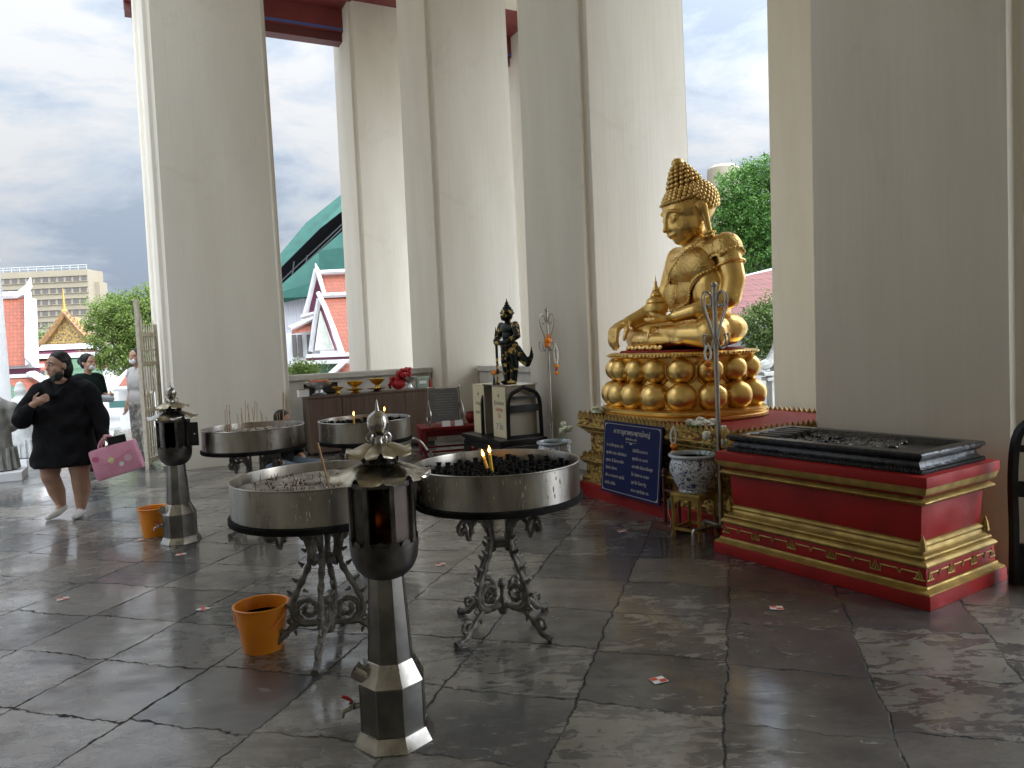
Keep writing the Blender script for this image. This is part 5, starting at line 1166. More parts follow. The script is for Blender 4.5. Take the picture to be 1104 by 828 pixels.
# lidded bowl in the lap
bw = thing('lidded_bowl', 'golden lidded alms bowl resting in the hand of the seated statue', 'bowl', S_.location.copy(), LR); b0 = Matrix.Rotation(LR-rad(7), 3, 'Z') @ Vector((-.064, -.345, .294)); bw.location = S_.location+b0
m = MB(); m.lathe([(0, 0), (.06, .002), (.075, .01), (.10, .05), (.108, .085), (.095, .125), (.085, .132), (0, .132)], 32); m.build('bowl', GOLD, bw)
m = MB(); m.lathe([(.088, .133), (.094, .14), (.085, .165), (.06, .185), (.045, .192), (.055, .20), (.045, .222), (.028, .24), (.034, .248), (.022, .275), (.012, .30), (.016, .306), (.006, .34), (.003, .375), (0, .385)], 28); m.build('lid', GOLD, bw)

# ------------------------------------------------ prayer signboard leaning on the pedestal
sg = thing('prayer_signboard', 'navy blue signboard with rows of pale Thai lettering leaning on the gold pedestal', 'signboard', B(US-.075, 2.71, .125), BT-PI/2)
Rl = Matrix.Rotation(rad(-6), 4, 'X')
def inb(mb):
    for i, v in enumerate(mb.v): mb.v[i] = (Rl @ v.to_4d()).to_3d()
    return mb
SW, SH = .84, .64
inb(MB().box((0, 0, SH/2), (SW, .016, SH))).build('board', NAVY, sg, smooth=0, bevel=.002)
k = MB(); e_ = .022
for z in (e_, SH-e_): k.box((0, -.0095, z), (SW-2*e_-.04, .003, .0035))
for x in (-SW/2+e_, SW/2-e_): k.box((x, -.0095, SH/2), (.0035, .003, SH-2*e_-.04))
for sx_ in (-1, 1):
    for z, sz in ((e_, 1), (SH-e_, -1)):
        k.add([(sx_*(SW/2-e_), -.0095, z), (sx_*(SW/2-e_-.04), -.0095, z), (sx_*(SW/2-e_-.012), -.0095, z+sz*.012), (sx_*(SW/2-e_), -.0095, z+sz*.04)], [(0, 1, 2, 3)])
inb(k).build('border_line', SIGNT, sg, smooth=0)
def onb(x, z): return Rl @ Matrix.Translation((x, -.0088, z)) @ Matrix.Rotation(PI/2, 4, 'X')
text('คาถาบูชาพระพุทธใหญ่', .060, SIGNT, sg, onb(0, SH-.085), 'title_lettering')
text('(ตั้งนะโม ๓ จบ)', .026, SIGNT, sg, onb(0, SH-.140), 'subtitle_lettering')
inb(MB().box((0, -.0095, SH-.168), (.15, .003, .0025)).box((0, -.0095, SH-.178), (.03, .003, .012))).build('ornament', SIGNT, sg, smooth=0)
L1 = ['อิ กะวิติ พุทธะ อิติ', 'พุทธัง สะระ ณังคัจฉา', 'พุทธะ ธิ โลกะนาถัง', 'อิมินา สักกา', 'สัง มะ ภะคะวา พุทโธ', 'ธัมโม สังโฆ']
L2 = ['อิติปิโส ภะคะวา', 'พุทธัส สะ มะหา', 'อะระหัง สัมมาสัมพุท', 'โธ วิชชา จะ ระณะ', 'สุคะโต โลกะวิทู', 'นะมะ พุทธัสสะ ยะ']
for j, (lines, x0) in enumerate(((L1, -.36), (L2, .03))):
    for i, l in enumerate(lines): text(l, .037, SIGNT, sg, onb(x0, SH-.215-j*.016-i*.0675), 'prayer_lettering', align='LEFT')

# small red brown gong frame in front of the sign
q = B(US-.17, 2.02); t = thing('gong_frame', 'small dark red wooden frame with a black bell at the right of the signboard', 'gong frame', (q.x, q.y, 0), BT-PI/2)
MB().box((0, 0, .02), (.25, .14, .04)).build('base_board', REDWOOD, t, smooth=0, bevel=.004)
for sx_ in (-1, 1):
    MB().lathe([(.014, .04), (.014, .40), (.018, .41), (.012, .43), (.016, .44), (.004, .475), (0, .478)], 12, (sx_*.085, 0, 0)).build('post', REDWOOD, t)
MB().box((0, 0, .30), (.20, .014, .018)).build('crossbar', REDWOOD, t, smooth=0, bevel=.002)
m = MB(); m.lathe([(0, .255), (.012, .253), (.028, .235), (.034, .19), (.038, .175), (0, .175)], 20); m.tube([(0, 0, .25), (0, 0, .295)], .003, 6); m.build('bell', BLACKM, t)
m = MB(); m.tube(catmull([(.02, -.05, .23), (.03, -.06, .15), (.055, -.06, .10), (.05, -.06, .05), (.02, -.055, .045)], 5), .002, 5); m.build('cord', PAPER, t)

# ------------------------------------------------ porcelain pots and gold stool
def pot(label, x, y, z, R, H, rz=0):
    t = thing('porcelain_pot', label, 'flower pot', (x, y, z), rz, 'blue and white porcelain pots')
    m = MB(); m.lathe([(0, 0), (R*.58, 0), (R*.62, H*.04), (R*.60, H*.08), (R*.80, H*.28), (R*.95, H*.52), (R*.97, H*.68), (R*.88, H*.86), (R*.84, H*.90)], 40); m.build('body', PORC, t)
    m = MB(); m.lathe([(R*.84, H*.90), (R*.98, H*.93), (R*1.0, H*.97), (R*.97, H), (R*.86, H), (R*.80, H*.94), (R*.80, H*.80), (R*.7, H*.74), (0, H*.74)], 40); m.build('rim', PORCW, t)
    return t
def lotus_bud(label, x, y, z0, x1, y1, z1, s=.03, op=False):
    t = thing('lotus_flower', label, 'lotus flower', (x, y, z0), 0, 'pale lotus flowers in the pots')
    d = Vector((x1-x, y1-y, z1-z0)); P = catmull([(0, 0, 0), d*.5+Vector((0, 0, .015)), d], 4); MB().tube(P, .0045, 6).build('stem', LEAFG, t)
    m = MB()
    for k in range(6):
        a_ = 2*PI*k/6; o_ = .35 if not op else .75; m.ell(d+Vector((math.cos(a_)*s*o_, math.sin(a_)*s*o_, s*.45)), (s*.55, s*.55, s*.95), Matrix.Rotation(rad(28 if op else 10), 3, Vector((-math.sin(a_), math.cos(a_), 0))), seg=10, rings=8)
    m.build('bud', LOTUS, t); return t
q = G(749, 568); r_ = 5.47/q.y; sx0, sy0 = q.x*r_, 5.47
st = thing('gold_stool', 'small square gold stool with carved aprons under the near porcelain pot', 'stool', (sx0, sy0, 0), PZ+rad(12))
MB().box((0, 0, .325), (.25, .25, .025)).build('top', GOLD_TR, st, smooth=0, bevel=.005)
for sx_ in (-1, 1):
    for sy in (-1, 1): MB().tube([(sx_*.112, sy*.112, .312), (sx_*.108, sy*.108, .18), (sx_*.112, sy*.112, .03), (sx_*.118, sy*.118, 0)], [.019, .016, .016, .019], 4).build('leg', GOLD_TR, st, smooth=20)
k = MB()
for a_ in range(4):
    R_ = Matrix.Rotation(a_*PI/2, 3, 'Z')
    for (x, w_, z, h_) in ((0, .21, .300, .022), (-.08, .05, .283, .02), (.08, .05, .283, .02), (-.093, .025, .268, .02), (.093, .025, .268, .02)):
        k.box(R_ @ Vector((x, -.112, z)), (w_, .014, h_), a_*PI/2)
    k.tube([R_ @ Vector((-.03, -.114, .277)), R_ @ Vector((-.01, -.114, .262)), R_ @ Vector((.012, -.114, .275)), R_ @ Vector((.03, -.114, .265))], .004, 5)
k.build('apron', GOLD_TR, st, smooth=0)
k = MB()
for a_ in range(4): k.box(Matrix.Rotation(a_*PI/2, 3, 'Z') @ Vector((0, -.112, .07)), (.21, .016, .02), a_*PI/2)
k.build('stretcher', GOLD_TR, st, smooth=0)
pot('near blue and white porcelain pot on the gold stool', sx0, sy0, .338, .178, .285)
lotus_bud('white lotus bud standing over the right rim of the near pot', sx0+.03, sy0, .56, sx0+.10, sy0-.03, .74, .034)
lotus_bud('green lotus bud leaning right behind the hook stand pole', sx0+.06, sy0+.02, .56, sx0+.235, sy0+.0, .78, .03)
lotus_bud('low opened lotus just right of the hook stand pole', sx0+.06, sy0-.03, .56, sx0+.22, sy0-.05, .69, .032, True)
q = G(598, 492); r2_ = 7.3/q.y; fx, fy = q.x*r2_, 7.3
st2 = thing('black_pot_stand', 'low black stand almost hidden under the far porcelain pot', 'pot stand', (fx, fy, 0), 0); m = MB(); m.lathe([(.16, 0), (.16, .03), (.12, .05), (.12, .18), (.15, .20), (.15, .215), (0, .215)], 8); m.build('stand_body', BLACK, st2, smooth=20)
pot('far blue and white porcelain pot in front of the hook stand with garland', fx, fy, .2155, .175, .30)
lotus_bud('green bud rising from the right side of the far pot', fx+.02, fy, .45, fx+.08, fy-.05, .60, .034)
lotus_bud('pale opened lotus at the right of the far pot', fx+.03, fy, .45, fx+.14, fy-.02, .615, .036, True)
lotus_bud('topmost lotus bud leaning right from the far pot', fx+.02, fy+.03, .45, fx+.10, fy+.02, .66, .03)
# white flowers lying on the pedestal
def bouquet(label, p, n, R, mt, seed, group=None):
    t = thing('flower_cluster', label, 'flowers', p, 0, group); rg_ = random.Random(seed); m = MB()
    for i in range(n):
        a_ = rg_.uniform(0, 2*PI); r_ = R*math.sqrt(rg_.random()); c_0 = Vector((r_*math.cos(a_), r_*math.sin(a_), .03+.05*rg_.random()))
        for k in range(7):
            b_ = 2*PI*k/7+rg_.random(); m.ell(c_0+Vector((.016*math.cos(b_), .016*math.sin(b_), .006*(k % 2))), (.018, .009, .012), Matrix.Rotation(b_, 3, 'Z'), seg=7, rings=5)
    m.ell((0, 0, .03), (R*.95, R*.95, .03), seg=14, rings=8); m.build('petals', mt, t); m = MB()
    for i in range(n*2):
        a_ = rg_.uniform(0, 2*PI); m.ell((R*.9*math.cos(a_), R*.9*math.sin(a_), .018), (.045, .016, .006), Matrix.Rotation(a_, 3, 'Z') @ Matrix.Rotation(rad(-20), 3, 'Y'), seg=8, rings=5)
    m.build('leaves', LEAFG, t); return t
q = B(US+.10, 1.95, .776); bouquet('white chrysanthemums with dark leaves laid at the foot of the lotus throne', q, 13, .10, FLOWW, 2)
q = B(US+.12, 3.42, .776); bouquet('small pale posy on the far left corner of the gold pedestal', q, 6, .07, LOTUS, 6)

# ------------------------------------------------ donation boxes with the guardian statue
DR = BT
dc = B(-1.62, 5.35)
dc = Vector((-.06, 8.95, 0))
t = thing('donation_stand', 'black lacquered carrier with arched end frames holding the cream donation boxes', 'stand', dc, DR)
m = MB(); m.box((-.02, .14, .36), (.62, 1.12, .05)); m.box((-.02, .14, .318), (.56, 1.06, .035)); m.build('deck', BLACK, t, smooth=0, bevel=.006)
for sx_ in (-.28, .24):
    for sy in (-.37, .65):
        MB().tube([(sx_, sy, .30), (sx_*1.06, sy, .2), (sx_, sy, .1), (sx_*1.14, sy, 0)], [.04, .032, .028, .04], 4).build('leg', BLACK, t, smooth=20)
k = MB()
for sy in (-.40, .68): k.box((-.02, sy, .27), (.5, .02, .06)); 
for sx_ in (-.30, .26): k.box((sx_, .14, .27), (.02, 1.0, .06))
k.build('apron', BLACK, t, smooth=0, bevel=.004)
def arch_frame(parent, x, y, z0, w_, h_, name='end_frame', ry=0):
    m = MB(); r_ = .022
    pts = [(-w_/2, 0, 0), (-w_/2*.98, 0, h_*.45), (-w_/2*.94, 0, h_*.72), (-w_/2*.72, 0, h_*.87), (-w_*.2, 0, h_*.93), (0, 0, h_)]
    for sg_ in (-1, 1):
        P = catmull([(x+sg_*p_[0]*-1, y, z0+p_[2]) for p_ in pts], 4); m.tube(P, .024, 6)
    m.build(name, BLACK, parent, smooth=40)
    for z, hh in ((.80, .035), (.585, .085), (.03, .05)): MB().box((x, y, z0+h_*z), (w_*.93*(1 if z < .7 else .86), .022, hh)).build('rail', BLACK, parent, smooth=0, bevel=.004)
arch_frame(t, .03, -.36, .385, .44, .60); arch_frame(t, .03, .34, .385, .44, .60)
m = MB(); m.box((0, .10, .94), (0.01, .01, .01))
def dbox(label, lx, ly, sx_, sy_, seed, lines):
    c0 = dc+Matrix.Rotation(DR, 3, 'Z') @ Vector((lx, ly, .3855)); b = thing('donation_box', label, 'donation box', c0, DR, 'cream donation boxes')
    MB().box((0, 0, .305), (sx_, sy_, .61)).build('carton', TAUPE, b, smooth=0, bevel=.004)
    MB().box((-sx_/2-.003, 0, .305), (.005, sy_-.01, .60)).build('front_panel', CREAMB, b, smooth=0)
    MB().box((0, 0, .6135), (sx_+.01, sy_+.01, .006)).build('lid', CREAMB, b, smooth=0)
    M0 = lambda y, z: Matrix.Translation((-sx_/2-.0062, y, z)) @ Matrix.Rotation(-PI/2, 4, 'Z') @ Matrix.Rotation(PI/2, 4, 'X')
    for (s__, sz, z, mt_) in lines: text(s__, sz, mt_, b, M0(0, z), 'lettering')
    m = MB(); m.lathe([(0, -.001), (.020, -.001), (.020, .001), (0, .001)], 16, (-sx_/2-.0065, 0, .50), M=Matrix.Rotation(PI/2, 3, 'Y')); m.build('emblem', TXTG, b); return b
dbox('cream donation box with red lettering, nearer one inside the black arched frame', .03, -.11, .40, .36, 1, [('ตู้รับบริจาค', .062, .41, TXTG), ('ร่วมบุญ', .062, .335, TXTR), ('วัด', .07, .26, TXTR), ('7 วัน', .10, .13, TXTB)])
dbox('cream donation box with a red curved foot, farther one left of the black frame', .03, .47, .40, .34, 2, [('ทำบุญ', .062, .38, TXTG), ('บูรณะวัด', .058, .27, TXTG)])
q = dc+Matrix.Rotation(DR, 3, 'Z') @ Vector((.03, .12, 0))
# guardian
gp = dc+Matrix.Rotation(DR, 3, 'Z') @ Vector((.03, -.04, 1.003))
MB_ = MB().box((0, 0, .006), (.44, .62, .012)); ob = MB_.build('grey_tray', STEEL, smooth=0, bevel=.003); ob.location = dc+Matrix.Rotation(DR, 3, 'Z') @ Vector((.03, .0, 1.0025)); ob.rotation_euler = (0, 0, DR); tag(ob, 'thin grey metal tray under the feet of the guardian statue', 'tray')
gz = 1.015; gs = thing('guardian_statue', 'dark green and gold standing guardian statue with a staff on top of the donation boxes', 'statue', (gp.x, gp.y, gz), facing(-.80, -.6)); gs.scale = (1.13, 1.13, 1.03)
E2 = MB()
E2.chain([(-.05, 0, .03), (-.065, .0, .22), (-.055, .0, .42)], [.040, .046, .062]); E2.chain([(.05, 0, .03), (.07, .01, .22), (.055, .0, .42)], [.040, .046, .062])
E2.ell((-.055, -.03, .02), (.034, .06, .022)); E2.ell((.055, -.03, .02), (.034, .06, .022))
E2.ell((0, .01, .40), (.10, .075, .09)); E2.ell((0, .0, .55), (.085, .06, .12)); E2.ell((0, 0, .64), (.115, .065, .075)); E2.cap((-.10, 0, .67), .04, (.10, 0, .67), .04); E2.cap((0, 0, .68), .035, (0, -.005, .74), .033)
E2.chain([(-.13, 0, .66), (-.165, -.01, .55), (-.10, -.10, .50), (-.02, -.15, .505)], [.043, .036, .032, .026]); E2.chain([(.13, 0, .66), (.165, -.01, .55), (.10, -.10, .485), (.02, -.15, .475)], [.043, .036, .032, .026])
E2.ell((0, -.16, .505), (.035, .03, .025)); E2.ell((0, -.16, .475), (.035, .03, .025))
for i in range(4): E2.chain([(-.03, -.165-.002*i, .52-.013*i), (.0, -.19, .52-.013*i), (.028, -.178, .52-.013*i)], [.008, .008, .007])
E2.ell((0, -.01, .79), (.058, .065, .068)); E2.ell((0, -.05, .765), (.038, .035, .035)); E2.cap((0, -.072, .80), .010, (0, -.083, .778), .014)
for sg_ in (-1, 1): E2.ell((sg_*.06, 0, .79), (.010, .02, .03)); E2.ell((sg_*.024, -.062, .805), (.014, .012, .009)); E2.ell((sg_*.12, 0, .70), (.045, .03, .022))
gb = organic('body', E2, GREENST, gs, voxel=.007, smooth=3)
m = MB(); m.lathe([(.062, .80), (.076, .815), (.078, .83), (.066, .84), (.064, .86), (.048, .87), (.046, .89), (.030, .90), (.032, .915), (.018, .925), (.020, .94), (.008, .955), (.003, .99), (0, .995)], 20, (0, -.005, 0)); m.build('crown', GREENST, gs)
m = MB(); m.ell((0, -.048, .79), (.042, .036, .052)); m.build('gilded_face', FACEG, gs)
m = MB(); m.chain([(-.07, .02, .42), (-.10, .05, .30), (-.10, .07, .18)], [.035, .03, .015]); m.chain([(.07, .02, .42), (.12, .07, .28), (.15, .12, .22), (.17, .16, .30), (.165, .175, .42)], [.04, .04, .035, .025, .006]); m.chain([(0, -.06, .42), (0, -.075, .28), (0, -.07, .14)], [.04, .035, .02]); m.chain([(.07, .06, .42), (.14, .12, .26), (.19, .17, .33)], [.03, .03, .008]); m.chain([(-.085, .0, .45), (.085, .0, .45)], [.05, .05])
organic('skirt_sash', m, GREENST, gs, voxel=.008, smooth=2)
m = MB(); m.lathe([(.018, 0), (.022, .02), (.013, .06), (.014, .44), (.018, .46), (.014, .54), (.018, .56), (.010, .60), (.004, .66), (0, .665)], 12, (0, -.165, 0)); m.build('staff', GREENST, gs)
for (lb, lx, ly) in (('orange rosette on a black cone left of the guardian statue', .02, .28), ('orange rosette on a short stem in front of the guardian statue', -.19, -.04)):
    p_ = dc+Matrix.Rotation(DR, 3, 'Z') @ Vector((lx, ly, 0)); c_ = thing('flower_cone', lb, 'flower cone', (p_.x, p_.y, 1.015), 0, 'orange rosettes on stands')
    m = MB(); m.lathe([(.022, 0), (.018, .02), (.006, .11), (.004, .12), (0, .12)], 12); m.build('cone', BLACKM, c_); m = MB(); m.ell((0, 0, .14), (.032, .032, .028)); m.ell((0, 0, .165), (.016, .016, .016)); m.build('rosette', FLOWO, c_)

# second black carrier at the right edge
e0 = G(1094, 628); t = thing('black_end_frame', 'black arched wooden frame cut off by the right edge beside the red plinth', 'stand', (2.97, 4.04, 0), BT+rad(-63))
m = MB(); H_ = .96
for xo, nm in ((-.2, 'post'), (.2, 'post')):
    MB().tube(catmull([(xo*1.0, 0, 0), (xo*.98, 0, .3), (xo*1.0, 0, .62), (xo*.90, 0, .84), (xo*.6, 0, .93), (0, 0, .985)], 4), .030, 6).build(nm, BLACK, t, smooth=40)
for z_, w_, h_ in ((.78, .36, .04), (.55, .39, .09), (.12, .42, .24)): MB().box((0, 0, z_), (w_, .026, h_)).build('rail', BLACK, t, smooth=0, bevel=.004)

# ------------------------------------------------ wooden cabinet with offerings
CL, CD, CH = 1.93, .42, .865
P0 = G(329, 491)*1; P0 = Vector((-2.93, 10.62, 0)); cc = P0+BU*CL/2+BV*CD/2
t = thing('wooden_cabinet', 'long low brown wood grain cabinet between the two columns', 'cabinet', cc, BT)
MB().box((0, 0, CH-.015), (CL+.02, CD+.02, .03)).build('top_board', WOOD, t, smooth=0, bevel=.002)
MB().box((0, .006, (CH-.03+.04)/2), (CL, CD-.012, CH-.07)).build('carcass', WOOD, t, smooth=0)
nd = 4
for i in range(nd): MB().box((-CL/2+CL*(i+.5)/nd, -CD/2-.004, CH/2+.0), (CL/nd-.005, .018, CH-.09)).build('door', WOOD, t, smooth=0, bevel=.0015)
MB().box((0, 0, .019), (CL-.05, CD-.06, .038)).build('kick_board', BLACKM, t, smooth=0)
def oncab(px, d=.18):
    """point on the cabinet top below pixel column px, d metres behind the front edge"""
    a = cc-BU*CL/2-BV*CD/2+BV*d; best = None
    r0 = ray(px, 420); k_ = r0.x/r0.y; # x = k*y
    tt = (k_*a.y-a.x)/(BU.x-k_*BU.y); p_ = a+BU*tt; return Vector((p_.x, p_.y, CH+.0005))
def footed(label, p_, R, H, m_, name='footed_bowl', cat='offering bowl', grp='footed offering bowls on the cabinet', fill=None):
    t = thing(name, label, cat, p_, 0, grp); m = MB(); m.lathe([(0, 0), (R*.55, 0), (R*.58, H*.08), (R*.36, H*.2), (R*.26, H*.42), (R*.3, H*.52), (R*.62, H*.62), (R*.95, H*.86), (R, H), (R*.93, H), (R*.6, H*.72), (0, H*.68)], 28); m.build('bowl', m_, t)
    return t
GB = mat('polished brass gold', (.62, .36, .05), .3, .9, col2=(.5, .28, .04), nscale=12)
f1 = footed('large silver footed tray with orange offerings at the left end of the cabinet', oncab(344, .14), .20, .20, SILVER)
m = MB()
for i in range(9): a_ = i*2*PI/9; m.cap((.10*math.cos(a_), .10*math.sin(a_), .205), .022, (.13*math.cos(a_+.4), .13*math.sin(a_+.4), .21), .018)
o = m.build('orange_sweets', mat('orange offering cloth', (.42, .12, .04), .6), None); o.location = f1.location; tag(o, 'orange offerings heaped on the large silver tray', 'offerings')
t = thing('black_framed_tray', 'open black frame standing at the left end of the cabinet behind the silver tray', 'frame', oncab(346, .34), BT)
MB().box((0, 0, .155), (.50, .02, .03)).box((0, 0, .015), (.50, .02, .03)).box((-.24, 0, .085), (.02, .02, .11)).box((.24, 0, .085), (.02, .02, .11)).build('frame', BLACK, t, smooth=0); MB().box((0, .006, .085), (.46, .006, .11)).build('backing', mat('dark glass', (.05, .05, .05), .15), t, smooth=0)
footed('small squat gold bowl next to the silver tray', oncab(364, .08), .085, .11, GB)
footed('gold footed bowl standing left of centre on the cabinet', oncab(383, .26), .12, .17, GB)
footed('low wide gold dish in front of the left gold bowl', oncab(383, .10), .14, .065, GB)
footed('gold footed bowl right of centre on the cabinet', oncab(407, .24), .115, .19, GB)
footed('dark bronze dish under the right gold bowl', oncab(406, .13), .15, .055, mat('dark bronze', (.22, .12, .03), .35, .8))
f2 = footed('silver footed bowl beside the red flowers on the cabinet', oncab(442, .16), .11, .19, SILVER)
t = thing('red_flower_heap', 'heap of dark red flowers beside the silver bowl at the right of the cabinet', 'flowers', oncab(432, .2)); rg_ = random.Random(8); m = MB()
for i in range(150):
    u_ = rg_.random(); m.ell((-.17+.34*u_, rg_.uniform(-.09, .09), .09+.17*math.sin(u_*1.9)+rg_.uniform(-.07, .06)), rg_.uniform(.015, .028), seg=7, rings=5)
m.ell((-.03, 0, .09), (.11, .08, .09)); m.build('blooms', FLOWR, t); 
t = thing('green_gift_box', 'pale green patterned box leaning at the right end of the cabinet', 'box', oncab(455, .22), BT); MB().prism([(-.09, -.05), (.09, -.05), (.11, .06), (-.07, .06)], 0, .17, 1.2).build('carton', mat('pale green paper', (.22, .30, .22), .6, col2=(.3, .36, .28), nscale=14), t, smooth=0, bevel=.004); MB().box((.0, -.056, .09), (.12, .003, .05)).build('label_patch', PAPER, t, smooth=0)
t = MB().lathe([(.05, 0), (.045, .02), (.008, .14), (0, .145)], 14); o = t.build('red_cone', REDC); o.location = oncab(463.5, .3); tag(o, 'small dark red cone at the far right end of the cabinet', 'cone')
t = thing('paper_box', 'small white paper box with a brown lid at the left end of the cabinet', 'box', oncab(326.5, .07), BT+.1); MB().box((0, 0, .05), (.15, .11, .10)).build('carton', PAPER, t, smooth=0, bevel=.003); MB().box((0, 0, .106), (.155, .115, .012)).build('lid', mat('brown card', (.3, .2, .13), .7), t, smooth=0)

# ------------------------------------------------ red low table with plaque
tq = Vector((-.92, 10.2, 0)); t = thing('red_low_table', 'low dark red lacquered table in front of the cabinet end', 'low table', tq, rad(14))
MB().box((0, 0, .40), (.80, .62, .045)).build('top', REDT, t, smooth=0, bevel=.006)
for sx_ in (-1, 1):
    for sy in (-1, 1): MB().tube([(sx_*.34, sy*.25, .378), (sx_*.35, sy*.26, .2), (sx_*.34, sy*.25, .06), (sx_*.36, sy*.27, 0)], [.045, .034, .028, .036], 4).build('leg', REDT, t, smooth=20)
k = MB(); k.box((0, -.25, .335), (.64, .02, .08)); k.box((0, .25, .335), (.64, .02, .08)); k.box((-.33, 0, .335), (.02, .46, .08)); k.box((.33, 0, .335), (.02, .46, .08)); k.box((0, -.25, .09), (.66, .018, .025)); k.box((0, .25, .09), (.66, .018, .025)); k.build('apron', REDT, t, smooth=0)
t = thing('plaque_stand', 'engraved grey plaque in a scrolled steel stand on the red table', 'plaque', tq+Vector((-.02, .0, .4225)), rad(14))
MB().box((0, .02, .27), (.40, .012, .46), M=Matrix.Rotation(rad(-8), 3, 'X')).build('plaque', PLAQUE, t, smooth=0, bevel=.003)
k = MB()
for i in range(9): k.box((0, .012+.0, .42-i*.035), (.30-(i % 3)*.03, .004, .006), M=Matrix.Rotation(rad(-8), 3, 'X'))
for v in k.v: v.y += .0+(.27-v.z)*-.14-.002
k.build('engraved_lines', mat('worn engraving', (.3, .3, .3), .5), t, smooth=0)
k = MB(); k.tube([(-.235, .04, .01), (-.215, .05, .50)], .011, 8); k.tube([(.235, .04, .01), (.215, .05, .50)], .011, 8); k.ell((-.215, .05, .51), .02, seg=10, rings=8); k.ell((.215, .05, .51), .02, seg=10, rings=8); k.tube([(-.215, .05, .49), (.215, .05, .49)], .008, 8)
for sx_ in (-.225, .225):
    k.tube([(sx_, .26, .012), (sx_, -.26, .012)], .011, 8)
    k.tube(catmull([(sx_, .04, .33), (sx_, -.10, .26), (sx_, -.20, .15), (sx_, -.20, .06), (sx_, -.14, .03), (sx_, -.08, .06), (sx_, -.09, .12), (sx_, -.12, .13)], 5), .008, 7); k.tube(catmull([(sx_, .05, .33), (sx_, .14, .24), (sx_, .2, .12), (sx_, .17, .04)], 5), .008, 7)
k.build('scroll_stand', STEEL_B, t)
for (dx, dy, lb) in ((-.05, -.24, 'white folded name card, left one of two on the red table'), (.12, -.25, 'white folded name card, right one of two on the red table')):
    c_ = thing('name_card', lb, 'card', tq+Matrix.Rotation(rad(14), 3, 'Z') @ Vector((dx, dy, .4225)), rad(14), 'white name cards'); c_m = MB(); c_m.prism([(-.055, -.03), (.055, -.03), (.055, .03), (-.055, .03)], 0, .001); c_m.add([(-.055, -.03, .001), (.055, -.03, .001), (.055, 0, .075), (-.055, 0, .075), (-.055, .03, .001), (.055, .03, .001)], [(0, 1, 2, 3), (3, 2, 5, 4)]); c_m.build('card', PAPER, c_, smooth=0)
t = thing('red_pot', 'glossy dark red pot at the right end of the red table', 'pot', tq+Matrix.Rotation(rad(14), 3, 'Z') @ Vector((.35, .0, .4225))); MB().lathe([(0, 0), (.05, 0), (.085, .05), (.09, .09), (.07, .14), (.075, .155), (.06, .155), (.06, .1), (0, .1)], 24).build('body', REDT, t)
t = thing('red_jar', 'small round dark red jar on a grey can left of the red table', 'jar', (-1.50, 9.75, .36)); MB().lathe([(0, 0), (.04, 0), (.075, .05), (.07, .10), (.03, .13), (.015, .15), (0, .152)], 24).build('body', REDT, t)
t = thing('grey_can', 'pale grey canister with a bent spout on the floor left of the red table', 'canister', (-1.50, 9.75, 0)); MB().lathe([(0, 0), (.13, 0), (.13, .33), (.11, .355), (0, .3595)], 28).build('body', mat('pale grey enamel', (.36, .36, .34), .4, .2), t)
MB().tube(catmull([(.08, -.08, .25), (.18, -.12, .32), (.28, -.14, .27), (.36, -.16, .16)], 5), .014, 8).build('spout', STEEL, t); MB().lathe([(.035, 0), (.03, .05), (.015, .06), (0, .06)], 14, (.385, -.17, .13), M=Matrix.Rotation(rad(150), 3, 'Y')).build('spout_head', STEEL, t)

# ------------------------------------------------ red and white floor markers
for i, (px, py) in enumerate(((710, 734), (837, 656), (671, 573), (68, 646), (219, 657), (195, 598), (475, 609), (150, 583))):
    q = G(px, py); t = thing('floor_marker', ['red and white check sticker nearest the bottom right', 'check sticker on the slab below the red plinth', 'check sticker on the slab in front of the signboard', 'check sticker on the dark slab below the walking woman', 'check sticker left of the near orange bucket', 'check sticker between the two lanterns', 'check sticker behind the legs of the nearest candle table', 'check sticker left of the far bucket'][i], 'floor sticker', (q.x, q.y, .0035), rad([20, -15, 10, 30, -20, 5, 12, 40][i]), 'red and white floor stickers')
    s_ = .031; MB().box((0, 0, .0005), (4*s_*.5*1.1, 2*s_*.9, .001)).build('white_backing', PAPER, t, smooth=0)
    MB().box((-s_/2, s_*.4, .0016), (s_, s_*.8, .0008)).build('red_square', mat('sticker red', (.55, .05, .02), .5), t, smooth=0); MB().box((s_/2, -s_*.4, .0016), (s_, s_*.8, .0008)).build('red_square', mat('sticker red', (.55, .05, .02), .5), t, smooth=0)

# ------------------------------------------------ iron gate leaf
g0 = G(159, 506); g1 = G(178, 499); gv = (g1-g0); t = thing('iron_gate', 'cream painted iron gate leaf with vertical bars left of the broad column', 'gate', g0, math.atan2(gv.y, gv.x)); GL = gv.length
gtop = lambda s_: 2.13-.22*math.sin(PI*.5*s_)+.07*math.cos(2*PI*s_)
MB().box((.025, 0, (gtop(0)+.12)/2), (.06, .05, gtop(0)+.12)).build('stile', CREAM, t, smooth=0, bevel=.003); MB().box((GL-.025, 0, gtop(1)/2+.03), (.05, .05, gtop(1)-.02)).build('stile', CREAM, t, smooth=0, bevel=.003)
for z in (.12, .80, 1.45, 1.85): MB().box((GL/2, 0, z), (GL-.10, .035, .05)).build('rail', CREAM, t, smooth=0)
nb = max(8, int(GL/.075))
for i in range(1, nb):
    x_ = GL*i/nb; m = MB(); m.tube([(x_, 0, .06), (x_, 0, gtop(i/nb)), (x_, 0, gtop(i/nb)+.10)], [.011, .011, .002], 6); m.build('bar', CREAM, t)
m = MB()
for i in range(nb):
    x_ = GL*(i+.5)/nb
    for z in (.2, 1.55): m.tube([(x_+.03*math.cos(a_), 0, z+.05+.045*math.sin(a_)) for a_ in [2*PI*j/10 for j in range(11)]], .006, 5)
m.build('ring_ornament', CREAM, t)
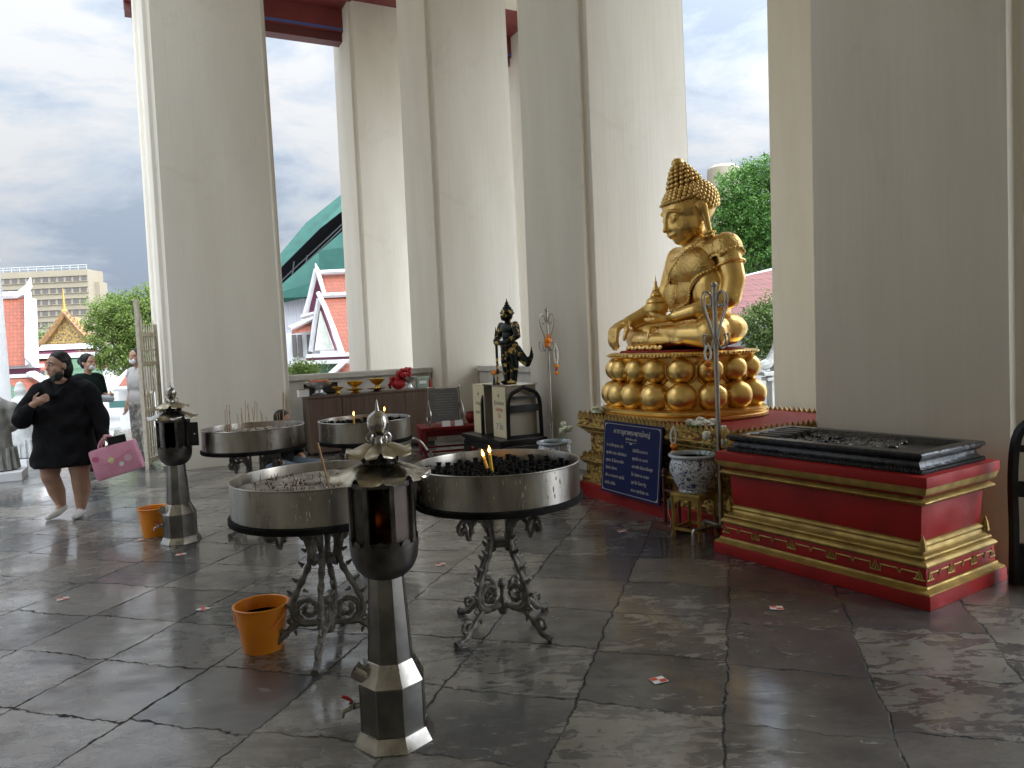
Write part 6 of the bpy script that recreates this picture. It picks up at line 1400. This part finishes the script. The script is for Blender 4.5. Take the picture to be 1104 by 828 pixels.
m = MB(); m.lathe([(.05, 0), (.06, .02), (.03, .04), (.03, .08), (0, .08)], 12, (.05, -.05, 1.04), M=Matrix.Rotation(PI/2, 3, 'X')); m.build('lock', CREAM, t)

# ------------------------------------------------ granite figures at the left edge
def robed(label, px, Y, H, rz, m_, z0=0):
    p_ = W(px, 450, Y); t = thing('granite_figure', label, 'stone statue', (p_.x, p_.y, z0), rz, 'carved granite figures'); E3 = MB()
    s = H/1.15
    E3.prism([(.24*s*math.cos(a_)*1.0, .17*s*math.sin(a_)) for a_ in [2*PI*i/16 for i in range(16)]], 0, .30*s, .92); E3.chain([(0, 0, .25*s), (0, 0, .60*s), (0, 0, .82*s)], [.20*s, .19*s, .185*s]); E3.cap((-.12*s, 0, .84*s), .10*s, (.12*s, 0, .84*s), .10*s)
    E3.chain([(-.22*s, 0, .82*s), (-.27*s, -.03*s, .62*s), (-.16*s, -.15*s, .55*s)], [.085*s, .08*s, .07*s]); E3.chain([(.22*s, 0, .82*s), (.27*s, -.03*s, .62*s), (.16*s, -.15*s, .55*s)], [.085*s, .08*s, .07*s]); E3.chain([(.27*s, -.03*s, .60*s), (.26*s, -.02*s, .35*s)], [.07*s, .05*s])
    E3.ell((0, -.02*s, 1.02*s), (.085*s, .095*s, .11*s)); E3.cap((0, 0, 1.08*s), .09*s, (0, 0, 1.17*s), .06*s); E3.cap((0, -.11*s, 1.01*s), .012*s, (0, -.12*s, .98*s), .016*s)
    organic('figure', E3, m_, t, voxel=.018, smooth=3)
    m = MB()
    for i in range(16): a_ = 2*PI*i/16; m.tube([(.225*s*math.cos(a_), .16*s*math.sin(a_), .30*s), (.245*s*math.cos(a_), .175*s*math.sin(a_), .02*s)], [.022*s, .03*s], 6)
    m.build('robe_folds', m_, t); return t
st = robed('dark granite robed figure cut by the left edge, standing on a white slab', -8, 9.75, 1.16, rad(200), STONE, .121)
p_ = st.location; o = MB().box((0, 0, .06), (.62, .62, .12)).build('white_slab', WHITEP, smooth=0, bevel=.01); o.location = (p_.x, p_.y, 0); o.rotation_euler = (0, 0, BT); tag(o, 'white slab under the dark granite figure', 'plinth slab')
robed('pale granite robed figure behind the walking woman\'s raised elbow', 24, 13.5, 1.30, rad(160), STONEL, GZ+.72)
p_ = W(24, 500, 13.5); o = MB().box((0, 0, .34), (.5, .5, .70)).build('plinth_block', WHITEP, smooth=0, bevel=.01); o.location = (p_.x, p_.y, GZ+.02); tag(o, 'pale block under the farther granite figure in the courtyard', 'plinth block')
# ============================================================ PEOPLE
def hand(m, wrist, d, side, s=1.0, curl=.6, palm_n=None):
    """palm and five curled fingers; d = direction of the fingers, side = direction of the thumb"""
    d = Vector(d).normalized(); side = (Vector(side)-d*Vector(side).dot(d)).normalized(); n = d.cross(side) if palm_n is None else Vector(palm_n).normalized(); w_ = Vector(wrist)
    m.cap(w_, .026*s, w_+d*.075*s, .030*s)
    m.ell(w_+d*.055*s, (.042*s, .042*s, .024*s), Matrix((side, d, n)).transposed())
    for i, L_ in enumerate((.072, .080, .075, .058)):
        b_ = w_+d*.088*s+side*(.030-.020*i)*s; c1_ = b_+(d*math.cos(curl*.5)+n*math.sin(curl*.5))*L_*.5*s; c2_ = c1_+(d*math.cos(curl*1.6)+n*math.sin(curl*1.6))*L_*.5*s
        m.chain([b_, c1_, c2_], [.0095*s, .009*s, .0075*s])
    b_ = w_+d*.02*s+side*.03*s; m.chain([b_, b_+(d*.6+side*.7)*.04*s, b_+(d*1.2+side*.75+n*.5)*.055*s], [.012*s, .011*s, .009*s])
def head(m, c, yaw, s=1.0, pitch=0, fat=1.0):
    R_ = Matrix.Rotation(yaw, 3, 'Z') @ Matrix.Rotation(pitch, 3, 'X'); h = lambda x, y, z: Vector(c)+R_ @ (Vector((x, y, z))*s)
    m.ell(h(0, .01, .035), (.077*s*fat, .095*s, .09*s), R_); m.ell(h(0, -.02, -.035), (.066*s*fat, .075*s, .082*s), R_); m.ell(h(0, -.035, -.075), (.045*s*fat, .045*s, .04*s), R_)
    for sg_ in (-1, 1): m.ell(h(sg_*.035*fat, -.05, -.025), (.032*s, .035*s, .034*s), R_); m.ell(h(sg_*.078*fat, .012, -.005), (.011*s, .02*s, .031*s), R_)
    m.chain([h(0, -.086, .022), h(0, -.106, -.016)], [.008*s, .0125*s]); m.ell(h(0, -.096, -.020), (.018*s, .012*s, .010*s), R_)
    m.ell(h(0, -.083, -.050), (.024*s, .010*s, .006*s), R_); m.ell(h(0, -.081, -.061), (.020*s, .010*s, .007*s), R_); m.ell(h(0, -.075, -.088), (.018*s, .014*s, .014*s), R_)
    for sg_ in (-1, 1): m.chain([h(sg_*.012, -.088, .036), h(sg_*.035, -.086, .041), h(sg_*.056, -.072, .034)], [.005*s]*3)
    return h, R_
def face_parts(h, R_, parent, s=1.0, mouth=True):
    for sg_ in (-1, 1):
        MB().ell(h(sg_*.032, -.088, .018), (.0125*s, .006*s, .0062*s), R_, seg=12, rings=8).build('eye', mat('eye white', (.6, .58, .55), .3), parent); MB().ell(h(sg_*.032, -.0925, .018), (.0058*s, .0035*s, .0058*s), R_, seg=10, rings=8).build('iris', HAIR, parent)
        m = MB(); m.tube([h(sg_*.014, -.097, .040), h(sg_*.034, -.0955, .045), h(sg_*.055, -.080, .038)], [.0026*s, .0032*s, .0015*s], 6); m.build('eyebrow', HAIR, parent)
    if mouth:
        m = MB(); m.ell(h(0, -.0915, -.051), (.020*s, .005*s, .0042*s), R_, seg=12, rings=6); m.ell(h(0, -.0895, -.0605), (.017*s, .005*s, .0052*s), R_, seg=12, rings=6); m.build('lips', LIPM, parent)

# --- woman in black walking in, carrying a pink bag
q = G(67, 559); t = thing('person', 'woman in an oversized black hooded top walking barelegged in white socks with a pink bag', 'person', (q.x, q.y, 0), facing(.30, -1))
m = MB(); hc = (.075, -.03, 1.475)
h, R_ = head(m, hc, rad(-42), 1.06, rad(2), 1.12)
m.cap((.085, .02, 1.28), .062, (.08, .0, 1.41), .056)
m.ell((.09, .03, 1.12), (.225, .15, .20)); m.ell((.085, .02, .92), (.235, .175, .20)); m.ell((.07, .03, .72), (.245, .185, .17)); m.cap((-.10, .02, 1.235), .075, (.28, .03, 1.235), .075)
# right arm bent to the chest, left arm hanging
m.chain([(-.11, .02, 1.22), (-.235, -.03, 1.01), (-.235, -.10, .985)], [.078, .062, .052]); m.chain([(-.235, -.10, .985), (-.16, -.20, 1.09), (-.10, -.225, 1.135)], [.052, .043, .032])
hand(m, (-.10, -.225, 1.135), (.85, -.1, .42), (-.2, -.2, .9), 1.0, .9, (.15, 1, .1))
m.chain([(.29, .03, 1.22), (.38, .02, .99), (.43, -.04, .86)], [.078, .062, .045]); m.chain([(.43, -.04, .86), (.475, -.09, .79)], [.042, .030])
hand(m, (.475, -.09, .79), (.5, -.25, -.8), (-.3, -.9, 0), 1.0, 1.35, (-.8, .1, -.5))
# legs: right leg back on its toes, left leg carrying the weight
m.chain([(-.055, .03, .70), (-.075, .0, .44), (-.085, .04, .40)], [.135, .088, .085]); m.chain([(-.080, .04, .40), (-.055, .10, .25), (-.03, .13, .105)], [.082, .080, .043])
m.chain([(.19, .02, .70), (.20, -.03, .43)], [.135, .090]); m.chain([(.20, -.03, .43), (.195, .03, .26), (.17, .03, .08)], [.088, .086, .046])
m.chain([(-.03, .13, .105), (-.06, .05, .055), (-.11, -.04, .03)], [.038, .034, .024]); m.chain([(.17, .045, .045), (.16, -.04, .036), (.145, -.12, .028)], [.038, .036, .026])
body = organic('body', m, SKIN, t, voxel=.0085, smooth=3)
face_parts(h, R_, body, 1.06)
m = MB(); m.chain([(-.022, .135, .085), (-.06, .05, .05), (-.115, -.045, .030)], [.043, .040, .030]); organic('sock', m, SOCK, t, voxel=.008, smooth=2)
m = MB(); m.chain([(.17, .05, .045), (.16, -.04, .040), (.143, -.125, .032)], [.045, .042, .032]); organic('sock', m, SOCK, t, voxel=.008, smooth=2)
m = MB(); m.cap((-.10, .03, 1.235), .10, (.28, .04, 1.235), .10); m.ell((.09, .03, 1.12), (.255, .18, .20)); m.ell((.085, .02, .93), (.27, .20, .24))
m.lathe([(0, .515), (.315, .515), (.325, .53), (.30, .66), (.275, .80), (.255, .95), (.235, 1.1), (0, 1.2)], 30, (.065, .02, 0), sy=.74)
m.chain([(-.12, .02, 1.22), (-.25, -.02, 1.03), (-.255, -.10, .985)], [.105, .10, .088]); m.chain([(-.255, -.10, .985), (-.19, -.19, 1.06), (-.145, -.215, 1.10)], [.085, .072, .052])
m.chain([(.30, .03, 1.22), (.395, .02, 1.0), (.44, -.03, .87)], [.108, .092, .075]); m.chain([(.44, -.03, .87), (.465, -.075, .81)], [.068, .045])
m.chain([(-.05, .09, 1.30), (.09, .15, 1.31), (.24, .09, 1.30)], [.065, .085, .065]); m.ell((.10, .17, 1.24), (.14, .09, .12)); m.ell((.20, .10, 1.31), (.11, .09, .055)); m.chain([(-.03, -.03, 1.31), (.0, -.09, 1.25), (.03, -.13, 1.20)], [.045, .035, .03]); m.chain([(.18, -.02, 1.31), (.13, -.09, 1.25), (.09, -.135, 1.20)], [.045, .035, .03])
rn = np.random.default_rng(2)
def wrinkle(co):
    n = np.sin(co[:, 2]*34+np.sin(co[:, 0]*13)*2.2)*np.sin(co[:, 0]*17+co[:, 1]*9); c0 = np.array([.07, .02]); d = co[:, :2]-c0; L_ = np.linalg.norm(d, axis=1, keepdims=True)+1e-6
    co[:, :2] += d/L_*(.011*n[:, None]+.014*(np.sin(np.arctan2(d[:, 1:2], d[:, 0:1])*7)*np.clip((.85-co[:, 2:3])*2.2, 0, 1)))
    return co
organic('hooded_top', m, CLOTHB, t, voxel=.011, smooth=5, disp=wrinkle)
m = MB(); m.ell(h(0, .028, .048), (.098, .108, .100), R_); m.ell(h(0, .06, -.02), (.085, .085, .11), R_); 
# cut the hair away from the face by pushing front vertices back
def hairshape(co):
    inv = np.array(R_.transposed()); l = (co-np.array(hc))@inv.T/1.06
    lim = np.where(l[:, 2] > .062, -.095, np.where(np.abs(l[:, 0]) > .072, -.03, .0)); l[:, 1] = np.maximum(l[:, 1], lim); return np.array(hc)+(l*1.06)@np.array(R_.transposed())
organic('hair', m, HAIR, t, voxel=.009, smooth=3, disp=hairshape)
m = MB(); m.ell(h(.060, -.040, -.088), (.020, .046, .056), R_ @ Matrix.Rotation(rad(35), 3, 'Y')); m.ell(h(.035, -.068, -.105), (.036, .018, .030), R_); m.tube([h(.075, -.02, -.05), h(.09, .0, .0)], .0025, 5); m.build('lowered_mask', mat('black face mask', (.02, .02, .022), .75), t)
t.scale = (.95, 1, 1)
bg_ = thing('pink_bag', 'pink zipped bag with pale round charms hanging from the walking woman\'s hand', 'bag', (0, 0, 0), 0)
bl = Matrix.Rotation(facing(.30, -1), 3, 'Z') @ Vector((.575, -.12, .40)); bg_.location = Vector((q.x, q.y, 0))+bl; bg_.rotation_euler = (0, rad(-14), facing(.2, -1))
m = MB(); m.prism([(-.22, -.065), (.22, -.065), (.22, .065), (-.22, .065)], 0, .30, .96); m.build('bag_body', PINK, bg_, smooth=30, bevel=.028)
for sy in (-.045, .045): MB().tube(catmull([(-.11, sy, .27), (-.10, sy*.9, .33), (-.05, sy*.5, .385), (.0, sy*.4, .395), (.03, sy*.5, .36), (.05, sy*.9, .28)], 5), .0085, 8).build('handle', PINKD if False else PINK, bg_)
m = MB(); m.tube(catmull([(-.225, -.03, .16), (-.10, -.074, .14), (0, -.076, .15), (.14, -.074, .20), (.222, -.03, .22)], 5), .0025, 5); m.build('piping', PINKD, bg_)
for (x_, z_, r_, mt) in ((-.03, .16, .030, YEL), (.12, .14, .035, mat('pale pink print', (.70, .45, .52), .5)), (-.16, .21, .028, PINKD), (.05, .10, .022, PAPER)):
    MB().lathe([(r_, -.002), (r_, .002), (0, .002)], 16, (x_, -.0665, z_), M=Matrix.Rotation(PI/2, 3, 'X')).build('charm', mt, bg_)
ph = MB().box((0, 0, 0), (.165, .012, .075)).build('phone', BLACK, smooth=0, bevel=.004); ph.location = Vector((q.x, q.y, 0))+Matrix.Rotation(facing(.30, -1), 3, 'Z') @ Vector((.56, -.165, .745)); ph.rotation_euler = (0, rad(-10), facing(.2, -1)); tag(ph, 'black mobile phone held against the top of the pink bag', 'phone')

# --- second woman, seen from the side behind her
q = G(103, 506); t = thing('person', 'woman in a dark uniform with tied up hair and white mask behind the walking woman', 'person', (q.x, q.y, 0), facing(.9, -.35))
m = MB(); hc2 = (0, -.02, 1.49); h, R_ = head(m, hc2, rad(4), 1.0, rad(6)); m.cap((0, .02, 1.30), .052, (0, .0, 1.42), .048); m.ell((0, .02, 1.14), (.18, .115, .19)); m.ell((0, .02, .96), (.16, .12, .15)); m.cap((-.15, .02, 1.28), .055, (.15, .02, 1.28), .055)
m.chain([(.17, .02, 1.27), (.20, .0, 1.03)], [.052, .042]); m.chain([(.20, .0, 1.03), (.15, -.20, 1.02)], [.04, .028]); hand(m, (.15, -.20, 1.02), (-.3, -.9, .1), (0, 0, 1), .95, .8)
m.chain([(-.17, .02, 1.27), (-.20, .0, 1.03)], [.052, .042]); m.chain([(-.20, .0, 1.03), (-.14, -.2, .98)], [.04, .028]); hand(m, (-.14, -.20, .98), (.3, -.9, .1), (0, 0, 1), .95, .8)
for sg_ in (-1, 1): m.chain([(sg_*.09, .02, .88), (sg_*.09, .0, .48), (sg_*.08, .03, .08)], [.095, .058, .038]); m.chain([(sg_*.08, .04, .04), (sg_*.08, -.12, .03)], [.036, .028])
b2 = organic('body', m, SKIN, t, voxel=.011, smooth=3)
m = MB(); m.ell((0, .02, 1.14), (.205, .14, .20)); m.ell((0, .02, .96), (.185, .145, .17)); m.cap((-.15, .02, 1.28), .075, (.15, .02, 1.28), .075); m.chain([(.18, .02, 1.27), (.215, .0, 1.07)], [.07, .062]); m.chain([(-.18, .02, 1.27), (-.215, .0, 1.07)], [.07, .062]); organic('uniform_shirt', m, CLOTHG, t, voxel=.012, smooth=4)
m = MB(); m.ell((0, .02, .86), (.175, .14, .10))
for sg_ in (-1, 1): m.chain([(sg_*.09, .02, .84), (sg_*.095, .0, .48), (sg_*.085, .03, .08)], [.115, .085, .07]); m.ell((sg_*.08, -.04, .035), (.045, .12, .04))
organic('dark_trousers', m, CLOTHB, t, voxel=.013, smooth=4)
m = MB(); m.ell(h(0, .03, .045), (.092, .102, .095), R_); m.ell(h(0, .125, .015), (.055, .055, .06), R_); m.ell(h(0, .06, -.02), (.07, .06, .07), R_); organic('hair', m, HAIR, t, voxel=.012, smooth=3)
m = MB(); m.ell(h(0, -.064, -.045), (.054, .036, .046), R_); m.tube([h(.05, -.06, -.03), h(.08, .01, -.01)], .003, 5); m.build('face_mask', MASKW, t)
m = MB(); m.cap((-.10, -.29, 1.0), .05, (.08, -.29, .98), .05); t2 = m.build('pale_parcel', mat('pale blue cloth', (.42, .48, .52), .8), None); t2.location = t.location; t2.rotation_euler = t.rotation_euler; tag(t2, 'pale blue bundle held in front by the woman with tied up hair', 'bundle')

# --- man behind the iron gate
q = G(156, 500); t = thing('person', 'person in a pale shirt and mottled trousers standing behind the iron gate bars', 'person', (q.x, q.y, 0), facing(-.5, -.8))
m = MB(); h, R_ = head(m, (0, -.02, 1.54), rad(20), 1.0); m.cap((0, .02, 1.36), .055, (0, 0, 1.47), .05); m.ell((0, .02, 1.18), (.19, .12, .2)); m.ell((0, .02, 1.0), (.17, .12, .15)); m.cap((-.16, .02, 1.33), .06, (.16, .02, 1.33), .06)
for sg_ in (-1, 1): m.chain([(sg_*.19, .02, 1.31), (sg_*.23, .03, 1.06), (sg_*.20, -.08, .86)], [.055, .044, .03]); hand(m, (sg_*.20, -.08, .86), (0, -.25, -.95), (-sg_, 0, 0), 1, .5); m.chain([(sg_*.10, .02, .92), (sg_*.10, .0, .5), (sg_*.10, .03, .08)], [.10, .06, .04]); m.chain([(sg_*.10, .04, .04), (sg_*.10, -.13, .03)], [.04, .03])
b3 = organic('body', m, SKIN, t, voxel=.012, smooth=3); 
m = MB(); m.ell((0, .02, 1.18), (.215, .15, .21)); m.ell((0, .02, .97), (.20, .15, .18)); m.cap((-.16, .02, 1.33), .078, (.16, .02, 1.33), .078)
for sg_ in (-1, 1): m.chain([(sg_*.19, .02, 1.31), (sg_*.235, .03, 1.08)], [.075, .065])
organic('pale_shirt', m, SHIRT, t, voxel=.013, smooth=4)
m = MB(); m.ell((0, .02, .88), (.18, .145, .10))
for sg_ in (-1, 1): m.chain([(sg_*.10, .02, .86), (sg_*.105, .0, .5), (sg_*.10, .03, .10)], [.12, .095, .075])
organic('mottled_trousers', m, CAMO, t, voxel=.013, smooth=4)
for sg_ in (-1, 1): MB().ell((sg_*.10, -.04, .045), (.05, .14, .045)).build('shoe', BLACKM, t)
m = MB(); m.ell(h(0, .025, .045), (.09, .10, .09), R_); m.ell(h(0, .05, -.01), (.08, .07, .07), R_); organic('hair', m, HAIR, t, voxel=.012, smooth=3)
MB().ell(h(0, -.064, -.045), (.054, .036, .046), R_).build('face_mask', MASKW, t)

# --- kneeling person behind the incense table
q = G(306, 503); yy = 9.0; t = thing('person', 'person in black sitting on the floor with a white mask, behind the incense table', 'person', (q.x*yy/q.y, yy, 0), facing(.9, -.42))
m = MB(); h, R_ = head(m, (0, -.03, .68), rad(0), 1.0, rad(12)); m.cap((0, .02, .50), .055, (0, -.01, .61), .05); m.ell((0, .05, .36), (.18, .13, .18)); m.ell((0, .07, .18), (.19, .16, .16)); m.cap((-.15, .03, .48), .06, (.15, .03, .48), .06)
m.chain([(.18, .02, .46), (.22, -.06, .25), (.16, -.24, .13)], [.055, .044, .03]); hand(m, (.16, -.24, .13), (0, -.9, -.25), (-1, 0, 0), 1, .4); m.chain([(-.18, .02, .46), (-.22, -.06, .25), (-.16, -.24, .13)], [.055, .044, .03]); hand(m, (-.16, -.24, .13), (0, -.9, -.25), (1, 0, 0), 1, .4)
for sg_ in (-1, 1): m.chain([(sg_*.10, .03, .13), (sg_*.17, -.38, .10)], [.10, .06]); m.chain([(sg_*.17, -.38, .09), (sg_*.12, .0, .05), (sg_*.10, .18, .04)], [.055, .05, .035]); m.chain([(sg_*.10, .18, .04), (sg_*.10, .30, .03)], [.034, .026])
organic('body', m, SKIN, t, voxel=.011, smooth=3)
m = MB(); m.ell((0, .05, .36), (.21, .16, .20)); m.ell((0, .07, .20), (.21, .18, .17)); m.cap((-.15, .03, .48), .08, (.15, .03, .48), .08)
for sg_ in (-1, 1): m.chain([(sg_*.18, .02, .46), (sg_*.225, -.05, .28)], [.075, .065])
organic('black_shirt', m, CLOTHB, t, voxel=.012, smooth=4)
m = MB()
for sg_ in (-1, 1): m.chain([(sg_*.10, .05, .13), (sg_*.17, -.36, .11)], [.12, .085]); m.chain([(sg_*.17, -.36, .09), (sg_*.12, .0, .07), (sg_*.10, .14, .06)], [.08, .07, .055])
organic('jeans', m, JEANS, t, voxel=.012, smooth=4)
m = MB(); m.ell(h(0, .028, .045), (.092, .102, .097), R_); m.ell(h(0, .05, -.02), (.08, .07, .08), R_); organic('hair', m, HAIR, t, voxel=.012, smooth=3)
MB().ell(h(0, -.064, -.045), (.054, .036, .046), R_).build('face_mask', MASKW, t)
